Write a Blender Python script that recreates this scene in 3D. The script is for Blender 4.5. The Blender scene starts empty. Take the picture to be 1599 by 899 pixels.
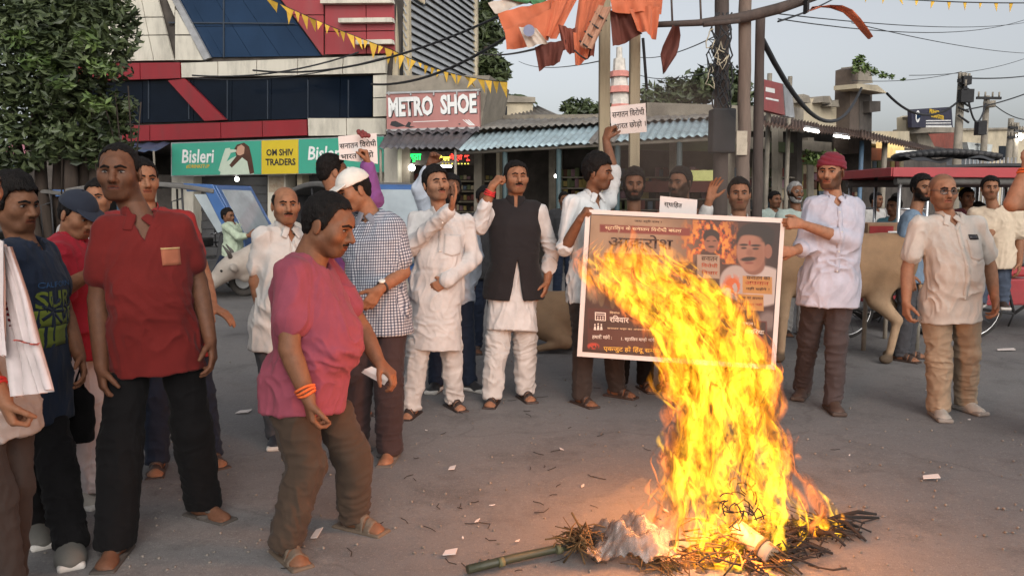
import bpy, math, random
import numpy as np
from mathutils import Vector, Matrix
R = math.radians
random.seed(7); rng = np.random.default_rng(7)
scn = bpy.context.scene
COL = scn.collection

# ------------------------------------------------------------------ camera
CAM_H = 1.48; F_PX = 1255.0; PW, PH = 1599.0, 899.0; PITCH = R(5.98)
cam_d = bpy.data.cameras.new('camera'); cam = bpy.data.objects.new('camera', cam_d); COL.objects.link(cam)
cam_d.sensor_width = 36.0; cam_d.lens = 36.0 * F_PX / PW
cam_d.clip_start = 0.05; cam_d.clip_end = 3000
cam.location = (0, 0, CAM_H); cam.rotation_euler = (R(90) - PITCH, 0, 0)
scn.camera = cam
SP, CP = math.sin(PITCH), math.cos(PITCH)

def ray(u, v):
    x = (u - PW/2) / F_PX; y = -(v - PH/2) / F_PX
    return np.array([x, CP + y*SP, -SP + y*CP])
def P(u, v, d):                      # point seen at photo pixel (u, v), d metres in front
    r = ray(u, v); return np.array([0, 0, CAM_H]) + r * (d / r[1])
def G(u, v, z=0.0):                  # point on the ground
    r = ray(u, v); return np.array([0, 0, CAM_H]) + r * ((z - CAM_H) / r[2])
def PP(u, v, A, B):                  # point on the vertical plane through ground points A, B
    r = ray(u, v); n = np.array([B[1]-A[1], -(B[0]-A[0]), 0.0])
    o = np.array([0, 0, CAM_H]); t = np.dot(np.array([A[0], A[1], 0]) - o, n) / np.dot(r, n)
    return o + r*t

# ------------------------------------------------------------------ light
SUN_EL, SUN_AZ = R(32), R(168)
world = bpy.data.worlds.new('World'); scn.world = world; world.use_nodes = True
nt = world.node_tree; bg = nt.nodes['Background']
sky = nt.nodes.new('ShaderNodeTexSky'); sky.sky_type = 'NISHITA'; sky.sun_disc = False
sky.sun_elevation = SUN_EL; sky.sun_rotation = SUN_AZ; sky.air_density = 1.0; sky.dust_density = 4.0; sky.ozone_density = 1.0
hsv = nt.nodes.new('ShaderNodeHueSaturation'); hsv.inputs['Saturation'].default_value = 0.28
nt.links.new(sky.outputs[0], hsv.inputs['Color']); nt.links.new(hsv.outputs[0], bg.inputs[0])
bg.inputs[1].default_value = 0.10
sun_d = bpy.data.lights.new('sun', 'SUN'); sun = bpy.data.objects.new('sun', sun_d); COL.objects.link(sun)
sun_d.energy = 0.5; sun_d.angle = R(70); sun_d.color = (1.0, 0.95, 0.9)
sun.rotation_euler = (R(90) - SUN_EL, 0, R(180) - SUN_AZ); sun.location = (0, -20, 30)
scn.view_settings.view_transform = 'Standard'; scn.view_settings.look = 'None'
scn.view_settings.exposure = 0.74; scn.view_settings.gamma = 1.0
scn.render.engine = 'CYCLES'
cy = scn.cycles; cy.transparent_max_bounces = 80; cy.max_bounces = 6; cy.diffuse_bounces = 3; cy.glossy_bounces = 3
cy.use_denoising = True; cy.sample_clamp_indirect = 6.0

# ------------------------------------------------------------------ materials
def lin(h):
    h = h.lstrip('#'); o = []
    for i in (0, 2, 4):
        c = int(h[i:i+2], 16)/255; o.append(c/12.92 if c <= .04045 else ((c+.055)/1.055)**2.4)
    return tuple(o)
_M = {}
def mat(name, col, rough=.8, var=.18, scale=6.0, bump=.15, bscale=60.0, metal=0.0, spec=.5, dirt=0.0, dirtcol=(.10,.085,.07),
        dscale=1.3, attr=None, sheen=0.0, emit=None, estr=0.0, stretch=None, wrinkle=0.0):
    """procedural surface: base colour with noise variation, optional dirt patches, fine bump"""
    if name in _M: return _M[name]
    if isinstance(col, str): col = lin(col)
    m = bpy.data.materials.new(name); m.use_nodes = True; n = m.node_tree.nodes; l = m.node_tree.links
    b = n['Principled BSDF']; b.inputs['Roughness'].default_value = rough; b.inputs['Metallic'].default_value = metal
    b.inputs['Specular IOR Level'].default_value = spec
    if sheen: b.inputs['Sheen Weight'].default_value = sheen
    tc = n.new('ShaderNodeTexCoord'); src = tc.outputs['Object']
    if stretch:
        mp = n.new('ShaderNodeMapping'); mp.inputs['Scale'].default_value = stretch; l.new(src, mp.inputs[0]); src = mp.outputs[0]
    no = n.new('ShaderNodeTexNoise'); no.inputs['Scale'].default_value = scale; no.inputs['Detail'].default_value = 5; no.inputs['Roughness'].default_value = .62
    l.new(src, no.inputs['Vector'])
    mr = n.new('ShaderNodeMapRange'); mr.inputs[1].default_value = .3; mr.inputs[2].default_value = .7
    mr.inputs[3].default_value = 1-var; mr.inputs[4].default_value = 1+var; l.new(no.outputs[0], mr.inputs[0])
    mx = n.new('ShaderNodeMix'); mx.data_type = 'RGBA'; mx.blend_type = 'MULTIPLY'; mx.inputs[0].default_value = 1
    if attr:
        at = n.new('ShaderNodeAttribute'); at.attribute_name = attr; l.new(at.outputs['Color'], mx.inputs[6])
    else: mx.inputs[6].default_value = (*col, 1)
    l.new(mr.outputs[0], mx.inputs[7]); out = mx.outputs[2]
    if dirt:
        n2 = n.new('ShaderNodeTexNoise'); n2.inputs['Scale'].default_value = dscale; n2.inputs['Detail'].default_value = 8; n2.inputs['Roughness'].default_value = .7
        l.new(src, n2.inputs['Vector'])
        r2 = n.new('ShaderNodeMapRange'); r2.inputs[1].default_value = .48; r2.inputs[2].default_value = .72; r2.inputs[4].default_value = dirt
        l.new(n2.outputs[0], r2.inputs[0])
        m2 = n.new('ShaderNodeMix'); m2.data_type = 'RGBA'; m2.inputs[7].default_value = (*dirtcol, 1)
        l.new(r2.outputs[0], m2.inputs[0]); l.new(out, m2.inputs[6]); out = m2.outputs[2]
    l.new(out, b.inputs['Base Color'])
    if bump:
        n3 = n.new('ShaderNodeTexNoise'); n3.inputs['Scale'].default_value = bscale; n3.inputs['Detail'].default_value = 4; l.new(src, n3.inputs['Vector'])
        bu = n.new('ShaderNodeBump'); bu.inputs['Strength'].default_value = bump; bu.inputs['Distance'].default_value = .01
        l.new(n3.outputs[0], bu.inputs['Height']); l.new(bu.outputs[0], b.inputs['Normal'])
        if wrinkle:
            mp2 = n.new('ShaderNodeMapping'); mp2.inputs['Scale'].default_value = (1, 1, .5); mp2.inputs['Rotation'].default_value = (.35, .5, 0); l.new(src, mp2.inputs[0])
            n5 = n.new('ShaderNodeTexNoise'); n5.inputs['Scale'].default_value = 5.5; n5.inputs['Detail'].default_value = 1.2; n5.inputs['Distortion'].default_value = .9; l.new(mp2.outputs[0], n5.inputs['Vector'])
            m5 = n.new('ShaderNodeMath'); m5.operation = 'MULTIPLY_ADD'; m5.inputs[1].default_value = 2; m5.inputs[2].default_value = -1; l.new(n5.outputs[0], m5.inputs[0]); a5 = n.new('ShaderNodeMath'); a5.operation = 'ABSOLUTE'; l.new(m5.outputs[0], a5.inputs[0])
            p5 = n.new('ShaderNodeMath'); p5.operation = 'POWER'; p5.inputs[1].default_value = .6; l.new(a5.outputs[0], p5.inputs[0])
            b5 = n.new('ShaderNodeBump'); b5.inputs['Strength'].default_value = wrinkle; b5.inputs['Distance'].default_value = .02; b5.invert = True; l.new(p5.outputs[0], b5.inputs['Height']); l.new(b5.outputs[0], bu.inputs['Normal'])
    if emit:
        b.inputs['Emission Color'].default_value = (*(lin(emit) if isinstance(emit, str) else emit), 1); b.inputs['Emission Strength'].default_value = estr
    _M[name] = m; return m

# ------------------------------------------------------------------ mesh helpers
def tagp(o, label=None, cat=None, group=None, kind=None):
    for k, v in (('label', label), ('category', cat), ('group', group), ('kind', kind)):
        if v: o[k] = v
    return o
def link(name, me, parent=None, loc=None):
    o = bpy.data.objects.new(name, me); COL.objects.link(o)
    if parent is not None: o.parent = parent
    if loc is not None: o.location = loc
    return o
def empty(name, loc, label=None, cat=None, group=None, rz=0):
    o = bpy.data.objects.new(name, None); COL.objects.link(o); o.location = loc; o.rotation_euler = (0, 0, rz); o.empty_display_size = .1
    return tagp(o, label, cat, group)
def base_of(o):
    b = np.zeros(3)
    while o is not None: b = b + np.array(o.location); o = o.parent
    return b
def quick_mesh(name, V, Fq, mats, smooth=True, mi=None):
    me = bpy.data.meshes.new(name); V = np.asarray(V, np.float32); Fq = np.asarray(Fq, np.int32); k = Fq.shape[1]
    me.vertices.add(len(V)); me.vertices.foreach_set('co', V.ravel())
    me.loops.add(Fq.size); me.loops.foreach_set('vertex_index', Fq.ravel())
    me.polygons.add(len(Fq)); me.polygons.foreach_set('loop_start', np.arange(0, Fq.size, k, dtype=np.int32))
    me.polygons.foreach_set('use_smooth', np.full(len(Fq), smooth))
    for m in (mats if isinstance(mats, (list, tuple)) else [mats]): me.materials.append(m)
    if mi is not None: me.polygons.foreach_set('material_index', np.asarray(mi, np.int32))
    me.update(calc_edges=True); return me
def set_col(me, c, name='Col'):
    a = me.attributes.new(name, 'FLOAT_COLOR', 'POINT'); c4 = np.ones((len(me.vertices), 4), np.float32); c4[:, :3] = c
    a.data.foreach_set('color', c4.ravel())
class MB:
    """collects solids in world coordinates, builds ONE mesh object"""
    def __init__(s): s.v = []; s.f = []; s.sm = []
    def quad(s, pts, smooth=False):
        i = len(s.v); s.v += [tuple(map(float, p)) for p in pts]; s.f.append(tuple(range(i, i+len(pts)))); s.sm.append(smooth); return s
    def prism(s, pts, off):           # polygon extruded by vector off
        i = len(s.v); n = len(pts); off = np.asarray(off)
        s.v += [tuple(map(float, p)) for p in pts] + [tuple(map(float, np.asarray(p)+off)) for p in pts]
        s.f.append(tuple(range(i, i+n))); s.f.append(tuple(range(i+2*n-1, i+n-1, -1))); s.sm += [False]*2
        for k in range(n):
            j = (k+1) % n; s.f.append((i+j, i+k, i+n+k, i+n+j)); s.sm.append(False)
        return s
    def box(s, c, size, rz=0.0, M=None):
        hx, hy, hz = [x/2 for x in size]; c = np.asarray(c, float)
        Rm = np.array(M) if M is not None else np.array([[math.cos(rz), -math.sin(rz), 0], [math.sin(rz), math.cos(rz), 0], [0, 0, 1]])
        pts = [c + Rm @ np.array([x, y, -hz]) for x, y in ((-hx, -hy), (hx, -hy), (hx, hy), (-hx, hy))]
        return s.prism(pts, Rm @ np.array([0, 0, 2*hz]))
    def tube(s, pts, r, seg=8, caps=True, smooth=True):
        pts = [np.asarray(p, float) for p in pts]; n = len(pts); rr = r if isinstance(r, (list, tuple, np.ndarray)) else [r]*n
        i0 = len(s.v); up = None
        for k in range(n):
            t = pts[min(k+1, n-1)] - pts[max(k-1, 0)]; t = t/(np.linalg.norm(t)+1e-9)
            if up is None:
                up = np.array([0, 0, 1.0]) if abs(t[2]) < .9 else np.array([1.0, 0, 0])
            a = up - t*np.dot(up, t); a /= np.linalg.norm(a)+1e-9; b = np.cross(t, a); up = a
            for q in range(seg):
                th = 2*math.pi*q/seg; s.v.append(tuple(pts[k] + rr[k]*(math.cos(th)*a + math.sin(th)*b)))
        for k in range(n-1):
            for q in range(seg):
                j = (q+1) % seg; s.f.append((i0+k*seg+q, i0+k*seg+j, i0+(k+1)*seg+j, i0+(k+1)*seg+q)); s.sm.append(smooth)
        if caps:
            s.f.append(tuple(i0+q for q in range(seg-1, -1, -1))); s.f.append(tuple(i0+(n-1)*seg+q for q in range(seg))); s.sm += [False]*2
        return s
    def ball(s, c, r, nu=10, nv=7):
        c = np.asarray(c, float); r = np.asarray(r if hasattr(r, '__len__') else (r, r, r), float); i0 = len(s.v)
        for a in range(nv+1):
            th = math.pi*a/nv
            for b in range(nu):
                ph = 2*math.pi*b/nu; s.v.append(tuple(c + r*np.array([math.sin(th)*math.cos(ph), math.sin(th)*math.sin(ph), math.cos(th)])))
        for a in range(nv):
            for b in range(nu):
                j = (b+1) % nu; s.f.append((i0+a*nu+b, i0+(a+1)*nu+b, i0+(a+1)*nu+j, i0+a*nu+j)); s.sm.append(True)
        return s
    def build(s, name, m, parent=None, bevel=0.0, base=None):
        me = bpy.data.meshes.new(name)
        b = base_of(parent) if parent is not None else (np.asarray(base, float) if base is not None else np.zeros(3))
        V = np.array(s.v, float) - b
        me.from_pydata(V.tolist(), [], s.f); me.polygons.foreach_set('use_smooth', s.sm)
        for x in (m if isinstance(m, (list, tuple)) else [m]): me.materials.append(x)
        me.update()
        o = link(name, me, parent)
        if parent is None and base is not None: o.location = b
        if bevel:
            md = o.modifiers.new('bevel', 'BEVEL'); md.width = bevel; md.segments = 2; md.limit_method = 'ANGLE'
        return o
def copy_tree(o, parent=None):
    c = o.copy(); COL.objects.link(c)
    if parent is not None: c.parent = parent
    for ch in list(o.children): copy_tree(ch, c)
    return c
def text(name, body, m, origin, xdir, ydir, height, width=None, depth=.004, parent=None, bold=0.0, align='CENTER', shear=0.0, flat=False):
    """lettering standing on a real surface: origin = centre of the line, xdir/ydir unit vectors in the surface"""
    cu = bpy.data.curves.new(name, 'FONT'); cu.body = body; cu.size = 1; cu.align_x = 'CENTER'; cu.align_y = 'CENTER'; cu.offset = bold; cu.shear = shear
    cu.extrude = 0; cu.resolution_u = 2
    t = bpy.data.objects.new(name, cu); COL.objects.link(t); bpy.context.view_layer.update()
    dg = bpy.context.evaluated_depsgraph_get(); me = bpy.data.meshes.new_from_object(t.evaluated_get(dg))
    bpy.data.objects.remove(t); bpy.data.curves.remove(cu)
    n = len(me.vertices); co = np.zeros(n*3, np.float32); me.vertices.foreach_get('co', co); co = co.reshape(-1, 3)
    lo, hi = co.min(0), co.max(0); c = (lo+hi)/2; sy = height/(hi[1]-lo[1]); sx = (width/(hi[0]-lo[0])) if width else sy
    xdir = np.asarray(xdir, float); ydir = np.asarray(ydir, float); nrm = np.cross(xdir, ydir)
    b = base_of(parent) if parent is not None else np.zeros(3)
    W = np.asarray(origin)[None] + (co[:, :1]-c[0])*sx*xdir + (co[:, 1:2]-c[1])*sy*ydir + nrm*depth - b
    me.vertices.foreach_set('co', W.astype(np.float32).ravel()); me.materials.clear(); me.materials.append(m); me.update()
    return link(name, me, parent)

# ------------------------------------------------------------------ numpy noise
_T = rng.random((32, 32, 32)).astype(np.float32)
def vnoise(p):
    p = np.asarray(p, np.float32); i = np.floor(p).astype(np.int32); f = p - i; f = f*f*(3-2*f); o = 0
    for dx in (0, 1):
        wx = f[..., 0] if dx else 1-f[..., 0]
        for dy in (0, 1):
            wy = f[..., 1] if dy else 1-f[..., 1]
            for dz in (0, 1):
                wz = f[..., 2] if dz else 1-f[..., 2]
                o = o + wx*wy*wz*_T[(i[..., 0]+dx) & 31, (i[..., 1]+dy) & 31, (i[..., 2]+dz) & 31]
    return o
def fbm(p, n=3):
    o = 0; a = .5; p = np.asarray(p, np.float32)
    for k in range(n): o = o + a*vnoise(p); p = p*2.03+7.1; a *= .5
    return o
def nz(v): v = np.asarray(v, float); return v/(np.linalg.norm(v)+1e-12)
SMOKE = True
# ------------------------------------------------------------------ implicit surfaces (one continuous skin per body / garment)
class Pr:
    def __init__(s, lo, hi, fn): s.lo = np.asarray(lo, float); s.hi = np.asarray(hi, float); s.fn = fn
def seg(a, b, ra, rb=None, ts=None):
    a = np.asarray(a, float); b = np.asarray(b, float)
    if ts is not None: rs = np.asarray(ra, float); rm = rs.max()
    else: rb = ra if rb is None else rb; rm = max(ra, rb)
    ab = b-a; L2 = float(ab @ ab)+1e-12
    def fn(X, Y, Z):
        x, y, z = X-a[0], Y-a[1], Z-a[2]
        t = np.clip((x*ab[0]+y*ab[1]+z*ab[2])/L2, 0, 1)
        r = np.interp(t, ts, rs) if ts is not None else ra+(rb-ra)*t
        x = x-t*ab[0]; y = y-t*ab[1]; z = z-t*ab[2]
        return np.sqrt(x*x+y*y+z*z)-r
    return Pr(np.minimum(a, b)-rm, np.maximum(a, b)+rm, fn)
def ell(c, r, A=np.eye(3)):
    c = np.asarray(c, float); r = np.asarray(r, float); A = np.asarray(A, float)   # rows of A = local axes
    e = np.sqrt(((A*r[:, None])**2).sum(0))
    def fn(X, Y, Z):
        x, y, z = X-c[0], Y-c[1], Z-c[2]; k0 = 0; k1 = 0
        for i in range(3):
            q = (x*A[i, 0]+y*A[i, 1]+z*A[i, 2])/r[i]; k0 = k0+q*q; k1 = k1+(q/r[i])**2
        k0 = np.sqrt(k0); return k0*(k0-1)/(np.sqrt(k1)+1e-9)
    return Pr(c-e, c+e, fn)
def rbox(c, r, A=np.eye(3), rd=.01):
    c = np.asarray(c, float); r = np.asarray(r, float); A = np.asarray(A, float)
    e = np.abs(A*r[:, None]).sum(0)
    def fn(X, Y, Z):
        x, y, z = X-c[0], Y-c[1], Z-c[2]; o = 0; mx = -9
        for i in range(3):
            q = np.abs(x*A[i, 0]+y*A[i, 1]+z*A[i, 2])-(r[i]-rd); o = o+np.maximum(q, 0)**2; mx = np.maximum(mx, q)
        return np.sqrt(o)+np.minimum(mx, 0)-rd
    return Pr(c-e, c+e, fn)
def loft(a, b, sa, sb, ts, ws, ds, os, t0=None, t1=None):
    """elliptic sweep a->b; side vectors sa, sb; half widths ws, half depths ds, forward offsets os (forward = axis x side)"""
    a = np.asarray(a, float); b = np.asarray(b, float); ab = b-a; L = np.linalg.norm(ab); ax = ab/L
    ts = np.asarray(ts, float); t0 = ts[0] if t0 is None else t0; t1 = ts[-1] if t1 is None else t1
    fr = []
    for s in (sa, sb):
        s = np.asarray(s, float); s = nz(s-ax*(s@ax)); fr.append((s, np.cross(s, ax)))
    m = max(max(ws), max(np.abs(os)+np.asarray(ds)))
    p0, p1 = a+ab*t0, a+ab*t1
    def fn(X, Y, Z):
        x, y, z = X-a[0], Y-a[1], Z-a[2]; t = (x*ax[0]+y*ax[1]+z*ax[2])/L
        tc = np.clip(t, t0, t1); w = np.interp(tc, ts, ws); d = np.interp(tc, ts, ds); o = np.interp(tc, ts, os)
        f = np.clip(tc, 0, 1)
        sx, sy, sz = [fr[0][0][i]*(1-f)+fr[1][0][i]*f for i in range(3)]; gx, gy, gz = [fr[0][1][i]*(1-f)+fr[1][1][i]*f for i in range(3)]
        u = x*sx+y*sy+z*sz; v = x*gx+y*gy+z*gz-o
        k = (np.abs(u/w)**2.3+np.abs(v/d)**2.3)**(1/2.3); e = (k-1)*np.minimum(w, d)
        return np.maximum(e, np.abs(t-(t0+t1)/2)*L-(t1-t0)/2*L)
    return Pr(np.minimum(p0, p1)-m, np.maximum(p0, p1)+m, fn)
def shell(pr, e):
    return Pr(pr.lo-e, pr.hi+e, lambda X, Y, Z: pr.fn(X, Y, Z)-e)
def cut(pr, fn):
    return Pr(pr.lo, pr.hi, lambda X, Y, Z: np.maximum(pr.fn(X, Y, Z), fn(X, Y, Z)))
class Vol:
    def __init__(s, prs, h, pad=.02):
        lo = np.min([p.lo for p in prs], 0)-pad; hi = np.max([p.hi for p in prs], 0)+pad
        s.h = h; s.lo = lo; n = np.ceil((hi-lo)/h).astype(int)+3
        s.ax = [(lo[i]+h*np.arange(n[i])).astype(np.float32) for i in range(3)]; s.V = np.full(n, .09, np.float32)
    def _g(s, p, m):
        sl = []
        for i in range(3):
            i0 = max(0, int((p.lo[i]-m-s.lo[i])/s.h)); i1 = min(len(s.ax[i]), int((p.hi[i]+m-s.lo[i])/s.h)+2); sl.append(slice(i0, max(i0, i1)))
        return tuple(sl), s.ax[0][sl[0]][:, None, None], s.ax[1][sl[1]][None, :, None], s.ax[2][sl[2]][None, None, :]
    def add(s, p, k=.012):
        sl, X, Y, Z = s._g(p, k+2*s.h); a = s.V[sl]
        if a.size == 0: return s
        b = p.fn(X, Y, Z); h = np.maximum(k-np.abs(a-b), 0)/k; s.V[sl] = np.minimum(a, b)-h*h*k*.25; return s
    def sub(s, p, k=.008):
        sl, X, Y, Z = s._g(p, k+2*s.h); a = s.V[sl]
        if a.size == 0: return s
        b = -p.fn(X, Y, Z); h = np.maximum(k-np.abs(a-b), 0)/k; s.V[sl] = np.maximum(a, b)+h*h*k*.25; return s
    def clip(s, fn):
        s.V = np.maximum(s.V, fn(s.ax[0][:, None, None], s.ax[1][None, :, None], s.ax[2][None, None, :]).astype(np.float32)); return s
    def net(s):
        V = s.V; S = V < 0; nx, ny, nz_ = V.shape; cnt = np.zeros((nx-1, ny-1, nz_-1), np.uint8)
        cs = [(i, j, k) for i in (0, 1) for j in (0, 1) for k in (0, 1)]
        for i, j, k in cs: cnt += S[i:nx-1+i, j:ny-1+j, k:nz_-1+k]
        act = (cnt > 0) & (cnt < 8); idx = np.argwhere(act)
        vid = np.full(act.shape, -1, np.int32); vid[act] = np.arange(len(idx))
        acc = np.zeros((len(idx), 3)); num = np.zeros(len(idx)); cv = {c: V[idx[:, 0]+c[0], idx[:, 1]+c[1], idx[:, 2]+c[2]] for c in cs}
        for c0 in cs:
            for axx in range(3):
                if c0[axx]: continue
                c1 = list(c0); c1[axx] = 1; c1 = tuple(c1); v0, v1 = cv[c0], cv[c1]; m = (v0 < 0) != (v1 < 0)
                t = np.where(m, v0/np.where(m, v0-v1, 1), 0)
                for q in range(3): acc[:, q] += np.where(m, c0[q]+t*(c1[q]-c0[q]), 0)
                num += m
        pos = s.lo+(idx+acc/np.maximum(num, 1)[:, None])*s.h
        F = []
        for axx in range(3):
            o1, o2 = (axx+1) % 3, (axx+2) % 3
            sa = [slice(None)]*3; sb = [slice(None)]*3; sa[axx] = slice(0, -1); sb[axx] = slice(1, None)
            for o in (o1, o2): sa[o] = slice(1, -1); sb[o] = slice(1, -1)
            A, B = S[tuple(sa)], S[tuple(sb)]; e = np.argwhere(A != B)
            if len(e) == 0: continue
            fl = A[e[:, 0], e[:, 1], e[:, 2]]; q = []
            for d1, d2 in ((0, 0), (1, 0), (1, 1), (0, 1)):
                c = e.copy(); c[:, o1] += d1; c[:, o2] += d2; q.append(vid[c[:, 0], c[:, 1], c[:, 2]])
            q = np.stack(q, 1); F.append(np.where(fl[:, None], q, q[:, ::-1]))
        return pos, (np.concatenate(F) if F else np.zeros((0, 4), np.int32))
def vol_mesh(prs, h, k=.012):
    v = Vol([p for p in prs if isinstance(p, Pr)] if not isinstance(prs[0], tuple) else [p[0] for p in prs], h)
    for p in prs:
        if isinstance(p, tuple):
            (v.sub if len(p) > 2 and p[2] == '-' else v.add)(p[0], p[1])
        else: v.add(p, k)
    return v
def vnormals(V, F):
    a, b, c, d = V[F[:, 0]], V[F[:, 1]], V[F[:, 2]], V[F[:, 3]]; fn = np.cross(c-a, d-b); N = np.zeros_like(V)
    for i in range(4): np.add.at(N, F[:, i], fn)
    return N/(np.linalg.norm(N, axis=1)[:, None]+1e-12)
def smooth_v(V, F, it=1, lam=.5):
    for _ in range(it):
        A = np.zeros_like(V); n = np.zeros(len(V))
        for i in range(4):
            j = (i+1) % 4; np.add.at(A, F[:, i], V[F[:, j]]); np.add.at(A, F[:, j], V[F[:, i]]); np.add.at(n, F[:, i], 1); np.add.at(n, F[:, j], 1)
        V = V+lam*(A/np.maximum(n, 1)[:, None]-V)
    return V
# ------------------------------------------------------------------ people
from mathutils.bvhtree import BVHTree
UP = np.array([0, 0, 1.0])
M_SKIN = mat('skin', (1, 1, 1), rough=.58, var=.16, scale=34, bump=.16, bscale=170, attr='Col', spec=.22)
M_HAIR = mat('hair_black', (.009, .0075, .007), rough=.7, var=.4, scale=60, bump=.8, bscale=190, spec=.12, stretch=(1, 1, .35))
M_GREYHAIR = mat('hair_grey', (.22, .21, .20), rough=.7, var=.4, scale=60, bump=.6, bscale=220)
M_EYEW = mat('eye_white', (.19, .165, .15), rough=.25, var=.05, bump=0)
M_LID = mat('eyelid', (.085, .042, .028), rough=.6, bump=0); M_EYEB = mat('eye_dark', (.012, .008, .006), rough=.15, var=.05, bump=0)
SK = {'dark': (.155, .070, .038), 'mid': (.23, .108, .060), 'light': (.265, .132, .078), 'deep': (.112, .050, .028)}
def cloth(name, col, check=None, **k):
    kw = dict(rough=.9, var=.13, scale=9, bump=.12, bscale=260, sheen=.05, spec=.15, wrinkle=.18); kw.update(k)
    return mat('cloth_'+name, col, **kw)
def rot(v, ax, a):
    ax = nz(ax); return v*math.cos(a)+np.cross(ax, v)*math.sin(a)+ax*(ax @ v)*(1-math.cos(a))
def fdir(deg): a = R(deg); return np.array([math.sin(a), -math.cos(a), 0.0])   # 0 towards camera, +90 to image right

def hand_prs(W, d, n, right, curl, s=1.0, spread=.0, point=False):
    d = nz(d); n = nz(n-d*(n @ d)); t = np.cross(d, n)*(1 if right else -1); o = []
    base = W+d*.012*s
    kn = [(.086, .029), (.090, .010), (.086, -.010), (.077, -.028)]; ln = [(.040, .026, .020), (.045, .029, .021), (.042, .027, .020), (.032, .021, .018)]
    for i, ((kd, kt), L) in enumerate(zip(kn, ln)):
        K = W+d*kd*s+t*kt*s+n*(.006*curl)*s
        o.append((seg(base+t*kt*.55*s, K, .0155*s, .0112*s), .016))
        c = curl*(1+.10*i) if not (point and i == 0) else .08
        dd = nz(d+t*(spread*(1.5-i)*.35)); ax = np.cross(dd, n); p = K
        for j, l in enumerate(L):
            dd = rot(dd, ax, c*(1.15, 1.5, 1.0)[j]); q = p+dd*l*s
            o.append((seg(p, q, (.0098, .0090, .0082)[j]*s, (.0090, .0082, .0068)[j]*s), .004)); p = q
    p = W+d*.022*s+t*.022*s; td = nz(d*.62+t*.72+n*(.25+.35*curl)); q = p+td*.042*s; o.append((seg(p, q, .0165*s, .0125*s), .014))
    td = nz(td+d*.35-t*.25*curl+n*.45*curl); p = q; q = p+td*.033*s; o.append((seg(p, q, .0118*s, .0105*s), .005))
    td = nz(td+d*.1-t*.35*curl+n*.3*curl); o.append((seg(q, q+td*.026*s, .0105*s, .0078*s), .004))
    return o

def foot_prs(A, d, s=1.0, sg=1):
    d = nz(np.array([d[0], d[1], 0])); l = np.cross(UP, d); z0 = A[2]-.085*s; o = []
    g = np.array([A[0], A[1], z0])
    o.append((ell(g-d*.035*s+UP*.034*s, (.042*s, .033*s, .034*s), (d, l, UP)), .02))
    o.append((seg(A, g+d*.0+UP*.045*s, .037*s, .036*s), .025))
    o.append((seg(g+d*.01+UP*.052*s, g+d*.125*s+UP*.022*s, .036*s, .022*s), .03))
    o.append((ell(g+d*.105*s+UP*.018*s, (.060*s, .043*s, .020*s), (d, l, UP)), .02))
    for k, (tx, ty, tr) in enumerate(((.030, .140, .0125), (.012, .143, .0098), (-.004, .138, .0092), (-.019, .131, .0088), (-.032, .121, .0085))):
        o.append((seg(g+d*(ty-.03)*s+l*tx*s*sg+UP*.018*s, g+d*(ty+.012)*s+l*tx*s*sg+UP*.012*s, tr*s, tr*.92*s), .005))
    return g, d, l, o

def wedge(c, sl, axu, tf, depth, hw):
    sl = nz(sl); r = depth+.12
    def fn(X, Y, Z):
        x, y, z = X-c[0], Y-c[1], Z-c[2]; s_ = np.abs(x*sl[0]+y*sl[1]+z*sl[2]); h = x*axu[0]+y*axu[1]+z*axu[2]+depth; g = x*tf[0]+y*tf[1]+z*tf[2]
        return np.maximum(np.maximum((s_-hw*np.clip(h/depth, 0, 1.6))*.8, -h), .015-g)
    return Pr(c-r, c+r, fn)
def head_frame(spec, c):
    f = fdir(spec.get('hyaw', 0)); l = np.cross(UP, f); p = R(spec.get('hpitch', 0)); f2 = f*math.cos(p)+UP*math.sin(p); u = np.cross(f2, l)
    r = R(spec.get('hroll', 0)); l2 = rot(l, f2, r); u2 = rot(u, f2, r); return np.array([l2, f2, u2])   # rows: left, front, up
def toL(V, c, A, s): return (V-c) @ A.T / s

def head_prs(c, A, s, sp):
    w = sp.get('facew', 1.0); j = sp.get('jaw', 1.0)
    def p(x, y, z): return c+s*(A[0]*x+A[1]*y+A[2]*z)
    o = [(ell(p(0, -.012, .030), np.array((.075*w, .094, .085))*s, A), .01),
         (ell(p(0, .018, -.040), np.array((.064*w, .068, .080))*s, A), .03)]
    o.append((seg(p(-.018*j, .058, -.098), p(.018*j, .058, -.098), .019*s), .03))
    for q in (-1, 1):
        o.append((seg(p(.048*w*j*q, -.005, -.060), p(.025*j*q, .045, -.095), .022*s, .018*s), .03))
        o.append((ell(p(.044*w*q, .052, -.024), np.array((.026, .026, .028))*s, A), .03))
        o.append((seg(p(.012*q, .082, .018), p(.046*q, .062, .016), .0115*s, .011*s), .014))
        o.append((ell(p(.079*w*q, -.012, -.012), np.array((.0085, .020, .032))*s, np.array([rot(A[0], A[2], .35*q), rot(A[1], A[2], .35*q), A[2]])), .006))
    o.append((ell(p(0, .076, .030), np.array((.04, .018, .03))*s, A), .02))
    for q in (-1, 1): o.append((ell(p(.031*q, .0965, -.003), np.array((.017, .011, .010))*s, A), .010, '-'))
    o.append((seg(p(0, .082, .006), p(0, .107, -.036), .0092*s, .0140*s), .010))
    for q in (-1, 1): o.append((ell(p(.0125*q, .091, -.040), np.array((.0105, .012, .009))*s, A), .006))
    o.append((ell(p(0, .074, -.066), np.array((.030, .020, .024))*s, A), .02))
    o.append((seg(p(-.019, .079, -.0640), p(.019, .079, -.0640), .0075*s), .006))
    o.append((seg(p(-.016, .079, -.0745), p(.016, .079, -.0745), .0085*s), .006))
    o.append((seg(p(-.022, .0915, -.0690), p(.022, .0915, -.0690), .0022*s), .004, '-'))
    return o

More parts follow.
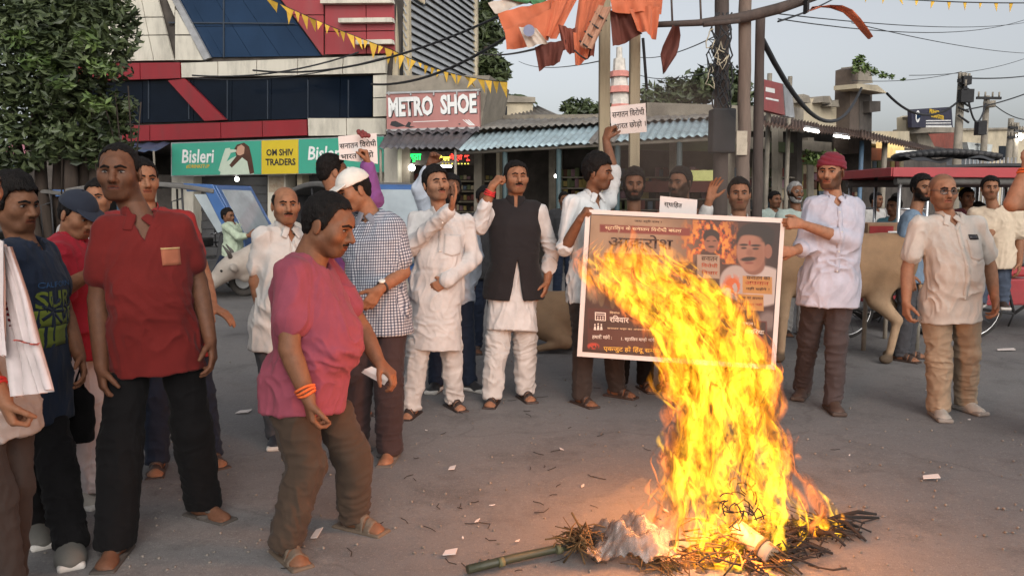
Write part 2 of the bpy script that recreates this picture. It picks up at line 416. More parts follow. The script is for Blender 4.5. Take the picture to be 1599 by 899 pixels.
def hairline(L, hl=0.0, sb=0.0):
    ph = np.degrees(np.abs(np.arctan2(L[..., 0], L[..., 1]+.012)))
    return np.interp(ph, [0, 25, 48, 62, 76, 90, 105, 130, 180], [.072+hl, .070+hl, .058+hl, .022+hl*.4, -.028+sb, -.002, .008, -.052, -.070])

def person(label, sp, group=None, name='person'):
    """one figure: continuous skin from crown to soles, clothing and hair as children"""
    fa = sp.get('face', 0); f = fdir(fa); l = np.cross(UP, f); S = sp.get('H', 1.70)/1.70; px = sp.get('px', {})
    hv = sp.get('h', .0065)                                  # voxel of head and hands
    feet = {}
    for q in ('l', 'r'):
        if q+'ft' in px: feet[q] = G(*px[q+'ft'][:2])
    D = sp['D'] if 'D' in sp else np.mean([v[1] for v in feet.values()])
    if 'u' in sp: b0 = P(sp['u'], 400, D); b0[2] = 0
    elif feet: b0 = np.mean(list(feet.values()), 0)
    else: b0 = P(px['hip'][0], 318, D)
    b0 = np.array([b0[0], b0[1], sp.get('z0', 0.0)])
    def jp(k): a = px[k]; return P(a[0], a[1], D+(a[2] if len(a) > 2 else 0))
    J = {}
    for q, sg in (('l', 1), ('r', -1)):
        J[q+'hip'] = jp(q+'hip') if q+'hip' in px else (b0+l*sg*.088*S+UP*.90*S)
    pel = (J['lhip']+J['rhip'])/2
    if 'hip' in px:
        d = jp('hip')-pel
        for q in 'lr': J[q+'hip'] = J[q+'hip']+d
        pel = pel+d
    for q, sg in (('l', 1), ('r', -1)):
        J[q+'sh'] = jp(q+'sh') if q+'sh' in px else (pel+l*sg*.185*S*sp.get('shw', 1)+UP*.485*S)
    if 'neck' in px:
        d = jp('neck')-(J['lsh']+J['rsh'])/2
        for q in 'lr': J[q+'sh'] = J[q+'sh']+d
    shm = (J['lsh']+J['rsh'])/2; axu = nz(shm-pel); sl = nz(J['lsh']-J['rsh']); tf = np.cross(sl, axu)  # torso forward
    if tf @ f < 0: tf = -tf
    neck = shm+axu*.035*S
    hs = sp.get('hs', 1.0)*S; hc = jp('head') if 'head' in px else neck+axu*.155*S+tf*.03*S
    A = head_frame(dict(hyaw=sp.get('hyaw', fa), hpitch=sp.get('hpitch', 0), hroll=sp.get('hroll', 0)), hc)
    for q, sg in (('l', 1), ('r', -1)):
        sh = J[q+'sh']
        J[q+'el'] = jp(q+'el') if q+'el' in px else sh+(l*sg*.055-UP*.275-f*.02)*S
        J[q+'wr'] = jp(q+'wr') if q+'wr' in px else J[q+'el']+(l*sg*.01-UP*.24+f*.06)*S
        hip = J[q+'hip']
        J[q+'an'] = feet[q]+UP*.085*S if q in feet else (jp(q+'an') if q+'an' in px else np.array([hip[0], hip[1], b0[2]+.085*S])+l*sg*.012)
        J[q+'kn'] = jp(q+'kn') if q+'kn' in px else (hip*.5+J[q+'an']*.5)+f*.025*S+UP*.01
    bel = sp.get('belly', 0.0); fat = sp.get('fat', 1.0); skin = np.array(SK[sp.get('skin', 'mid')])
    # ---------------- body
    crot = pel-axu*.06*S
    T = dict(ts=[0, .18, .38, .55, .78, .93, 1.0], ws=np.array([.145, .160, .150, .155, .168, .135, .07])*S*fat,
             ds=np.array([.095, .108, .105, .110, .112, .085, .05])*S*fat, os=np.array([0, .0, .012+bel*.5, .012+bel*.4, .004, -.01, -.012])*S)
    T['ds'] = T['ds']+np.array([0, .25, .5, .4, .05, 0, 0])*bel
    hipv = nz(J['lhip']-J['rhip'])
    def torso(e=0.0, t0=None, t1=None, ew=0.0, ed=0.0):
        ts = list(T['ts'])
        return loft(crot, neck, hipv, sl, ts, T['ws']+e+ew, T['ds']+e+ed, T['os'], t0, t1)
    nk = sp.get('neckr', .054)*S*min(fat, 1.12)
    hb = hc-A[2]*.055*hs-A[1]*.022*hs
    arms = {}; legs = {}
    for q in 'lr':
        sh, el, wr = J[q+'sh'], J[q+'el'], J[q+'wr']
        arms[q] = [(seg(sh, el, np.array([.042, .047, .045, .040])*S*fat, ts=[0, .3, .7, 1]), .02), (seg(el, wr, np.array([.040, .043, .036, .0275])*S*min(fat, 1.1), ts=[0, .25, .65, 1]), .015)]
        legs[q] = [(seg(J[q+'hip'], J[q+'kn'], np.array([.088, .082, .062, .054])*S*fat, ts=[0, .3, .8, 1]), .02), (seg(J[q+'kn'], J[q+'an'], np.array([.054, .058, .046, .036])*S, ts=[0, .3, .65, 1]), .02)]
    bp = [(torso(-.004), .01)]
    for q in 'lr':
        bp += [(seg(neck-axu*.02*S, J[q+'sh']-axu*.02*S, .034*S, .038*S), .04)]+arms[q]+legs[q]
    bp += [(seg(neck-axu*.04*S, hb, nk*1.02, nk*.98), .02)]
    shoe = sp.get('shoe', 'sandal'); FT = {}
    for q, sg in (('l', 1), ('r', -1)):
        fd = fdir(sp.get('fdir_'+q, fa+sg*12)); FT[q] = foot_prs(J[q+'an'], fd, S, -sg); bp += FT[q][3]
    vb = vol_mesh(bp, max(.0062, hv)); V, Fq = vb.net(); Vs = [V]; Fs = [Fq]; cols = [np.tile(skin, (len(V), 1))]
    # hands
    for q in 'lr':
        if sp.get(q+'hand') == 'none': continue
        hd = sp.get(q+'hand', {}); W = J[q+'wr']; d = nz(W-J[q+'el'])
        if 'dir' in hd: d = nz(np.array(hd['dir'], float))
        n = np.array(hd['palm'], float) if 'palm' in hd else (pel-W)*np.array([1, 1, 0])
        hp = [(seg(W+(J[q+'el']-W)*.35, W, .0365*S*min(fat, 1.1), .0275*S), .01)]+hand_prs(W, d, n, q == 'r', hd.get('curl', .32), S*1.0, hd.get('spread', .0), hd.get('point', False))
        v2 = vol_mesh(hp, min(hv, .0048)); a, b = v2.net(); cols.append(np.tile(skin*np.array([1.0, .95, .92]), (len(a), 1))); Fs.append(b+sum(map(len, Vs))); Vs.append(a)
    # head
    hp = head_prs(hc, A, hs, sp)+[(seg(neck-axu*.02*S, hb, nk*1.02, nk), .022)]
    v3 = vol_mesh(hp, hv); a, b = v3.net(); a = smooth_v(a, b, 1, .3); Lc = toL(a, hc, A, hs); c3 = np.tile(skin, (len(a), 1))
    lip = (np.abs(Lc[:, 0]) < .024) & (np.abs(Lc[:, 2]+.069) < .0095) & (Lc[:, 1] > .07); c3[lip] *= np.array([.74, .46, .46])
    seam = (np.abs(Lc[:, 0]) < .023) & (np.abs(Lc[:, 2]+.069) < .0025) & (Lc[:, 1] > .07); c3[seam] *= .30
    for q in (-1, 1):
        e = np.exp(-(((Lc[:, 0]-.031*q)/.020)**2+((Lc[:, 2]+.002)/.013)**2)**2)*(Lc[:, 1] > .04); c3 *= 1-e[:, None]*np.array([.42, .46, .46])  # eye-socket shade put into the skin colour
    nos = (np.abs(np.abs(Lc[:, 0])-.009) < .006) & (np.abs(Lc[:, 2]+.051) < .006) & (Lc[:, 1] > .088); c3[nos] *= .5  # nostril shading painted into the skin colour
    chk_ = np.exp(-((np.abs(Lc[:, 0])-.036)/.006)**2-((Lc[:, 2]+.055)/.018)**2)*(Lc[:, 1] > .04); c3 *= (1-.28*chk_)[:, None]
    stb = sp.get('stubble', .25)
    jawm = np.clip((-.035-Lc[:, 2])/.02, 0, 1)*np.clip((Lc[:, 1]+.01)/.03, 0, 1)*(Lc[:, 2] > -.125)*(~lip)
    if sp.get('beard'):
        zt_ = np.interp(np.abs(Lc[:, 0]), [0, .026, .034, .05, .072], [-.084, -.080, -.052, -.040, .010]); bm_ = np.clip((zt_-Lc[:, 2])/.006, 0, 1)*np.clip((Lc[:, 1]+.014)/.012, 0, 1)*(Lc[:, 2] > -.122)
        jawm = np.maximum(jawm*.6, bm_); stb = .5+.4*min(1, sp['beard'])
    c3 *= (1-stb*jawm)[:, None]
    if sp.get('scalp'):   # shaven scalp: stubble tone
        hm = np.clip((Lc[:, 2]-hairline(Lc, .0))/.012, 0, 1); c3 *= (1-.35*hm)[:, None]
    cols.append(c3); Fs.append(b+sum(map(len, Vs))); Vs.append(a)
    V = np.concatenate(Vs)-b0; Fq = np.concatenate(Fs)
    me = quick_mesh(name, V, Fq, M_SKIN); set_col(me, np.concatenate(cols)); body = link(name, me, None, b0)
    tagp(body, label, 'person', group)
    def part(nm, prs, h, m, k=.012, fold=None, clip=None, sm=1, gc=None, lab=None):
        v = vol_mesh(prs, h, k)
        if clip: v.clip(clip)
        a, b = v.net()
        if len(a) == 0: return None
        if sm: a = smooth_v(a, b, sm)
        if fold is not None: a = a+vnormals(a, b)*fold(a)[:, None]
        me = quick_mesh(nm, a-b0, b, m)
        if gc is not None:
            at = me.attributes.new('gc', 'FLOAT_VECTOR', 'POINT'); at.data.foreach_set('vector', gc(a).astype(np.float32).ravel())
        o = link(nm, me, body)
        if lab: o['label'] = lab
        o_bvh[nm] = (a, b); return o
    o_bvh = {}
    seed = sp.get('seed', abs(hash(label)) % 97 if False else len(label)*1.37)
    def folds(amp, fr, gate=None):
        fr = np.array(fr)
        def fn(a):
            n1 = fbm(a*fr+seed+3*vnoise(a*4+seed)[:, None], 2)/.75; r = 1-np.abs(2*n1-1); o = (r**3-.3)*amp+(fbm(a*8+seed, 2)-.37)*amp*.6
            return o*gate(a) if gate is not None else o
        return fn
    hg = sp.get('hg', .0075)
    # ---------------- trousers
    bt = sp.get('bottom')
    if bt:
        w = bt.get('w', 1.0); prs = []; hz = bt.get('hem', .045)
        prs.append((torso(.008, 0, .34), .02))
        for q in 'lr':
            hip, kn, an = J[q+'hip'], J[q+'kn'], J[q+'an']; end = an+nz(kn-an)*(hz-.085)
            prs.append((seg(hip, kn, np.array([.095, .090, .076+.02*(w-1), .070+.035*(w-1)])*S*fat, ts=[0, .3, .75, 1]), .03))
            prs.append((seg(kn, an-nz(kn-an)*.02, np.array([.070, .070, .064, .062])*S*w, ts=[0, .35, .7, 1]), .03))
        top = crot+axu*.26*np.linalg.norm(neck-crot)
        def fold(a, f0=folds(.0085*bt.get('fold', 1), (8, 8, 19)), f1=folds(.006*bt.get('fold', 1), (14, 14, 5))):
            g = np.zeros(len(a))
            for q in 'lr':
                for c, r in ((J[q+'kn'], .16), (J[q+'an'], .17), (J[q+'hip'], .15)): g = np.maximum(g, np.exp(-(((a-c)/r)**2).sum(1)))
            return f0(a)*(.40+g)+f1(a)*1.2
        zc = b0[2]+hz; tp0 = sp.get('top') or {}; hcl = crot+axu*(.06-tp0.get('hem', .12)+.022) if tp0.get('kind') != 'kurta' else crot
        if tp0.get('tuck'): hcl = crot+axu*.14
        def clipfn(X, Y, Z):
            return np.maximum(zc-Z, (X-hcl[0])*axu[0]+(Y-hcl[1])*axu[1]+(Z-hcl[2])*axu[2])
        part('trousers', prs, hg, bt['m'], fold=fold, clip=clipfn)
    # ---------------- footwear
    for q in 'lr':
        g, d, lv, fp = FT[q]; s = S
        def fl(X, Y, Z): return (X-g[0])*d[0]+(Y-g[1])*d[1]
        sm = sp.get('shoem') or mat('sandal_brown', (.035, .020, .014), rough=.6, bump=.2)
        hs_ = max(.005, hv*.8)
        if shoe in ('sandal', 'flip'):
            sole = rbox(g+d*.04*s+UP*.004, (.135*s, .050*s, .011*s), (d, lv, UP), .010)
            prs = [(sole, .004)]
            fo = fp[2][0]; fo2 = fp[3][0]
            if shoe == 'sandal':
                for a0, a1, e in ((.030, .075, .006), (.085, .120, .006), (-.035, -.015, .006)):
                    for pr in (fo, fo2, fp[1][0], fp[0][0]): prs.append((cut(shell(pr, e*s), lambda X, Y, Z, a0=a0, a1=a1: np.maximum(np.abs(fl(X, Y, Z)-(a0+a1)/2*s)-(a1-a0)/2*s, Z-(g[2]+.085))), .003))
            else:
                toe = g+d*.125*s+UP*.016
                for k in (-1, 1): prs.append((seg(toe+UP*.012, g+d*.02*s+lv*.047*s*k+UP*.018, .0085*s), .004)); prs.append((seg(toe+UP*.022-d*.02*s, g+d*.055*s+lv*.03*s*k+UP*.046*s, .009*s), .006))
            part('sandal', prs, hs_, sm, sm=0)
        else:
            prs = [(shell(p[0], .010*s), .02) for p in fp[:4]]
            if shoe == 'croc': prs = [(shell(p[0], .016*s), .025) for p in (fp[0], fp[2], fp[3])]+[(ell(g+d*.09*s+UP*.03*s, (.085*s, .056*s, .046*s), (d, lv, UP)), .02)]
            top_z = g[2]+(.095 if shoe != 'croc' else .09)
            o = part('shoe', prs, hs_, sm, clip=lambda X, Y, Z: np.maximum(Z-top_z, g[2]+.008-Z)+0*X+0*Y)
            ms = sp.get('solem') or mat('sole_white', (.55, .52, .48), rough=.7, bump=.1, dirt=.5)
            so = part('sole', [(rbox(g+d*.042*s+UP*.013, (.142*s, .052*s, .016*s), (d, lv, UP), .014), .004)], hs_, ms, sm=0)
            if o and so: so.parent = o
            if shoe == 'sneaker' and o:
                lc = []
                for k in range(4):
                    c0 = g+d*(.035+.022*k)*s+UP*(.082-.012*k)*s; lc.append((seg(c0-lv*.022*s, c0+lv*.022*s, .004*s), .002))
                lo = part('lace', lc, .004, mat('lace_white', (.6, .58, .55), rough=.9), sm=0)
                if lo: lo.parent = o
    # ---------------- upper garment
    tp = sp.get('top')
    if tp:
        e = tp.get('ease', .010); hem = tp.get('hem', .12); kind = tp.get('kind', 'shirt'); prs = []
        Lt = np.linalg.norm(neck-crot); 
        pl = loft(crot, neck, hipv, sl, [-.2]+T['ts'], np.concatenate([[T['ws'][0]+.044], T['ws']+np.array([.034, .016, 0, 0, 0, 0, 0])])+e, np.concatenate([[T['ds'][0]+.05], T['ds']+np.array([.042, .020, 0, 0, 0, 0, 0])])+e+.004, np.concatenate([[0], T['os']]), t0=(.06-hem)/Lt if kind != 'kurta' else 0, t1=1.0)
        prs.append((pl, .02))
        if kind == 'kurta':
            kb = crot*1.0; kb = np.array([(J['lkn']+J['rkn'])[0]/2, (J['lkn']+J['rkn'])[1]/2, b0[2]+tp.get('hemz', .50)])
            w0 = T['ws'][0]+e; d0 = T['ds'][0]+e+.01; Lk = np.linalg.norm(crot+axu*.12-kb)
            prs.append((loft(kb, crot+axu*.14, hipv, hipv, [0, .5, 1], [w0*1.22, w0*1.10, w0*1.02], [d0*1.25+bel*.3, d0*1.15+bel*.4, d0+bel*.4], [bel*.3, bel*.35, bel*.4]), .06))
        sl_t = tp.get('sleeve', .55)
        for q in 'lr':
            sh, el, wr = J[q+'sh'], J[q+'el'], J[q+'wr']; es = e*tp.get('se', 1.0)
            prs.append((seg(neck-axu*.014*S, sh-axu*.014*S, .042*S+e*.7, .043*S+e*.5), .05))
            if sl_t < 1: prs.append((seg(sh-axu*.01*S, sh+(el-sh)*sl_t, (.047*S*fat+es*.5), (.049*S*fat+es*.95)), .03))
            else:
                prs.append((seg(sh-axu*.01*S, el, (.047*S*fat+es*.5), (.046*S*fat+es*.8)), .03))
                fr = sl_t-1
                if fr > 0: prs.append((seg(el, el+(wr-el)*fr, (.047*S+es), (.036*S+es*.9)), .02))
        vn = tp.get('v', 0.0); cz = neck+axu*.005
        subs = [(seg(neck-axu*.02*S+tf*.015, hb+tf*.01, nk*1.12+.004, nk*1.3), .006, '-')]
        if vn: subs.append((wedge(neck-axu*.005, sl, axu, tf, vn, .042*S), .008, '-'))
        prs += subs
        f0 = folds(.0145*tp.get('fold', 1), (11, 11, 5) if kind != 'kurta' else (12, 12, 3)); f1 = folds(.0055, (18, 18, 9))
        def fold(a):
            g = np.zeros(len(a))
            for q in 'lr':
                for c, r in ((J[q+'el'], .12), (J[q+'sh'], .12)): g = np.maximum(g, np.exp(-(((a-c)/r)**2).sum(1))*(1 if c is J[q+'el'] else .35))
            h_ = (a-crot) @ axu/Lt; w_ = np.exp(-((h_-.25)/.3)**2)
            return f0(a)*(.45+.6*g+.7*w_)+f1(a)
        armsg = [(J[q+'sh'], J[q+'el'], J[q+'wr']) for q in 'lr']
        def gcf(a):
            d = a-crot; u = np.arctan2(d @ nz(sl), d @ tf)*.17*fat; vv = d @ axu; o = np.stack([u, vv, np.zeros(len(a))], 1)
            rt = np.abs(d @ nz(sl))
            for s_, e_, w_ in armsg:
                ab = e_-s_; t = ((a-s_) @ ab)/(ab @ ab); pd = a-s_-np.clip(t, 0, 1.6)[:, None]*ab; dist = np.linalg.norm(pd, axis=1); m = (dist < .115*fat) & (t > .12) & (rt > T['ws'][3]*.98)
                n0 = nz(np.cross(ab, tf)); n1 = nz(np.cross(ab, n0)); o[m, 0] = np.arctan2(pd[m] @ n0, pd[m] @ n1)*.07; o[m, 1] = t[m]*.27
            return o
        clipf = None
        go = part(tp.get('name', kind), prs, hg, tp['m'], fold=fold, gc=gcf, clip=clipf, lab=tp.get('lab'))
        gV, gF = o_bvh[tp.get('name', kind)]; bvh = BVHTree.FromPolygons(gV.tolist(), gF.tolist())
        def patch(nm, ctr, ux, uy, w, h, m, off=.003, nx=6, ny=8, src=bvh, thick=.004, shape=None, par=None):
            """a piece of cloth or card lying on the garment: grid of rays dropped on the cloth, given thickness"""
            n = nz(np.cross(ux, uy)); ok = True; pts = np.zeros((ny+1, nx+1, 3))
            for j in range(ny+1):
                for i in range(nx+1):
                    sx = w*(i/nx-.5); sy = h*(j/ny-.5)
                    if shape: sx, sy = shape(i/nx, j/ny, w, h)
                    o_ = ctr+ux*sx+uy*sy+n*.25; hit = src.ray_cast(Vector(o_), Vector(-n), .5)
                    pts[j, i] = (np.array(hit[0])+n*off) if hit[0] is not None else (pts[j, i-1] if i else (pts[j-1, i] if j else ctr))
            mb = MB(); i0 = 0; top = pts.reshape(-1, 3); bot = top-n*thick*2
            mb.v = [tuple(x) for x in np.concatenate([top, bot])]; N = len(top); W1 = nx+1
            for j in range(ny):
                for i in range(nx):
                    a_, b_, c_, d_ = j*W1+i, j*W1+i+1, (j+1)*W1+i+1, (j+1)*W1+i; mb.f.append((a_, b_, c_, d_)); mb.sm.append(True); mb.f.append((d_+N, c_+N, b_+N, a_+N)); mb.sm.append(True)
            rim = [i for i in range(nx)]+[j*W1+nx for j in range(ny)]+[ny*W1+nx-i for i in range(nx)]+[(ny-j)*W1 for j in range(ny)]
            for a_, b_ in zip(rim, rim[1:]+rim[:1]): mb.f.append((b_, a_, a_+N, b_+N)); mb.sm.append(False)
            return mb.build(nm, m, par or go)
        sp['_patch'] = patch
        if tp.get('collar'):
            cm = tp.get('collarm', tp['m']); base = neck+axu*.0; cp = []
            c0 = neck-axu*.022*S; c1 = c0+nz(hb-c0)*.052*S
            band = cut(seg(c0-axu*.0, c1, nk+.017, nk+.014), lambda X, Y, Z: -((X-c0[0])*axu[0]+(Y-c0[1])*axu[1]+(Z-c0[2])*axu[2]))
            cp.append((band, .004))
            cp.append((seg(c0, c1+axu*.05, nk+.004, nk+.006), .003, '-'))
            cp.append((wedge(c0+axu*.03, sl, axu, tf, max(.06, vn), .036*S), .004, '-'))
            if tp['collar'] == 'flap':
                for sg in (-1, 1):
                    x1 = c1+tf*(nk+.006)+nz(sl)*sg*.022*S-axu*.012; x2 = c0+tf*(nk+.034)+nz(sl)*sg*.062*S-axu*.022*S
                    ax1 = nz(x2-x1); ax3 = nz(tf*.75+axu*.65); ax2 = np.cross(ax1, ax3); ax3 = np.cross(ax2, ax1)
                    cp.append((rbox((x1+x2)/2, (.042*S, .021*S, .0065), (ax1, nz(ax2), nz(ax3)), .005), .008))
            part('collar', cp, min(hg, .0058), cm, sm=1)
            if o_bvh.get('collar') is not None: [c for c in body.children if c.name.startswith('collar')][-1].parent = go
        if tp.get('placket'):
            y0, y1 = tp['placket']; cc = neck-axu*(y0+y1)/2
            patch('placket', cc, nz(sl), axu, .032, y1-y0, tp['m'], .003, 2, 16)
            bm_ = tp.get('btn', mat('button_pale', (.5, .47, .42), rough=.4)); nb = tp.get('nb', 4); bmb = None
            for k in range(nb):
                o_ = neck-axu*(y0+.03+(y1-y0-.04)*k/max(1, nb-1))+tf*.4; hit = bvh.ray_cast(Vector(o_), Vector(-tf), .7)
                if hit[0] is not None:
                    p_ = np.array(hit[0]); MB().tube([p_, p_+tf*.0075], .0055, 8).build('button', bm_, go)
        for pk in tp.get('pockets', ()):
            c_ = neck-axu*pk.get('y', .17)+nz(sl)*pk.get('x', .085)
            def shp(i, j, w, h): x = w*(i-.5); return x, h*(j-.5)-(.018*(1-abs(2*i-1))*(1-j))
            patch('pocket', c_, nz(sl), axu, pk.get('w', .11), pk.get('h', .125), pk.get('m', tp['m']), .004, 8, 8, shape=shp)
            if pk.get('phone'):
                patch('phone', c_+axu*(pk.get('h', .125)*.5+.012)+nz(sl)*.005, nz(sl), axu, .075, .035, mat('phone_dark', (.012, .010, .012), rough=.2, bump=0, spec=.6), .006, 3, 2)
    # ---------------- vest
    vs = sp.get('vest')
    if vs:
        prs = [(loft(crot, neck, hipv, sl, [-.2]+T['ts'], np.concatenate([[T['ws'][0]+.055], T['ws']+np.array([.058, .032, 0, 0, 0, 0, 0])])+.030, np.concatenate([[T['ds'][0]+.10], T['ds']+np.array([.092, .055, .02, 0, 0, 0, 0])])+.036, np.concatenate([[0], T['os']]), t0=(.06-vs.get('hem', .08))/np.linalg.norm(neck-crot), t1=1.0), .02)]
        for q in 'lr': prs.append((seg(neck-axu*.012*S, J[q+'sh']-axu*.0+(neck-J[q+'sh'])*.18, .06*S, .062*S), .05))
        for q, sg in (('l', 1), ('r', -1)):
            prs.append((ell(J[q+'sh']+nz(sl)*sg*.055-axu*.06, (.075, .15, .115), (nz(sl), tf, axu)), .01, '-'))
        prs.append((seg(neck-axu*.02*S+tf*.02, hb+tf*.012, nk*1.14+.004, nk*1.3), .006, '-'))
        def vcut(X, Y, Z, k=vs.get('open', .10)):   # inverted-V front opening below
            x, y, z = X-crot[0], Y-crot[1], Z-crot[2]; s_ = x*sl[0]+y*sl[1]+z*sl[2]; h_ = x*axu[0]+y*axu[1]+z*axu[2]; g_ = x*tf[0]+y*tf[1]+z*tf[2]
            return np.where(g_ > 0, np.maximum(0, 1)*(np.clip((vs.get('oh', .36)-h_)*k/.3, -.02, .09)-np.abs(s_)), -.05)
        part('vest', prs, hg, vs['m'], fold=folds(.005, (7, 7, 7)), clip=vcut)
        c0 = neck-axu*.015*S; c1 = c0+nz(hb-c0)*.05*S
        part('vest_collar', [(seg(c0, c1, nk+.024, nk+.020), .004), (seg(c0, c1+axu*.05, nk+.008, nk+.010), .003, '-'), (rbox(c0+tf*.09*S, (.012*S, .06*S, .08*S), (nz(sl), tf, axu), .006), .004, '-')], .006, vs['m'])
    # ---------------- hair, beard, eyes
    def lf(X, Y, Z):
        x, y, z = (X-hc[0])/hs, (Y-hc[1])/hs, (Z-hc[2])/hs
        return [A[i, 0]*x+A[i, 1]*y+A[i, 2]*z for i in range(3)]
    w = sp.get('facew', 1.0)
    def hp_(x, y, z): return hc+hs*(A[0]*x+A[1]*y+A[2]*z)
    hbv = BVHTree.FromPolygons(a.tolist(), b.tolist())
    def onf(x, z, off):
        o_ = hp_(x, .3, z); ht = hbv.ray_cast(Vector(o_), Vector(-A[1]), 1.0); return (np.array(ht[0]) if ht[0] is not None else hp_(x, .085, z))+A[1]*off*hs
    hr = sp.get('hair', {'t': .014})
    HM = sp.get('hairm', M_HAIR)
    if hr:
        t = hr.get('t', .014); top = hr.get('top', 0.0)
        sk_ = ell(hp_(0, -.012+hr.get('fw', 0), .030+top*.4), np.array((.075*w+t*.75, .094+t*.8, .085+t+top*.6))*hs, A)
        nkp = ell(hp_(0, -.05, -.02), np.array((.062*w, .052, .062))*hs, A)
        def hcut(X, Y, Z):
            lx, ly, lz = lf(X, Y, Z); z = hairline(np.stack([lx, ly, lz], -1), hr.get('hl', 0), hr.get('sb', 0))
            d = (z+.004*np.sin(lx*170+1)*np.sin(ly*150+2)+.003*np.sin(lx*420)-lz)*.75*hs
            if hr.get('bald'): 
                dd = (lz-(.045-np.clip(-ly-.02, 0, .1)*.0+hr.get('bald')))*.8*hs; d = np.maximum(d, dd)
            return d
        part('hair', [(cut(sk_, hcut), .01), (cut(nkp, hcut), .02)], max(.0045, hv*.85), HM, sm=0, fold=lambda a: (fbm(toL(a, hc, A, hs)*np.array([95, 60, 60])+seed, 2)-.37)*.012+(fbm(toL(a, hc, A, hs)*24+seed, 2)-.37)*hr.get('lump', .016))
    ev = []
    for q in (-1, 1):
        mb = MB(); i = .0
        ec = onf(.031*q, -.004, -.0062 if not sp.get('squint') else -.0090)
        mb.ball((0, 0, 0), (.0150*hs, .0095*hs, (.0048 if not sp.get('squint') else .0028)*hs), 12, 8); nwh = len(mb.f)
        gz = sp.get('gaze', 0.0)
        mb.ball((gz*.006*hs, .0050*hs, 0.0005), (.0074*hs, .0054*hs, (.0054 if not sp.get('squint') else .0030)*hs), 10, 6)
        v_ = np.array(mb.v); mb.v = [tuple(x) for x in (ec+v_ @ A)]
        o = mb.build('eye', [M_EYEW, M_EYEB] if not sp.get('squint') else [M_LID, M_LID], body); o.data.polygons.foreach_set('material_index', [0]*nwh+[1]*(len(mb.f)-nwh))
    br = []
    for q in (-1, 1):
        for (x0, z0), (x1, z1) in (((.013, .0150), (.030, .0205)), ((.030, .0205), (.049, .0135))): br.append((seg(onf(x0*q, z0, -.001), onf(x1*q, z1, -.001), .0056*hs, .0042*hs), .003))
        zl_ = .0012 if not sp.get('squint') else -.004; br.append((seg(onf(.0185*q, zl_, -.0004), onf(.031*q, zl_+.0022, .0012), .0024*hs), .002)); br.append((seg(onf(.031*q, zl_+.0022, .0012), onf(.0445*q, zl_-.001, -.0004), .0024*hs), .002))
    part('eyebrows', br, .0032, HM, sm=0)
    ms_ = sp.get('moustache', 0)
    if ms_:
        prs = []
        for q in (-1, 1):
            prs.append((seg(hp_(.002*q, .0945, -.0555), hp_(.022*q, .0855, -.0600), .0068*ms_*hs, .0058*ms_*hs), .004)); prs.append((seg(hp_(.022*q, .0855, -.0600), hp_(.031*q, .076, -.0700), .0055*ms_*hs, .0035*ms_*hs), .004))
        part('moustache', prs, .0042, sp.get('mousm', HM), sm=0, fold=lambda a: (vnoise(a*260)-.5)*.004)
    bd = sp.get('beard', 0)
    if bd >= 1:
        prs = []
        src = head_prs(hc, A, hs, sp)
        for p_ in src[1:3]+[x for x in src if len(x) == 2][3:9]:
            def bc(X, Y, Z):
                lx, ly, lz = lf(X, Y, Z); ax_ = np.abs(lx)
                zt = np.interp(ax_, [0, .026, .034, .05, .07], [-.086, -.084, -.075, -.062, -.05])
                return np.maximum((lz-zt)*hs, (.012-ly)*hs*.8)
            prs.append((cut(shell(p_[0], .007*bd*hs), bc), .01))
        part('beard', prs, max(.0045, hv*.8), sp.get('beardm', HM), sm=0, fold=lambda a: (vnoise(a*220)-.5)*.006)
    if sp.get('glasses'):
        gm = mat('glasses_frame', (.02, .012, .012), rough=.3, bump=0); mb = MB()
        for q in (-1, 1):
            ring = [hp_((.033+.025*math.cos(th)*(1 if abs(math.cos(th)) < .9 else .97))*q, .0985-.35*abs(.025*math.cos(th))*(1 if math.cos(th) > 0 else .2), -.006+.0185*math.sin(th)) for th in np.linspace(0, 2*math.pi, 17)]
            mb.tube(ring, .0022*hs, 5, caps=False); mb.tube([hp_(.058*q, .089, .000), hp_(.080*w*q, .05, .002), hp_(.081*w*q, -.01, .000)], .002*hs, 5)
        mb.tube([hp_(-.009, .100, -.002), hp_(0, .1035, .0), hp_(.009, .100, -.002)], .0022*hs, 5)
        go_ = mb.build('glasses', gm, body); lm = MB()
        for q in (-1, 1): lm.quad([hp_((.033+.023*math.cos(th))*q, .0978-.35*abs(.023*math.cos(th))*(1 if math.cos(th) > 0 else .2), -.006+.017*math.sin(th)) for th in np.linspace(0, 2*math.pi, 13)[:-1]])
        g_ = lm.build('lens', mat_glass('lens_glass'), go_)
    cp_ = sp.get('cap')
    if cp_:
        prs = [(cut(ell(hp_(0, -.010, .034), np.array((.090*w, .109, .096))*hs, A), lambda X, Y, Z: (.036-lf(X, Y, Z)[2]-.12*lf(X, Y, Z)[1])*hs), .004)]
        co = part('cap', prs, .0055, cp_['m'], fold=lambda a: (vnoise(toL(a, hc, A, hs)*30)-.5)*.005)
        bA = np.array([A[0], nz(A[1]-A[2]*.32), nz(A[2]+A[1]*.32)])
        def bc(X, Y, Z): 
            lx, ly, lz = lf(X, Y, Z); return (.055-ly)*hs
        bo = part('brim', [(cut(ell(hp_(0, .088, .040), np.array((.080, .088, .009))*hs, bA), bc), .004)], .0045, cp_['m'])
        if bo and co: bo.parent = co
        if co: MB().ball(hp_(0, -.010, .131), (.008, .008, .005), 8, 5).build('cap_button', cp_['m'], co)
    tb = sp.get('turban')
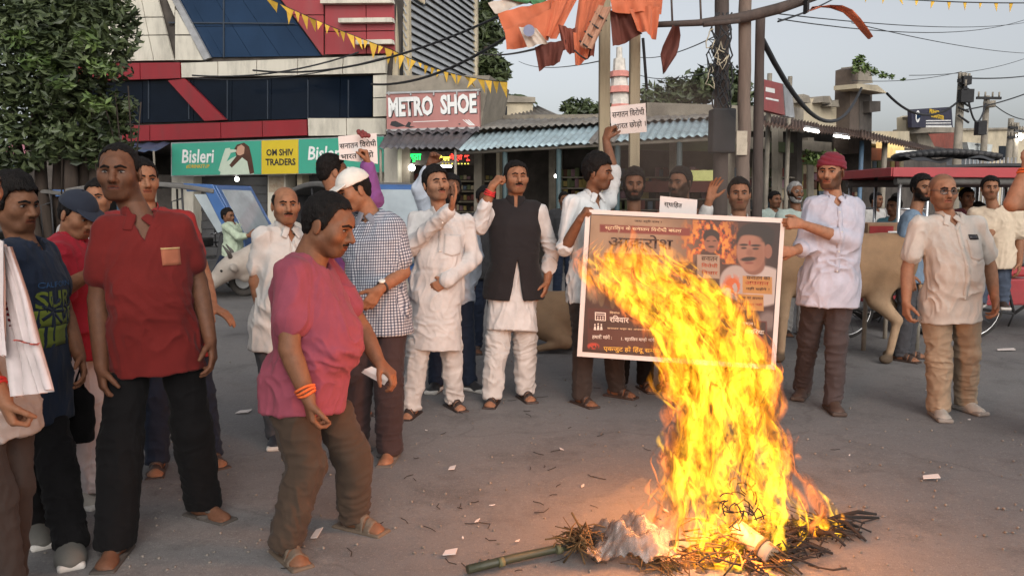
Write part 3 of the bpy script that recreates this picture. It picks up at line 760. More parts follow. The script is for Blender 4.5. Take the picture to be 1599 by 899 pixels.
    if tb:
        prs = [(cut(ell(hp_(0, -.016, .032), np.array((.092*w, .112, .102))*hs, A), lambda X, Y, Z: (.038-lf(X, Y, Z)[2]+.30*np.minimum(0, lf(X, Y, Z)[1]-.05)+.0)*hs), .004),
               (ell(hp_(0, -.118, .02), np.array((.028, .022, .026))*hs, A), .02)]
        part('turban', prs, .005, tb['m'], fold=lambda a: .006*np.abs(np.sin((toL(a, hc, A, hs)[:, 2]*95+toL(a, hc, A, hs)[:, 0]*28)))+(vnoise(toL(a, hc, A, hs)*30)-.5)*.005)
    for q in 'lr':
        th = sp.get(q+'thread')
        if th:
            W, E = J[q+'wr'], J[q+'el']; d = nz(E-W); mb = MB(); n0 = nz(np.cross(d, [.3, .5, .8])); n1 = np.cross(d, n0)
            for k in range(th.get('n', 2)):
                c_ = W+d*(th.get('at', .03)+.014*k); mb.tube([c_+(n0*math.cos(x)+n1*math.sin(x))*(.0335+.002*k)*S*min(fat, 1.1)+d*.004*math.sin(2*x+k) for x in np.linspace(0, 2*math.pi, 17)], .006, 6, caps=False)
            mb.build(th.get('name', 'wrist_thread'), th['m'], body)
        wt = sp.get(q+'watch')
        if wt:
            W, E = J[q+'wr'], J[q+'el']; d = nz(E-W); face = nz(np.array(wt, float)); face = nz(face-d*(face @ d)); n1 = np.cross(d, face); c_ = W+d*.035; mb = MB()
            mb.tube([c_+(face*math.cos(x)+n1*math.sin(x))*.034 for x in np.linspace(0, 2*math.pi, 17)], .007, 6, caps=False)
            wo = mb.build('watch', mat('watch_strap', (.03, .02, .018), rough=.5), body); MB().tube([c_+face*.032, c_+face*.043], .019, 14).build('watch_face', mat('watch_white', (.65, .62, .55), rough=.25, bump=0), wo)
    if sp.get('done'): sp['done'](dict(body=body, J=J, A=A, hc=hc, hs=hs, neck=neck, axu=axu, sl=sl, tf=tf, crot=crot, part=part, b0=b0, bv=o_bvh, hp=hp_, patch=sp.get('_patch'), S=S, fat=fat))
    return body
def mat_glass(name, col=(.75, .78, .8), rough=.03):
    if name in _M: return _M[name]
    m = bpy.data.materials.new(name); m.use_nodes = True; n = m.node_tree.nodes; l = m.node_tree.links
    for x in list(n): n.remove(x)
    o = n.new('ShaderNodeOutputMaterial'); t = n.new('ShaderNodeBsdfTransparent'); t.inputs[0].default_value = (*col, 1); g = n.new('ShaderNodeBsdfGlossy'); g.inputs['Roughness'].default_value = rough
    f = n.new('ShaderNodeFresnel'); f.inputs[0].default_value = 1.5; mx = n.new('ShaderNodeMixShader'); l.new(f.outputs[0], mx.inputs[0]); l.new(t.outputs[0], mx.inputs[1]); l.new(g.outputs[0], mx.inputs[2]); l.new(mx.outputs[0], o.inputs[0])
    _M[name] = m; return m
# ------------------------------------------------------------------ ground
def asphalt():
    m = bpy.data.materials.new('dusty_asphalt'); m.use_nodes = True; n = m.node_tree.nodes; l = m.node_tree.links; b = n['Principled BSDF']
    tc = n.new('ShaderNodeTexCoord'); src = tc.outputs['Object']
    def noise(s, d, r=.6):
        x = n.new('ShaderNodeTexNoise'); x.inputs['Scale'].default_value = s; x.inputs['Detail'].default_value = d; x.inputs['Roughness'].default_value = r; l.new(src, x.inputs['Vector']); return x.outputs[0]
    def ramp(i, a, c, lo, hi):
        x = n.new('ShaderNodeMapRange'); x.inputs[1].default_value = a; x.inputs[2].default_value = c; x.inputs[3].default_value = lo; x.inputs[4].default_value = hi; l.new(i, x.inputs[0]); return x.outputs[0]
    def mix(f, a, c, bt='MIX'):
        x = n.new('ShaderNodeMix'); x.data_type = 'RGBA'; x.blend_type = bt
        if isinstance(f, float): x.inputs[0].default_value = f
        else: l.new(f, x.inputs[0])
        for k, q in ((6, a), (7, c)):
            if isinstance(q, tuple): x.inputs[k].default_value = (*q, 1)
            else: l.new(q, x.inputs[k])
        return x.outputs[2]
    c = mix(ramp(noise(.35, 6), .35, .65, 0, 1), (.140, .134, .134), (.188, .178, .172))          # dust and bare tar
    c = mix(ramp(noise(1.7, 8, .75), .50, .64, 0, .75), c, (.105, .097, .094))                     # worn patches
    c = mix(ramp(noise(5.5, 6, .7), .60, .72, 0, .5), c, (.27, .235, .20))
    c = mix(ramp(noise(240, 3, .8), .55, .70, 0, .55), c, (.34, .31, .28))                       # pale stones
    c = mix(ramp(noise(150, 3, .8), .57, .72, 0, .7), c, (.065, .058, .053))                       # pits
    c = mix(ramp(noise(.9, 9, .8), .60, .66, 0, .6), c, (.085, .078, .074)); c = mix(ramp(noise(45, 5, .8), .56, .66, 0, .55), c, (.085, .078, .072)); c = mix(ramp(noise(70, 4, .8), .58, .68, 0, .6), c, (.36, .33, .30))
    vo = n.new('ShaderNodeTexVoronoi'); vo.feature = 'DISTANCE_TO_EDGE'; vo.inputs['Scale'].default_value = .33; va_ = n.new('ShaderNodeVectorMath'); va_.operation = 'MULTIPLY_ADD'; va_.inputs[1].default_value = (.5, .5, .5); wn = n.new('ShaderNodeTexNoise'); wn.inputs['Scale'].default_value = 3; wn.inputs['Detail'].default_value = 6; l.new(src, wn.inputs['Vector']); l.new(wn.outputs['Color'], va_.inputs[0]); l.new(src, va_.inputs[2]); l.new(va_.outputs[0], vo.inputs['Vector'])
    c = mix(ramp(vo.outputs['Distance'], 0, .006, .30, 0), c, (.06, .055, .052))
    l.new(mix(ramp(noise(40, 3), .3, .7, 0, 1), c, c), b.inputs['Base Color'])
    b.inputs['Roughness'].default_value = .88; b.inputs['Specular IOR Level'].default_value = .3
    bu = n.new('ShaderNodeBump'); bu.inputs['Strength'].default_value = .55; bu.inputs['Distance'].default_value = .012; l.new(noise(170, 4, .7), bu.inputs['Height'])
    b2 = n.new('ShaderNodeBump'); b2.inputs['Strength'].default_value = .35; b2.inputs['Distance'].default_value = .05; l.new(noise(4, 5), b2.inputs['Height']); l.new(b2.outputs[0], bu.inputs['Normal']); l.new(bu.outputs[0], b.inputs['Normal'])
    return m
xs = np.concatenate([np.linspace(-400, -12, 14), np.linspace(-10, 10, 81), np.linspace(12, 400, 14)]); ys = np.concatenate([np.linspace(-60, 0, 6), np.linspace(.25, 16, 64), np.linspace(17, 900, 24)])
gx, gy = np.meshgrid(xs, ys); gp = np.stack([gx, gy, np.zeros_like(gx)], -1).reshape(-1, 3)
gp[:, 2] = (fbm(gp*np.array([.45, .45, 1])+3, 3)-.44)*.03*np.clip(1.2-np.abs(gp[:, 1]-5)/12, 0, 1)
nxg = len(xs); gi = np.arange(len(xs)*len(ys)).reshape(len(ys), nxg)
gF = np.stack([gi[:-1, :-1], gi[:-1, 1:], gi[1:, 1:], gi[1:, :-1]], -1).reshape(-1, 4)
ground = link('ground', quick_mesh('ground', gp, gF, asphalt())); tagp(ground, 'dusty grey asphalt of the street crossing', None, None, 'structure')

# ------------------------------------------------------------------ facade helper
def xy(u, d): return np.array([(u-PW/2)/F_PX*d, d, 0.0])*1.0
class Fac:
    def __init__(s, u0, d0, u1, d1):
        s.A = P(u0, 318, d0); s.B = P(u1, 318, d1); s.A[2] = s.B[2] = 0; s.x = nz(s.B-s.A); s.n = np.array([s.x[1], -s.x[0], 0])   # n towards camera
    def pt(s, u, v, off=0.0): return PP(u, v, s.A+s.n*off, s.B+s.n*off)
    def poly(s, name, px, m, off=.0, th=.08, parent=None, inset=0.0, bevel=0.0):
        pts = [s.pt(u, v, off) for u, v in px]
        if inset:
            c = np.mean(pts, 0); pts = [p+nz(c-p)*inset*1.41 for p in pts]
        mb = MB(); mb.prism(pts, -s.n*th); return mb.build(name, m, parent, bevel)
    def panels(s, name, q, us, vs, m, off, th, parent, gap=.012):
        """split a pixel quad (tl, tr, br, bl) at fractions us / vs: one object per panel"""
        q = [s.pt(u, v, off) for u, v in q]; us = [0]+list(us)+[1]; vs = [0]+list(vs)+[1]
        def b(a, c): return (q[0]*(1-a)+q[1]*a)*(1-c)+(q[3]*(1-a)+q[2]*a)*c
        for i in range(len(us)-1):
            for j in range(len(vs)-1):
                p = [b(us[i], vs[j]), b(us[i+1], vs[j]), b(us[i+1], vs[j+1]), b(us[i], vs[j+1])]; c = np.mean(p, 0)
                p = [x+np.sign((c-x) @ s.x)*s.x*gap+np.array([0, 0, np.sign(c[2]-x[2])*gap]) for x in p]
                MB().prism(p, -s.n*th).build(name, m, parent)
def corr_sheet(name, a, b, c, d, m, parent, pitch=.085, amp=.018, th=.004):
    """corrugated sheet, ridges running a->d; a,b eave corners, d,c ridge corners"""
    a, b, c, d = [np.asarray(q, float) for q in (a, b, c, d)]; W = np.linalg.norm(b-a); n = max(8, int(W/pitch*6)); nr = nz(np.cross(b-a, d-a)); V = []; 
    for j in (0, .33, .66, 1):
        for i in range(n+1):
            t = i/n; V.append((a*(1-t)+b*t)*(1-j)+(d*(1-t)+c*t)*j+nr*amp*math.sin(2*math.pi*t*W/pitch)+UP*(.012*math.sin(3*t+j*5)))
    V = np.array(V); N = len(V); V = np.concatenate([V, V-nr*th]); F = []
    for j in range(3):
        for i in range(n):
            q = (j*(n+1)+i, j*(n+1)+i+1, (j+1)*(n+1)+i+1, (j+1)*(n+1)+i); F.append(q); F.append(tuple(x+N for x in q[::-1]))
    for i in range(n): F.append((i, i+N, i+1+N, i+1)); k = 3*(n+1); F.append((k+i+1, k+i+1+N, k+i+N, k+i))
    bb = base_of(parent) if parent is not None else 0
    return link(name, quick_mesh(name, V-bb, F, m), parent)
# ------------------------------------------------------------------ building of red and white panels
M_WHITE = mat('panel_white', '#c9c3b4', rough=.45, var=.10, scale=1.2, bump=.03, bscale=8, dirt=.75, dirtcol=(.25, .23, .19), dscale=2.2, stretch=(1, 1, .3))
M_RED = mat('panel_red', (.24, .016, .022), rough=.38, var=.12, scale=1.0, bump=.03, bscale=8, dirt=.45, dirtcol=(.12, .04, .04), dscale=2.2, stretch=(1, 1, .3))
M_REDP = mat('panel_red_faded', (.30, .040, .046), rough=.42, var=.10, scale=1.0, bump=.03, bscale=8, dirt=.5, dirtcol=(.22, .07, .07), dscale=2.0, stretch=(1, 1, .3))
M_GLASS = mat('dark_window_glass', (.006, .010, .018), rough=.10, var=.3, scale=.7, bump=.02, bscale=3, spec=.12)
M_GLASSB = mat('blue_window_glass', (.016, .036, .075), rough=.10, var=.2, scale=.6, bump=.02, bscale=3, spec=.15)
M_MULL = mat('mullion', (.03, .04, .055), rough=.4, bump=.05)
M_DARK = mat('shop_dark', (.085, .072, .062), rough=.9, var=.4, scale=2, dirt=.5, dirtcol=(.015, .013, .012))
M_CONC = mat('old_plaster', '#8d8578', rough=.92, var=.2, scale=2.5, bump=.3, bscale=25, dirt=.75, dirtcol=(.07, .06, .05), dscale=1.0)
M_CREAM = mat('cream_plaster', '#b9ad95', rough=.92, var=.15, scale=2.0, bump=.2, bscale=25, dirt=.55, dirtcol=(.14, .12, .10), dscale=.8)
M_ALU = mat('pale_metal', (.42, .42, .42), rough=.45, metal=.6, bump=.05, dirt=.3)
LF = Fac(160, 21.6, 605, 19.6)
b0_ = LF.pt(400, 445); b0_[2] = 0
LB = empty('commercial_building', b0_, 'three storey shop building clad in red and white panels with slanted dark glass', 'building')
LF.poly('wall', [(60, 232), (604, 214), (618, -40), (60, -60)], M_DARK, -.10, 6.0, LB)
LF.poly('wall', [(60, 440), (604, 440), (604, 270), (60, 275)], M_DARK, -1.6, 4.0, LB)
LF.panels('panel', [(130, -60), (232, -60), (272, 95), (130, 97)], [.30, .78], [.35, .56, .74], M_WHITE, .06, .05, LB)
for q in ([(232, -60), (232, -60), (262, 27), (272, 27)],): pass
LF.poly('panel', [(241, -60), (236, -60), (272, 26), (273, 8)], M_WHITE, .06, .05, LB)
LF.poly('panel', [(273.5, 16), (273.5, 54), (297, 54), (276, 16)], M_WHITE, .06, .05, LB); LF.poly('panel', [(273.5, 56), (273.5, 94), (317, 94), (298, 56)], M_WHITE, .06, .05, LB)
LF.poly('window_frame', [(237, -60), (246, -60), (328, 90), (318, 94)], M_ALU, .09, .08, LB)
LF.panels('glass', [(247, -60), (392, -60), (502, 88), (328, 90)], [.12, .38, .64, .88], [.36, .68], M_GLASSB, -.03, .05, LB, .006)
LF.poly('mullion', [(348, -60), (350, -60), (350, 90), (348, 90)], M_MULL, .0, .06, LB); LF.poly('mullion', [(262, 34.5), (458, 36), (460, 38), (264, 36.5)], M_MULL, .002, .06, LB)
LF.poly('panel', [(393, -60), (505, -60), (505, 23), (457, 23)], M_REDP, .06, .05, LB); LF.poly('panel', [(458, 24.5), (505, 24.5), (505, 86), (503, 86)], M_REDP, .06, .05, LB)
LF.panels('panel', [(507, -60), (614, -60), (617, 84), (507, 86)], [.6], [.42, .75], M_REDP, .06, .05, LB)
for a, y0, y1 in ((500, -2, 5), (528, 28, 35), (555, 62, 69)): LF.poly('fin', [(a, y0+.5), (611, y0-.5), (613, y1-.5), (a, y1+.5)], M_WHITE, .22, .16, LB)
LF.panels('panel', [(282, 98), (604, 86), (602, 115), (283, 122)], [.19, .385, .585, .80], [], M_WHITE, .12, .12, LB)
LF.panels('panel', [(120, 99), (281, 97), (282, 123), (120, 128)], [.4, .62], [], M_RED, .14, .12, LB)
LF.panels('glass', [(120, 129), (582, 118), (581, 183), (120, 195)], [.24, .42, .55, .68, .80, .90], [], M_GLASS, -.02, .05, LB, .008)
for x in (231, 294, 354, 417, 480, 543): LF.poly('mullion', [(x, 125), (x+1.4, 125), (x+1.4, 186), (x, 186)], M_MULL, .01, .05, LB)
LF.poly('diagonal_beam', [(262, 126), (288, 123), (352, 187), (319, 189)], M_RED, .10, .10, LB)
LF.panels('panel', [(190, 196), (479, 186), (480, 212), (190, 222)], [.16, .55, .77], [], M_RED, .16, .14, LB)
LF.panels('panel', [(480, 184), (603, 184), (603, 211), (481, 213)], [.5], [], M_WHITE, .15, .14, LB); LF.panels('panel', [(582, 117), (604, 116), (604, 182), (582, 183)], [], [.55], M_WHITE, .07, .08, LB)
# ground floor: piers, shutters, posters
for (x0, x1, m) in ((268, 302, M_WHITE), (418, 446, M_WHITE), (464, 472, M_CREAM), (545, 556, M_CREAM), (588, 604, M_WHITE)):
    LF.poly('pier', [(x0, 270), (x1, 270), (x1, 446), (x0, 446)], m, -.2, .5, LB)
M_SHUT = mat('shutter_grey', (.075, .075, .078), rough=.6, var=.15, dirt=.4)
for (x0, x1, y0, y1) in ((303, 417, 276, 440), (473, 545, 274, 440)):
    for k in range(12): a = y0+(y1-y0)*k/12; LF.poly('shutter_slat', [(x0, a+.4), (x1, a+.4), (x1, a+(y1-y0)/12-.5), (x0, a+(y1-y0)/12-.5)], M_SHUT, -.55+.02*(k % 2), .05, LB)
LF.poly('poster', [(420, 276), (443, 276), (443, 300), (420, 300)], mat('poster_paper', '#a89a86', dirt=.8, dirtcol=(.25, .12, .06), dscale=9), -.185, .01, LB)
# shop signboard
SGN = empty('shop_signboard', LF.pt(434, 275, .3), 'long teal shop signboard with a yellow name panel above the shutters', 'sign')
M_TEAL = mat('sign_teal', '#3d9a82', rough=.4, var=.06, scale=.8, bump=.02, dirt=.12); M_YEL = mat('sign_yellow', '#c9b12a', rough=.4, var=.05, scale=.8, bump=.02, dirt=.12)
M_LETW = mat('letter_white', (.72, .72, .70), rough=.5, var=.05, bump=0); M_LETD = mat('letter_dark', (.02, .02, .022), rough=.5, var=.1, bump=0); M_LETY = mat('letter_yellow', '#c9a52a', rough=.5, var=.1, bump=0)
LF.poly('board', [(267, 223), (600, 212), (600, 269.5), (267, 275.5)], M_ALU, .28, .10, SGN)
LF.poly('sign_face', [(268.5, 224.5), (407.5, 219.7), (407.5, 272), (268.5, 274)], M_TEAL, .295, .014, SGN); LF.poly('sign_face', [(408.5, 219.7), (465.5, 217.8), (465.5, 271), (408.5, 272)], M_YEL, .295, .014, SGN); LF.poly('sign_face', [(466.5, 217.8), (599, 213.5), (599, 268.5), (466.5, 271)], M_TEAL, .295, .014, SGN)
def ftext(F, nm, s, m, u, v, hpx, wpx, off, par, bold=.0, sh=0.0, rise=0.0):
    o = F.pt(u, v, off); sc = o[1]/F_PX; xd = nz(F.x+UP*rise); yd = np.cross(F.n, xd); yd = nz(yd); yd = yd if yd[2] > 0 else -yd
    return text(nm, s, m, o, xd, yd, hpx*sc, wpx*sc/abs(F.x[0]) if wpx else None, .002, par, bold, shear=sh)
ftext(LF, 'lettering', 'Bisleri', M_LETW, 309, 244, 21, 56, .30, SGN, .02, .15); ftext(LF, 'lettering', '#DRINKITUP', M_LETY, 309, 260, 6, 40, .30, SGN, .02)
ftext(LF, 'lettering', 'OM SHIV', M_LETD, 437, 238, 10.5, 45, .30, SGN, .03); ftext(LF, 'lettering', 'TRADERS', M_LETD, 438, 253, 10.5, 50, .30, SGN, .03)
ftext(LF, 'lettering', 'Bisleri', M_LETW, 508, 239, 21, 58, .30, SGN, .02, .15); ftext(LF, 'lettering', '#DRINKITUP', M_LETY, 512, 256, 6, 40, .30, SGN, .02)
# printed picture of a woman drinking, on the sign
def fl(nm, px, m, off, F=LF, par=SGN): return F.poly(nm, px, m, off, .004, par)
M_PSK = mat('print_skin', '#b78f78', bump=0, var=.05); M_PHR = mat('print_hair', '#4a2d20', bump=0, var=.2); M_PWH = mat('print_white', '#b9c6b4', bump=0, var=.05)
fl('print', [(343, 273), (350, 255), (362, 247), (370, 243), (386, 243), (394, 252), (396, 272)], M_PWH, .299)
fl('print', [(341, 266), (349, 240), (352, 232), (359, 231), (360, 240), (352, 256), (346, 270)], M_PWH, .3005)
fl('print', [(366, 232), (370, 226), (381, 223), (389, 229), (393, 246), (397, 270), (390, 272), (386, 252), (378, 246), (362, 262), (358, 258), (369, 244)], M_PHR, .3015)
fl('print', [(369, 238), (371, 229), (377, 226), (382, 230), (381, 240), (375, 243), (371, 242)], M_PSK, .303)
fl('print', [(350, 237), (353, 233), (369, 234), (369, 237), (360, 239), (352, 241)], M_PWH, .3045)

# blue tarpaulin lean-to left of the sign
TP = empty('tarpaulin_awning', LF.pt(235, 240, .4), 'small blue tarpaulin awning on sticks left of the teal signboard', 'awning')
p_ = [LF.pt(196, 240, 1.4), LF.pt(240, 236, 1.4), LF.pt(266, 223, .1), LF.pt(205, 223, .1)]
corr_sheet('tarp', p_[0], p_[1], p_[2], p_[3], mat('tarp_blue', (.05, .075, .14), rough=.7, dirt=.4), TP, .3, .02)
for a in p_[:2]: MB().tube([[a[0], a[1], 0], a], .025, 6).build('post', M_CONC, TP)

# ------------------------------------------------------------------ louvred house behind, shoe shop, tin awnings
M_SLAT = mat('louvre_grey', '#a2a5a8', rough=.6, var=.12, scale=3, bump=.1, dirt=.35); M_SLATD = mat('louvre_back', (.022, .022, .024), rough=.9)
LA = P(632, 318, 20.2); LA[2] = 0; ld = nz([.27, 1, 0]); LH = empty('louvred_building', LA, 'grey building with a wall of horizontal louvres behind the shoe shop', 'building')
lw = 5.6; ln_ = np.array([-ld[1], ld[0], 0]); ln_ = -ln_ if ln_ @ np.array([1, 0, 0]) < 0 else ln_      # towards street
MB().prism([LA+UP*3.4, LA+ld*lw+UP*3.4, LA+ld*lw+UP*8.2, LA+UP*8.2], -ln_*2.5).build('wall', M_SLATD, LH)
for k in range(24):
    z = 3.7+k*.19; c = LA+ld*lw/2+ln_*.06+UP*z; ax1 = ld; ax2 = nz(ln_*.45-UP*.9); ax3 = np.cross(ax1, ax2)
    MB().box(c, (lw, .205, .02), M=np.stack([ax1, ax2, ax3], 1)).build('slat', M_SLAT, LH)
for t in (.02, 1.0): MB().box(LA+ld*lw*t+ln_*.08+UP*5.8, (.16, .16, 4.8), math.atan2(ld[1], ld[0])).build('corner_post', M_CREAM, LH)
MB().box(LA+np.array([-.22, -.25, 3.4]), (.30, .3, 6.8)).build('pillar', M_CREAM, LH)
for k in range(7): MB().box(LA+ld*(.35+.12*k)+ln_*.16+UP*7.0, (.05, .05, .9)).build('window_bar', M_CREAM, LH)
MB().box(LA+ld*.75+ln_*.13+UP*7.0, (.95, .03, .95), math.atan2(ld[1], ld[0])).build('window', M_GLASS, LH)
MF = Fac(598, 18.4, 750, 18.0)
MS = empty('shop_signboard', MF.pt(675, 202), 'faded pink METRO SHOE signboard with white block letters above the tin awning', 'sign')
M_PINK = mat('sign_pink', '#a8726c', rough=.5, var=.15, scale=1.5, bump=.03, dirt=.5, dirtcol=(.42, .2, .17), dscale=1.5)
MF.poly('board', [(603, 146), (748, 141), (749, 199), (604, 203)], M_PINK, 0, .14, MS)
for q in ([(603, 144), (749, 139), (749, 142), (603, 147)], [(603, 202), (749, 198), (749, 201), (603, 205)]): MF.poly('frame_rail', q, M_ALU, .03, .2, MS)
for x in (606, 640, 676, 712, 745): MF.poly('bolt', [(x, 143), (x+2, 143), (x+2, 149), (x, 149)], M_ALU, .05, .05, MS)
ftext(MF, 'lettering_shadow', 'METRO', M_LETD, 642.3, 167.8, 30, 70, .006, MS, .05, 0, .02); ftext(MF, 'lettering_shadow', 'SHOE', M_LETD, 717, 163.8, 30, 56, .006, MS, .05, 0, .02)
ftext(MF, 'lettering', 'METRO', M_LETW, 641, 166.5, 30, 70, .02, MS, .045, 0, .02); ftext(MF, 'lettering', 'SHOE', M_LETW, 715.7, 162.5, 30, 56, .02, MS, .045, 0, .02)
for q in ([(609, 196), (611, 190), (618, 189), (630, 195), (634, 197), (620, 199)], [(632, 198), (638, 190), (642, 192), (640, 197), (648, 198), (640, 200)], [(716, 193), (719, 193), (719, 195), (716, 195)]): MF.poly('print', q, M_LETD, .004, .004, MS)
MF.poly('print', [(645, 190), (700, 188), (700, 189), (645, 191)], M_LETW, .004, .004, MS)
for k in range(3): MF.poly('print', [(722+4*k, 187), (724+4*k, 187), (736+3*k, 196), (733+3*k, 196)], M_LETW, .004, .004, MS)
M_TIN = mat('tin_dark', '#5d5c60', rough=.55, metal=.35, var=.25, scale=3, bump=.1, dirt=.55, dirtcol=(.10, .07, .05), dscale=1.2)
M_TINB = mat('tin_bluish', '#a3b6bb', rough=.5, metal=.25, var=.22, scale=2.2, bump=.1, dirt=.5, dirtcol=(.13, .10, .08), dscale=1.4)
M_TING = mat('tin_weathered', '#77736d', rough=.75, metal=.2, var=.3, scale=2, bump=.15, dirt=.7, dirtcol=(.10, .065, .045), dscale=1.2)
SS = empty('shop_house', MF.pt(670, 440)*np.array([1, 1, 0]), 'low shoe shop with lit display and tin roof under the pink signboard', 'building')
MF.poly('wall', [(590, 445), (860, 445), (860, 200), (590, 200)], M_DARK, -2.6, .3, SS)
MF.poly('upper_wall', [(604, 200), (750, 200), (765, 118), (604, 118)], M_CONC, -.3, 2.4, SS)
MF.poly('side_wall', [(600, 445), (621, 445), (621, 231), (600, 231)], M_WHITE, .0, .5, SS)
for x0, x1, m in ((624, 640, M_CONC), (740, 752, M_CONC), (775, 780, M_CREAM)): MF.poly('pier', [(x0, 445), (x1, 445), (x1, 228), (x0, 228)], m, -.3, .3, SS)
MF.poly('counter', [(642, 400), (740, 400), (740, 350), (642, 350)], mat('counter_wood', (.14, .08, .05), dirt=.4), -.6, .5, SS)
for j in range(5):
    MF.poly('shelf', [(642, 282+j*16), (775, 282+j*16), (775, 284+j*16), (642, 284+j*16)], M_CREAM, -1.9, .5, SS)
gc_ = [mat('goods_'+n, c, bump=0, var=.2) for n, c in (('red', '#6e3a34'), ('cream', '#9a8d74'), ('blue', '#54626e'), ('green', '#5d6444'), ('pink', '#7e6068'), ('brown', '#54382a'), ('yellow', '#8f7e48'))]
gb = [MB() for _ in gc_]
for j in range(6):
    for i in range(22):
        if rng.random() < .85:
            u = 645+i*5.8; v = 281+j*16; p = MF.pt(u, v, -1.75); s_ = .05+.05*rng.random(); gb[int(rng.integers(7))].box(p+UP*(s_*.7+.01), (.07, .12, s_*1.4))
for g_, m in zip(gb, gc_):
    o = g_.build('goods', m, SS); o['kind'] = 'stuff'
# LED board and lamp
LED = empty('led_sign', MF.pt(690, 250, -.4), 'dark LED board scrolling green, yellow and red characters under the tin awning', 'sign')
MF.poly('board', [(634, 236), (740, 236), (740, 258), (634, 258)], M_DARK, -.35, .08, LED)
for s_, c, u, v, w, h in (('जूता', (.02, .9, .15), 647, 247, 22, 13), ('सेल', (.9, .75, .1), 692, 247, 22, 9), ('मेट्रो शू', (1, .06, .04), 718, 246, 32, 12)):
    m = mat('led_'+str(u), (0, 0, 0), bump=0, emit=c, estr=1.6); ftext(MF, 'led_text', s_, m, u, v, h, w, -.345, LED, .03)
for k in range(9): MF.poly('led_text', [(690+5*k, 255), (692+5*k, 255), (692+5*k, 256.5), (690+5*k, 256.5)], mat('led_692', (0, 0, 0)), -.34, .004, LED)
M_LAMP = mat('lamp_lit', (.8, .8, .8), bump=0, emit=(1, .97, .9), estr=14)
def bulb(F, u, v, off, r, lab):
    o = empty('bulb', F.pt(u, v, off), lab, 'lamp'); MB().ball(F.pt(u, v, off), r, 10, 7).build('globe', M_LAMP, o); MB().tube([F.pt(u, v, off)+UP*r*.8, F.pt(u, v, off)+UP*(r+.12)], .02, 6).build('holder', M_LETD, o)
def tube_light(p, q, lab):
    o = empty('tube_light', (np.asarray(p)+q)/2, lab, 'lamp', 'tube lights under the awnings'); MB().tube([p, q], .02, 8).build('tube', M_LAMP, o); MB().tube([np.asarray(p)+UP*.04, np.asarray(q)+UP*.04], .022, 6).build('batten', M_ALU, o)
bulb(MF, 643, 262, -.15, .075, 'glowing round bulb beside the green LED characters'); bulb(LF, 370, 280, -.05, .055, 'glowing bulb under the teal signboard')
tube_light(MF.pt(673, 260, -.2), MF.pt(705, 260, -.2), 'tube light below the LED board in the shoe shop'); tube_light(MF.pt(755, 236.5, .5), MF.pt(765, 236.5, .5), 'short tube light under the edge of the bluish tin awning')
# awnings
AW = empty('tin_awning', MF.pt(660, 232, 1.3)*np.array([1, 1, 0]), 'dark corrugated tin awning below the pink METRO SHOE signboard', 'awning')
e0, e1 = MF.pt(590, 232, 1.5), MF.pt(714, 232, 1.5); r0, r1 = MF.pt(606, 206, .1), MF.pt(739, 205, .1)
for k in range(4): f = lambda a, b, t: a*(1-t)+b*t; corr_sheet('sheet', f(e0, e1, k/4), f(e0, e1, (k+1)/4+.01), f(r0, r1, (k+1)/4+.01), f(r0, r1, k/4)+UP*.012*(k % 2), M_TIN, AW, .16, .022)
corr_sheet('ridge_sheet', MF.pt(604, 209, .35), MF.pt(748, 207, .35), MF.pt(748, 200, .0), MF.pt(604, 203, .0), M_TIN, AW, .22, .03)
for x in (594, 711): a = MF.pt(x, 233, 1.4); MB().tube([[a[0], a[1], 0], a], .03, 6).build('post', M_CONC, AW)
BW = empty('tin_awning', P(910, 440, 15)*np.array([1, 1, 0]), 'long bluish corrugated tin awning along the dark shops in the centre', 'awning')
E0, E1 = P(714, 235, 16.6), P(1112, 211, 13.6); R0, R1 = P(742, 207, 18.2), P(1120, 184, 16.2)
for k in range(9):
    t0, t1 = k/9, (k+1)/9+.012; corr_sheet('sheet', E0*(1-t0)+E1*t0-UP*.03*rng.random(), E0*(1-t1)+E1*t1-UP*.03*rng.random(), R0*(1-t1)+R1*t1, R0*(1-t0)+R1*t0+UP*.015*(k % 2), M_TINB if k not in (5,) else M_TING, BW, .15, .02)
S0, S1 = P(742, 206, 17.9), P(1125, 188, 15.9); T0, T1 = P(790, 184, 21), P(1160, 172, 19)
for k in range(7):
    t0, t1 = k/7, (k+1)/7+.01; corr_sheet('sheet', S0*(1-t0)+S1*t0+UP*.05, S0*(1-t1)+S1*t1+UP*.05, T0*(1-t1)+T1*t1, T0*(1-t0)+T1*t0+UP*.02, M_TING, BW, .16, .022)
for t in (.22, .45, .68, .9): a = E0*(1-t)+E1*t; MB().tube([[a[0], a[1]+.15, 0], a+np.array([0, .15, 0])], .05, 8).build('post', mat('post_teal', (.04, .07, .075), rough=.6, dirt=.5), BW)
MB().tube([E0+np.array([0, .12, -.05]), E1+np.array([0, .12, -.05])], .035, 6).build('beam', M_CONC, BW)
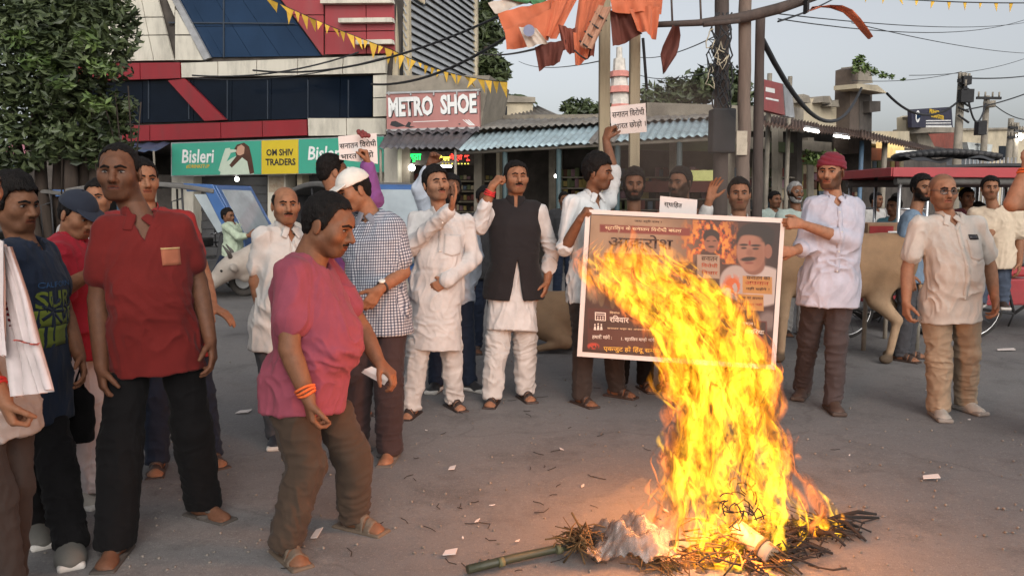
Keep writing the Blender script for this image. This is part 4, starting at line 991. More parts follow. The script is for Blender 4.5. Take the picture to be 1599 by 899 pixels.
# dark shops behind the awning
CF = Fac(760, 19.5, 1240, 15.5)
CS = empty('shop_row', CF.pt(980, 430)*np.array([1, 1, 0]), 'row of dim open shops with cluttered shelves under the bluish awning', 'building')
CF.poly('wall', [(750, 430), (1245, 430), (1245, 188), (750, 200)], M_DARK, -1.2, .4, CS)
CF.poly('upper_wall', [(1010, 205), (1245, 205), (1245, 168), (1010, 160)], M_CONC, -1.0, .5, CS); CF.poly('upper_wall', [(750, 205), (1008, 205), (1008, 178), (750, 180)], M_CONC, -1.05, .5, CS)
for x in (862, 950, 1050, 1135, 1210): CF.poly('pier', [(x-5, 430), (x+5, 430), (x+5, 190), (x-5, 190)], M_CONC, -.6, .35, CS)
CF.poly('lintel', [(855, 232), (1235, 238), (1235, 222), (855, 214)], mat('lintel_green', (.07, .085, .04), dirt=.6), -.62, .2, CS)
CF.poly('display_case', [(1000, 300), (1120, 300), (1120, 283), (1000, 283)], mat('case_red', (.16, .045, .035), dirt=.4), -.3, .5, CS)
CF.poly('display_case', [(1070, 282), (1120, 282), (1120, 266), (1070, 266)], mat('case_lit', (.4, .38, .18), bump=0, emit=(.6, .6, .2), estr=.35), -.35, .3, CS)
gb = [MB() for _ in gc_]
for j in range(4):
    for i in range(60):
        if rng.random() < .8:
            u = 865+i*6; v = 270+j*17; p = CF.pt(u, v, -.95); s_ = .08+.1*rng.random(); gb[int(rng.integers(7))].box(p, (.10, .12, s_*1.4))
for g_, m in zip(gb, gc_):
    o = g_.build('goods', m, CS); o['kind'] = 'stuff'
for j in range(4): CF.poly('shelf', [(862, 276+17*j), (1235, 276+17*j), (1235, 278+17*j), (862, 278+17*j)], M_CONC, -.85, .3, CS)
bulb(CF, 868, 275, -.3, .04, 'small bulb glowing in the dim shops behind the black vest')
# ------------------------------------------------------------------ skyline behind the awnings
def leafcloud(centers, n, size, rs=None, flat=.6, up=.4):
    """many small leaf faces spread through clumps: centers (k,3), radii (k,3)"""
    g = rs or rng; c, r = centers; k = len(c); pick = g.choice(k, n, p=(r.prod(1)**.7)/((r.prod(1)**.7).sum()))
    d = g.normal(size=(n, 3)); d /= np.linalg.norm(d, axis=1)[:, None]; rad = g.random(n)**.45; p = c[pick]+d*rad[:, None]*r[pick]
    a = g.normal(size=(n, 3)); a[:, 2] *= flat; a /= np.linalg.norm(a, axis=1)[:, None]; b = np.cross(a, d+g.normal(size=(n, 3))*.6+np.array([0, 0, up])); b /= np.linalg.norm(b, axis=1)[:, None]+1e-6
    s = size*(.6+.8*g.random(n))[:, None]; nn = np.cross(a, b)
    V = np.stack([p-a*s, p+b*s*.42+nn*s*.10, p+a*s, p-b*s*.42+nn*s*.10], 1).reshape(-1, 3)
    return V, np.arange(n*4).reshape(n, 4)
def leafmat(name, c1, c2, tr=.25):
    if name in _M: return _M[name]
    m = bpy.data.materials.new(name); m.use_nodes = True; n = m.node_tree.nodes; l = m.node_tree.links; b = n['Principled BSDF']; b.inputs['Roughness'].default_value = .5
    tc = n.new('ShaderNodeTexCoord'); no = n.new('ShaderNodeTexNoise'); no.inputs['Scale'].default_value = 2.2; no.inputs['Detail'].default_value = 6; l.new(tc.outputs['Object'], no.inputs['Vector'])
    g = n.new('ShaderNodeNewGeometry'); ad = n.new('ShaderNodeMath'); ad.operation = 'MULTIPLY_ADD'; ad.inputs[1].default_value = .5; l.new(g.outputs['Random Per Island'], ad.inputs[0]); l.new(no.outputs[0], ad.inputs[2])
    mr = n.new('ShaderNodeMapRange'); mr.inputs[1].default_value = .45; mr.inputs[2].default_value = 1.05; l.new(ad.outputs[0], mr.inputs[0])
    mx = n.new('ShaderNodeMix'); mx.data_type = 'RGBA'; mx.inputs[6].default_value = (*c1, 1); mx.inputs[7].default_value = (*c2, 1); l.new(mr.outputs[0], mx.inputs[0]); l.new(mx.outputs[2], b.inputs['Base Color'])
    _M[name] = m; return m
LEAF = leafmat('leaf_dark', (.020, .032, .013), (.085, .110, .042)); LEAFB = leafmat('leaf_fresh', (.04, .07, .02), (.13, .19, .05))
M_BARK = mat('bark', '#3a3029', rough=.95, var=.3, scale=9, bump=.8, bscale=30, stretch=(1, 1, .25))
def bush(name, label, cat, pts, rad, n, size, m=LEAF, trunk=True, group=None):
    pts = np.array(pts); rad = np.array([r if hasattr(r, '__len__') else (r, r, r) for r in rad]); b = pts.mean(0).copy(); b[2] = 0
    o = empty(name, b, label, cat, group); V, Fq = leafcloud((pts, rad), n, size); link('crown', quick_mesh('crown', V-b, Fq, m, False), o)
    if trunk:
        mb = MB(); mb.tube([b, b+(pts.mean(0)-b)*.6, pts.mean(0)], [.18, .13, .07], 7)
        for p in pts[:6]: mb.tube([b+(pts.mean(0)-b)*.6, p], [.09, .03], 5)
        mb.build('trunk', M_BARK, o)
    return o
def Ps(l): return [P(*a) for a in l]
bush('tree', 'small dark tree behind the awnings right of the temple tower', 'tree', Ps([(1015, 158, 32), (1050, 150, 33), (1085, 140, 32), (1110, 128, 31), (1140, 135, 31), (1065, 160, 32), (1150, 150, 30)]), [.7, .8, .8, .7, .8, .8, .7], 2600, .17)
bush('tree', 'low green treetop left of the pale wooden pole above the tin roofs', 'tree', Ps([(893, 172, 34), (915, 170, 34), (940, 172, 34)]), [.5, .45, .4], 900, .14)
bush('tree', 'tree between the louvred building and the tricolour flag', 'tree', Ps([(755, 20, 27), (765, 50, 27), (750, 75, 27), (765, 100, 26), (780, 112, 26), (750, 118, 26), (745, 40, 27)]), [.5, .5, .45, .5, .4, .5, .5], 2200, .15)
# palm
pb = P(800, 150, 36); PL = empty('palm_tree', pb*np.array([1, 1, 0]), 'distant palm with drooping fronds left of the flags', 'tree'); MB().tube([pb*np.array([1, 1, 0]), pb], [.2, .12], 7).build('trunk', M_BARK, PL)
for k in range(14):
    a = k*.45+.2; d = np.array([math.cos(a), math.sin(a), 0]); L = .9+.3*rng.random(); mb = MB(); pts = [pb+d*L*t+UP*(.5*t-.9*t*t)*L*(1.1 if k % 2 else .6) for t in np.linspace(0, 1, 6)]
    sd = np.cross(d, UP)
    for i in range(5):
        for s_ in (-1, 1): mb.quad([pts[i], pts[i+1], pts[i+1]+sd*s_*.12*(1-i/6)-UP*.10, pts[i]+sd*s_*.12*(1-i/6)-UP*.10])
    mb.build('frond', LEAF, PL)
# temple tower with pink bands
tb = P(967, 180, 42); TT = empty('temple_tower', tb*np.array([1, 1, 0]), 'pale temple spire with pink bands between the two wooden poles', 'tower')
M_TW = mat('temple_white', '#c9c2b8', dirt=.2); M_TP = mat('temple_pink', '#c07f74', dirt=.2)
for k, (v0, v1, hw, m) in enumerate(((200, 172, 20, M_TW), (172, 164, 22, M_TP), (164, 146, 17, M_TW), (146, 136, 21, M_TP), (136, 121, 14, M_TW), (121, 112, 17, M_TP), (112, 92, 10, M_TW), (92, 74, 5, M_TW))):
    p0, p1 = P(967, v0, 42), P(967, v1, 42); s_ = hw/F_PX*42; MB().tube([p0, p1], [s_, s_*.88], 8, smooth=False).build('tier', m, TT)
MB().tube([tb*np.array([1, 1, 0]), P(967, 200, 42)], .68, 8, smooth=False).build('base', M_TW, TT)
# plastered house between shoe shop and poles
HF = Fac(752, 25, 900, 25)
HS = empty('plaster_house', HF.pt(800, 400)*np.array([1, 1, 0]), 'stained pale house roofline behind the METRO SHOE signboard and awning', 'building')
HF.poly('wall', [(735, 400), (832, 400), (832, 158), (735, 150)], M_CREAM, 0, 3, HS); HF.poly('parapet', [(750, 160), (836, 160), (836, 152), (750, 146)], M_CONC, .1, .3, HS); HF.poly('door', [(770, 200), (792, 200), (792, 166), (770, 166)], M_SLATD, .02, .05, HS)
HF.poly('pillar', [(742, 215), (757, 215), (750, 135), (737, 130)], M_CREAM, 2.5, .3, HS)
corr_sheet('roof_sheet', HF.pt(790, 190, 2), HF.pt(885, 184, 2), HF.pt(840, 166, -.5), HF.pt(800, 176, -.5), M_TING, HS, .2, .03)

# ------------------------------------------------------------------ right-hand row of buildings, receding
RA, RB = (1186, 15.2), (1345, 19.5)
RF = Fac(*RA, *RB)
RH = empty('ruined_house', RF.pt(1290, 420)*np.array([1, 1, 0]), 'weathered house with broken parapet and a balcony tower right of the poles', 'building')
RF.poly('wall', [(1186, 420), (1348, 420), (1340, 205), (1186, 190)], M_DARK, -.9, .4, RH)
RF.poly('parapet', [(1237, 195), (1330, 206), (1328, 162), (1300, 158), (1296, 150), (1288, 157), (1240, 150)], M_CREAM, -.3, .25, RH)
for k, (u, v) in enumerate(((1250, 152), (1282, 152), (1295, 158))): RF.poly('broken_block', [(u, v+8), (u+16, v+9), (u+14, v-2), (u+5, v-5+3*k)], M_CONC, -.1, .35, RH)
M_TWR = mat('tower_brown', '#5d5148', rough=.9, dirt=.7, dirtcol=(.05, .04, .035), bump=.3, bscale=20)
RF.poly('tower', [(1325, 240), (1341, 240), (1341, 104), (1329, 108)], M_TWR, .0, .35, RH); RF.poly('tower_side', [(1342, 300), (1360, 300), (1362, 138), (1342, 134)], M_DARK, -.05, .4, RH)
RF.poly('tower_head', [(1340, 132), (1363, 130), (1359, 104), (1341, 103)], M_CONC, .02, .4, RH); RF.poly('balcony_slab', [(1338, 138), (1386, 146), (1370, 133), (1338, 131)], M_CREAM, .35, .5, RH); RF.poly('balcony_block', [(1358, 176), (1375, 174), (1375, 158), (1358, 158)], M_DARK, .1, .4, RH)
RF.poly('lintel', [(1186, 232), (1345, 240), (1345, 226), (1186, 214)], M_CONC, -.4, .3, RH)
for x in (1196, 1262, 1318): RF.poly('pier', [(x, 420), (x+9, 420), (x+9, 215), (x, 215)], M_CONC, -.5, .3, RH)
gb = [MB() for _ in gc_]
for j in range(5):
    for i in range(26):
        if rng.random() < .75:
            p = RF.pt(1200+i*5.4, 250+j*13, -.62); s_ = .08+.1*rng.random(); gb[int(rng.integers(7))].box(p, (.12, .12, s_*1.6))
for g_, m in zip(gb, gc_):
    o = g_.build('goods', m, RH); o['kind'] = 'stuff'
for k in range(5):
    p = P(1262+11*k, 246+2*(k % 2), 15.6); ht = empty('hanging_bunch', p, '%s green bunch hanging under the awning behind the maroon headwrap' % ('leftmost', 'second from left', 'middle', 'second from right', 'rightmost')[k], 'goods', 'green bunches hanging under the awning'); V, Fq = leafcloud((np.array([[0, 0, 0]]), np.array([[.12, .1, .16]])), 60, .06); link('leaves', quick_mesh('leaves', V, Fq, LEAFB, False), ht)
bush('creeper', 'green creeper trailing from the top of the balcony tower', 'plant', Ps([(1340, 96, 18.5), (1352, 106, 18.4), (1336, 108, 18.5), (1366, 112, 18.3), (1380, 117, 18.3), (1392, 120, 18.2), (1345, 90, 18.5), (1410, 124, 18.1)]), [.13, .12, .1, .1, .09, .06, .07, .03], 420, .055, LEAFB, False)
RW = empty('tin_awning', RF.pt(1260, 205, 1.2)*np.array([1, 1, 0]), 'brown tin awning with two tube lights behind the maroon turban', 'awning')
e0, e1, r0, r1 = RF.pt(1184, 196, 1.5), RF.pt(1350, 217, 1.2), RF.pt(1190, 178, .1), RF.pt(1345, 206, .1)
M_TINBR = mat('tin_rust', '#5a453a', rough=.8, var=.3, dirt=.7, dirtcol=(.05, .035, .03))
for k in range(4): corr_sheet('sheet', f(e0, e1, k/4), f(e0, e1, (k+1)/4+.01), f(r0, r1, (k+1)/4+.01), f(r0, r1, k/4)+UP*.02*(k % 2), M_TINBR, RW, .16, .022)
a = RF.pt(1346, 220, 1.15); MB().tube([[a[0], a[1], 0], a], .045, 8).build('post', mat('post_blue', (.07, .13, .20), rough=.6, dirt=.4), RW)
a = RF.pt(1188, 198, 1.4); MB().tube([[a[0], a[1], 0], a], .045, 8).build('post', M_CONC, RW)
tube_light(RF.pt(1257, 202, 1.38), RF.pt(1278, 206, 1.36), 'left lit tube light under the brown awning'); tube_light(RF.pt(1303, 212, 1.2), RF.pt(1325, 215, 1.15), 'lit tube light above the maroon turban')
# tilted hoarding by the poles
HB = empty('hoarding', P(1215, 185, 12.6), 'tilted faded red hoarding with a grey end behind the thick pole', 'sign')
BF = Fac(1192, 12.4, 1245, 14.2)
BF.poly('board', [(1193, 124), (1222, 131), (1226, 180), (1193, 172)], mat('hoard_red', '#8d3e3c', rough=.5, dirt=.5), 0, .1, HB); BF.poly('board', [(1223, 131), (1236, 134), (1241, 184), (1227, 181)], mat('hoard_grey', '#8f9296', rough=.5, dirt=.5), .0, .1, HB)
for q in ([(1196, 136), (1210, 139), (1210, 146), (1196, 143)], [(1196, 152), (1216, 156), (1216, 159), (1196, 155)]): BF.poly('print', q, M_LETW, .004, .004, HB)
for x in (1200, 1232): a = BF.pt(x, 175, -.15); MB().tube([[a[0], a[1], 0], a+UP*.6], .04, 6).build('post', M_CONC, HB)
# farther: shop row, PRINCE COMPUTER board, cream building
R2 = Fac(1345, 20, 1475, 27)
R2H = empty('shop_row', R2.pt(1400, 380)*np.array([1, 1, 0]), 'lit far shops with orange frontage right of the blue post', 'building')
R2.poly('wall', [(1345, 380), (1478, 380), (1478, 232), (1345, 205)], M_DARK, -.8, .4, R2H); R2.poly('upper_wall', [(1345, 222), (1420, 232), (1420, 205), (1345, 205)], M_CREAM, -.5, 3, R2H)
R2.poly('frontage', [(1350, 250), (1378, 250), (1378, 232), (1350, 230)], mat('front_orange', '#a2562e', dirt=.4), -.3, .2, R2H); R2.poly('lit_front', [(1380, 246), (1412, 246), (1412, 222), (1380, 222)], mat('front_lit', (.7, .5, .2), bump=0, emit=(1, .7, .3), estr=.35, var=.5, scale=5), -.3, .2, R2H)
R2.poly('lit_sign', [(1405, 243), (1454, 243), (1454, 235), (1405, 235)], mat('sign_lit', (.7, .7, .65), bump=0, emit=(1, .95, .85), estr=.7), .3, .1, R2H)
for k in range(9): R2.poly('display_goods', [(1350+7*k, 262), (1355+7*k, 262), (1355+7*k, 252), (1350+7*k, 252)], gc_[k % 7], -.1, .3, R2H)
R2W = empty('tin_awning', R2.pt(1400, 225, 1)*np.array([1, 1, 0]), 'narrow far awning right of the blue post', 'awning')
corr_sheet('sheet', R2.pt(1345, 216, 1.5), R2.pt(1466, 240, 1.5), R2.pt(1460, 232, .1), R2.pt(1345, 202, .1), M_TINBR, R2W, .2, .025)
a = R2.pt(1382, 220, 1.3); MB().tube([[a[0], a[1], 0], a], .06, 6).build('post', M_CONC, R2W)
R3 = Fac(1412, 27, 1500, 31)
R3H = empty('pillared_house', R3.pt(1450, 370)*np.array([1, 1, 0]), 'reddish house with a leaning grey front under the computer signboard', 'building')
R3.poly('wall', [(1418, 370), (1490, 370), (1490, 205), (1418, 182)], mat('house_red', '#8a4a3e', dirt=.5), -.6, .3, R3H); R3.poly('leaning_front', [(1424, 182), (1440, 190), (1462, 234), (1438, 240)], M_CONC, .3, .3, R3H); R3.poly('pale_pier', [(1416, 240), (1426, 240), (1424, 180), (1415, 183)], M_CREAM, .1, .3, R3H)
R3.poly('slab', [(1452, 207), (1492, 207), (1490, 199), (1455, 199)], M_CONC, .8, 1.2, R3H)
PS = empty('hoarding', R3.pt(1455, 200, .6), 'PRINCE COMPUTER hoarding with yellow letters on the far roof', 'sign')
R3.poly('board', [(1423, 171), (1486, 167), (1488, 200), (1424, 199)], mat('hoard_navy', '#2b2a3c', rough=.5, dirt=.2), .5, .12, PS)
ftext(R3, 'lettering', 'PRINCE', M_LETY, 1459, 175, 6.5, 30, .51, PS, .05); ftext(R3, 'lettering', 'COMPUTER', M_LETY, 1464, 182, 6.5, 42, .51, PS, .05)
for y in (188, 192, 196): R3.poly('print', [(1446, y), (1485, y-.5), (1485, y+1), (1446, y+1.5)], M_LETW, .506, .004, PS)
mb = MB(); o_ = R3.pt(1433, 182, .505); mb.tube([o_, o_-R3.n*.0+R3.n*.006], .19, 18).build('emblem', M_LETW, PS); MB().tube([R3.pt(1432, 181, .51), R3.pt(1432, 181, .518)], .11, 14).build('emblem', M_GLASSB, PS)
R3.poly('print', [(1446, 196.5), (1486, 196), (1486, 199), (1446, 199)], M_LETW, .506, .004, PS)
R4 = Fac(1478, 36, 1640, 44)
R4H = empty('cream_building', R4.pt(1550, 360)*np.array([1, 1, 0]), 'plain cream building closing the far end of the street', 'building')
R4.poly('wall', [(1478, 360), (1660, 360), (1660, 195), (1600, 200), (1478, 202)], M_CREAM, 0, 8, R4H); R4.poly('parapet', [(1478, 204), (1600, 202), (1600, 199), (1478, 201)], M_CONC, .15, .3, R4H)
for x in (1520, 1560): R4.poly('window', [(x, 250), (x+14, 250), (x+14, 228), (x, 228)], M_GLASS, .02, .05, R4H)
KS = empty('kiosk', R4.pt(1530, 250, 3)*np.array([1, 1, 0]), 'small kiosk with a slanted white signboard below the utility pole', 'kiosk')
R4.poly('wall', [(1515, 330), (1547, 330), (1545, 235), (1513, 235)], mat('kiosk_grey', '#8a9298'), 3, 1, KS); R4.poly('signboard', [(1510, 222), (1550, 226), (1547, 242), (1514, 238)], mat('kiosk_white', '#b5bab8'), 3.2, .2, KS)
ftext(R4, 'lettering', 'मोबाइल सेंटर', M_LETD, 1530, 226.5, 3, 30, 3.21, KS, .02)
mb = MB(); FB = empty('fence', R4.pt(1560, 247, 5)*np.array([1, 1, 0]), 'row of thin railings above the red canopy', 'fence')
for k in range(14): a = R4.pt(1508+6*k, 246, 5); MB().tube([[a[0], a[1], 0], a], .025, 5).build('rail', M_ALU, FB)
for x, y, r_, d in ((1590, 226, .9, 60), (1575, 232, .8, 58)): pass
# utility poles
def upole(u, d, vtop, r, label, arms=(), extra=None):
    t = P(u, vtop, d); b = np.array([t[0], t[1], 0]); o = empty('utility_pole', b, label, 'pole', 'concrete utility poles'); MB().tube([b, t], [r*1.25, r*.85], 8).build('shaft', M_CONC, o)
    for (v, L, tilt) in arms:
        c = P(u, v, d); MB().box(c+np.array([0, -r, 0]), (L, .08, .09), rz=tilt).build('cross_arm', M_SLATD, o)
        for k in (-.42, -.15, .15, .42): MB().tube([c+np.array([L*k*math.cos(tilt), -r+L*k*math.sin(tilt), .04]), c+np.array([L*k*math.cos(tilt), -r+L*k*math.sin(tilt), .22])], .035, 6).build('insulator', M_CONC, o)
    return o
up1 = upole(1502, 22, 114, .11, 'tall weathered utility pole hung with cable boxes right of the computer hoarding', ((128, .5, .5), (140, .45, 1.2)))
for v, s_ in ((150, .34), (126, .22)): MB().box(P(1508, v, 21.8), (s_, .2, s_)).build('cable_box', M_SLATD, up1)
for k in range(6): MB().tube([P(1496, 120+k*12, 21.85), P(1513, 123+k*13+4*(k % 2), 21.8)], .03, 5).build('cable_clamp', M_SLATD, up1)
up2 = upole(1541, 30, 150, .12, 'utility pole with a wide crossarm and transformer at the far right', ((154, .95, .1),))
MB().tube([P(1545, 168, 29.7), P(1545, 158, 29.7)], .2, 10).build('transformer', M_CONC, up2); MB().box(P(1531, 200, 29.6), (.3, .3, .5)).build('switch_box', M_SLATD, up2)
upole(1579, 34, 185, .13, 'leftmost of the pair of slim poles at the far right edge', ((200, .6, .5), (215, .5, .2))); upole(1588, 36, 192, .12, 'rightmost slim pole at the far right edge', ((205, .7, .5),))
bulb(R4, 1592, 214, 2, .16, 'glowing street lamp at the far right edge')

# ------------------------------------------------------------------ timber flag frame
M_WOODP = mat('weathered_wood', '#94866e', rough=.9, var=.3, scale=7, bump=.5, bscale=40, stretch=(1, 1, .12), dirt=.7, dirtcol=(.06, .045, .035), dscale=3)
M_WOODD = mat('dark_wood', '#4a3f3a', rough=.9, var=.3, scale=7, bump=.6, bscale=40, stretch=(1, 1, .15), dirt=.5, dirtcol=(.02, .018, .016), dscale=3)
def vpole(u, d, r, vtop, label, m, name='wooden_pole', lean=0, sq=False):
    b = np.array([(u-PW/2)/F_PX*d, d, 0]); b = P(u, 318, d); b[2] = 0; t = P(u+lean, vtop, d)
    o = empty(name, b, label, 'pole'); mb = MB()
    if sq: mb.prism([b+np.array([x*r, y*r, 0]) for x, y in ((-1, -1), (1, -1), (1, 1), (-1, 1))], t-b); mb.build('post', m, o, .008)
    else:
        n = 14; pts = [b*(1-k/n)+t*k/n+np.array([rng.normal()*.004, rng.normal()*.004, 0]) for k in range(n+1)]; mb.tube(pts, [r*(1.06-.12*k/n+rng.normal()*.02) for k in range(n+1)], 10).build('post', m, o)
    return o, b, t
wp1, _, _ = vpole(944.5, 8.0, .052, -60, 'left pale timber post holding up the flag bundle', M_WOODP, sq=True)
wp2, _, _ = vpole(992, 7.8, .048, -60, 'right pale timber post holding up the flag bundle', M_WOODP, sq=True)
wp3, b3, t3 = vpole(1165, 7.6, .062, -80, 'thick grey timber pole carrying the dark crossbeam', mat('grey_wood', '#6b5c52', rough=.9, var=.3, scale=7, bump=.6, bscale=40, stretch=(1, 1, .15), dirt=.6, dirtcol=(.04, .035, .03), dscale=3))
wp4, _, _ = vpole(1187, 7.9, .050, 24, 'second dark pole close beside the thick grey timber pole', M_WOODD)
for v in (215, 232): MB().box(P(1158, v, 7.52), (.10, .02, .12), rz=.1).build('paper_scrap', mat('poster_scrap', '#b5a895', dirt=.4, dscale=9), wp3)
TK, _, _ = vpole(1128, 9.5, .085, -80, 'dark pole wrapped in cables behind the crossbeam', M_WOODD, 'cable_pole')
MB().box(P(1127, 205, 9.4), (.27, .22, .50)).build('meter_box', M_SLATD, TK, .02)
for k in range(7):
    pts = [P(1128+14*math.sin(t*9+k*1.7)+rng.normal()*3, 20+200*t, 9.35) for t in np.linspace(0, 1, 16)]; MB().tube(pts, .010, 5).build('cable', M_SLATD, TK)
for k in range(10):
    c = np.array([1120+rng.normal()*9, 62+rng.random()*70]); pts = [P(c[0]+rng.random()*13*math.cos(t), c[1]+16*math.sin(t)*(.5+rng.random()), 9.3) for t in np.linspace(0, 5.5, 12)]; MB().tube(pts, .007, 4).build('cable_loop', M_SLATD if k % 3 else M_CREAM, TK)
CB = empty('crossbeam', P(1150, 25, 7.5), 'dark timber crossbeam lashed to the poles under the sky', 'beam')
MB().tube([P(1020, 39, 7.45), P(1090, 36, 7.45), P(1160, 28, 7.5), P(1215, 14, 7.5), P(1275, -6, 7.5)], [.026, .03, .05, .05, .04], 9).build('beam', M_WOODD, CB); MB().tube([P(1098, 39, 7.4), P(1155, 33, 7.42)], .022, 8).build('beam', M_WOODD, CB)
for u, v in ((1095, -10), (1050, -10)): MB().tube([P(u-2, v, 7.45), P(u, 38, 7.45)], .010, 5).build('rope', M_WOODD, CB)
MB().tube([P(1004, 60, 7.7), P(1010, 140, 7.7)], .014, 6).build('rope', M_SLATD, CB)
MB().box(P(1259, 10, 7.4), (.02, .1, .12)).build('bracket', M_SLATD, CB)

# flags ------------------------------------------------------------
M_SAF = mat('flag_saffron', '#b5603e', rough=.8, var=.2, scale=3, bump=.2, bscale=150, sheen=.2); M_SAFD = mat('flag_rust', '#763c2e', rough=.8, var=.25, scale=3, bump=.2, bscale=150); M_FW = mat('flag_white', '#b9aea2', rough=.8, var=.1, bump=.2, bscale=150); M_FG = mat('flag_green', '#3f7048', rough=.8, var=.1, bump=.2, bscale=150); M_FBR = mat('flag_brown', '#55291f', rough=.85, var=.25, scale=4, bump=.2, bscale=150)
def cloth_sheet(name, pxpoly, d, m, parent=None, amp=.05, nu=14, nv=14, seed=0, label=None, cat=None, fr=3.0, thick=.003, group=None):
    """hanging cloth: quad of photo corners (tl, tr, br, bl) at depths around d, with folds along its length"""
    q = [P(u, v, d+dd) for u, v, dd in pxpoly]; V = []
    nrm = nz(np.cross(q[1]-q[0], q[3]-q[0]))
    for j in range(nv+1):
        for i in range(nu+1):
            a, b = i/nu, j/nv; p = (q[0]*(1-a)+q[1]*a)*(1-b)+(q[3]*(1-a)+q[2]*a)*b
            w = amp*math.sin(a*fr*math.pi+seed+b*1.3)*(.35+.65*b)+amp*.5*math.sin(a*fr*2.3*math.pi+seed*2-b*2)+amp*.5*(float(vnoise(np.array([a*3+seed, b*3, 0.5])))-.5)
            V.append(p+nrm*w+UP*amp*.25*math.sin(a*5+seed))
    V = np.array(V); N = len(V); F = []
    for j in range(nv):
        for i in range(nu): F.append((j*(nu+1)+i, j*(nu+1)+i+1, (j+1)*(nu+1)+i+1, (j+1)*(nu+1)+i))
    F = np.array(F); V2 = np.concatenate([V, V+nrm*thick]); F2 = np.concatenate([F, F[:, ::-1]+N]); b0 = base_of(parent) if parent is not None else V.mean(0)
    o = link(name, quick_mesh(name, V2-b0, F2, m), parent)
    if parent is None: o.location = b0
    return tagp(o, label, cat, group)
TR = empty('tricolour_flag', P(800, 0, 7.4), 'Indian tricolour flag hanging at the left of the flag bundle', 'flag')
cloth_sheet('saffron_band', [(778, 22, .0), (862, -2, .1), (872, 18, .1), (790, 54, 0)], 7.4, M_SAF, TR, .03, seed=1); cloth_sheet('saffron_band', [(788, 48, 0), (868, 12, .1), (858, 64, .1), (790, 79, 0)], 7.36, M_SAF, TR, .03, seed=3)
cloth_sheet('white_band', [(762, 4, 0), (826, -10, .1), (828, 4, .1), (772, 22, 0)], 7.42, M_FW, TR, .02, seed=4); cloth_sheet('green_band', [(766, -8, 0), (856, -14, .1), (852, 6, .1), (824, 6, 0)], 7.43, M_FG, TR, .02, seed=2)
cloth_sheet('white_band', [(810, 42, 0), (838, 44, 0), (856, 68, .05), (824, 74, 0)], 7.28, M_FW, TR, .02, seed=5)
MB().tube([P(826, 48, 7.22), P(826, 48, 7.21)], .05, 16).build('wheel_emblem', mat('emblem_blue', '#8087a0', bump=0), TR)
fb = [('flag', [(862, 2, .0), (905, -8, .1), (868, 60, 0), (846, 58, 0)], M_SAF, 'saffron flag folded beside the tricolour'),
      ('flag', [(905, -6, 0), (950, -10, 0), (922, 60, 0), (895, 66, 0)], M_SAF, 'saffron flag hanging left of the first timber post'),
      ('flag', [(895, 52, -.1), (928, 44, -.1), (918, 92, -.1), (898, 104, -.1)], M_SAF, 'pointed saffron pennant tied with dark cord left of the post'),
      ('flag', [(952, -12, -.1), (1036, -14, -.1), (1034, 22, -.1), (955, 18, -.1)], M_SAF, 'wide saffron flag draped over both timber posts'),
      ('flag', [(982, 14, -.1), (1032, 10, -.1), (1024, 62, -.1), (996, 46, -.1)], M_SAF, 'saffron flag corner hanging right of the second post'),
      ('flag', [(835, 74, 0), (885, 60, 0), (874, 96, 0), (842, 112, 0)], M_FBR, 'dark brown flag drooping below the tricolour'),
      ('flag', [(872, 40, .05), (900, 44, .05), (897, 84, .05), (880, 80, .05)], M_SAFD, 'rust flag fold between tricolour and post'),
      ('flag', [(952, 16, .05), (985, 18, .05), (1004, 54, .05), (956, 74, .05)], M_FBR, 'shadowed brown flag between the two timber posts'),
      ('flag', [(918, 40, .05), (932, 46, .05), (928, 88, .05), (914, 92, .05)], M_SAFD, 'narrow rust flag strip against the left post')]
for k, (nm, q, m, lb) in enumerate(fb): cloth_sheet(nm, q, 7.45-.02*k, m, None, .035, seed=k*1.3, label=lb, cat='flag', group='flags tied to the timber frame')
# leaf-shaped dark red cloth and the streamer on the right
def leafcloth(pts, ws, d, m, label, seed=0):
    V = []; n = len(pts)
    for k, ((u, v), w) in enumerate(zip(pts, ws)):
        for i in range(7): a = i/6-.5; V.append(P(u+a*2*w, v+abs(a)*3, d)+np.array([0, .05*math.sin(a*7+seed+k*.5)+.03*math.sin(k), 0]))
    F = [(k*7+i, k*7+i+1, (k+1)*7+i+1, (k+1)*7+i) for k in range(n-1) for i in range(6)]; V = np.array(V); N = len(V); F = np.array(F); b0 = V.mean(0)
    o = link('flag', quick_mesh('flag', np.concatenate([V, V+np.array([0, .004, 0])])-b0, np.concatenate([F, F[:, ::-1]+N]), m)); o.location = b0; tagp(o, label, 'flag', 'flags tied to the timber frame')
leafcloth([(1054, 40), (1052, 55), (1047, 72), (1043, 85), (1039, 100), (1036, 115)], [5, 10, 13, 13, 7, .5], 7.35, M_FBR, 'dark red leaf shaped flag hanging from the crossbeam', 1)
leafcloth([(1262, 18), (1275, 10), (1290, 8), (1308, 10), (1324, 18), (1338, 32), (1350, 45), (1362, 58)], [1, 8, 14, 12, 8, 5, 3.5, 1], 7.3, M_SAF, 'long saffron streamer blowing right from the crossbeam', 2)
cords = MB(); CR = empty('dark_cord', P(915, 60, 7.2), 'dark cord wound around the rolled flag left of the post', 'cord')
for k in range(5): u, v = 938-8*k, 25+15*k; MB().tube([P(u-9, v-6, 7.22), P(u, v+2, 7.18), P(u+9, v+8, 7.22)], .008, 5).build('strand', M_SLATD, CR)
cloth_sheet('flag', [(935, 8, -.1), (956, 12, -.1), (925, 78, -.1), (905, 72, -.1)], 7.3, mat('flag_pale', '#a07a64', rough=.85), None, .02, seed=9, label='pale rolled flag bound with dark cord', cat='flag', group='flags tied to the timber frame')

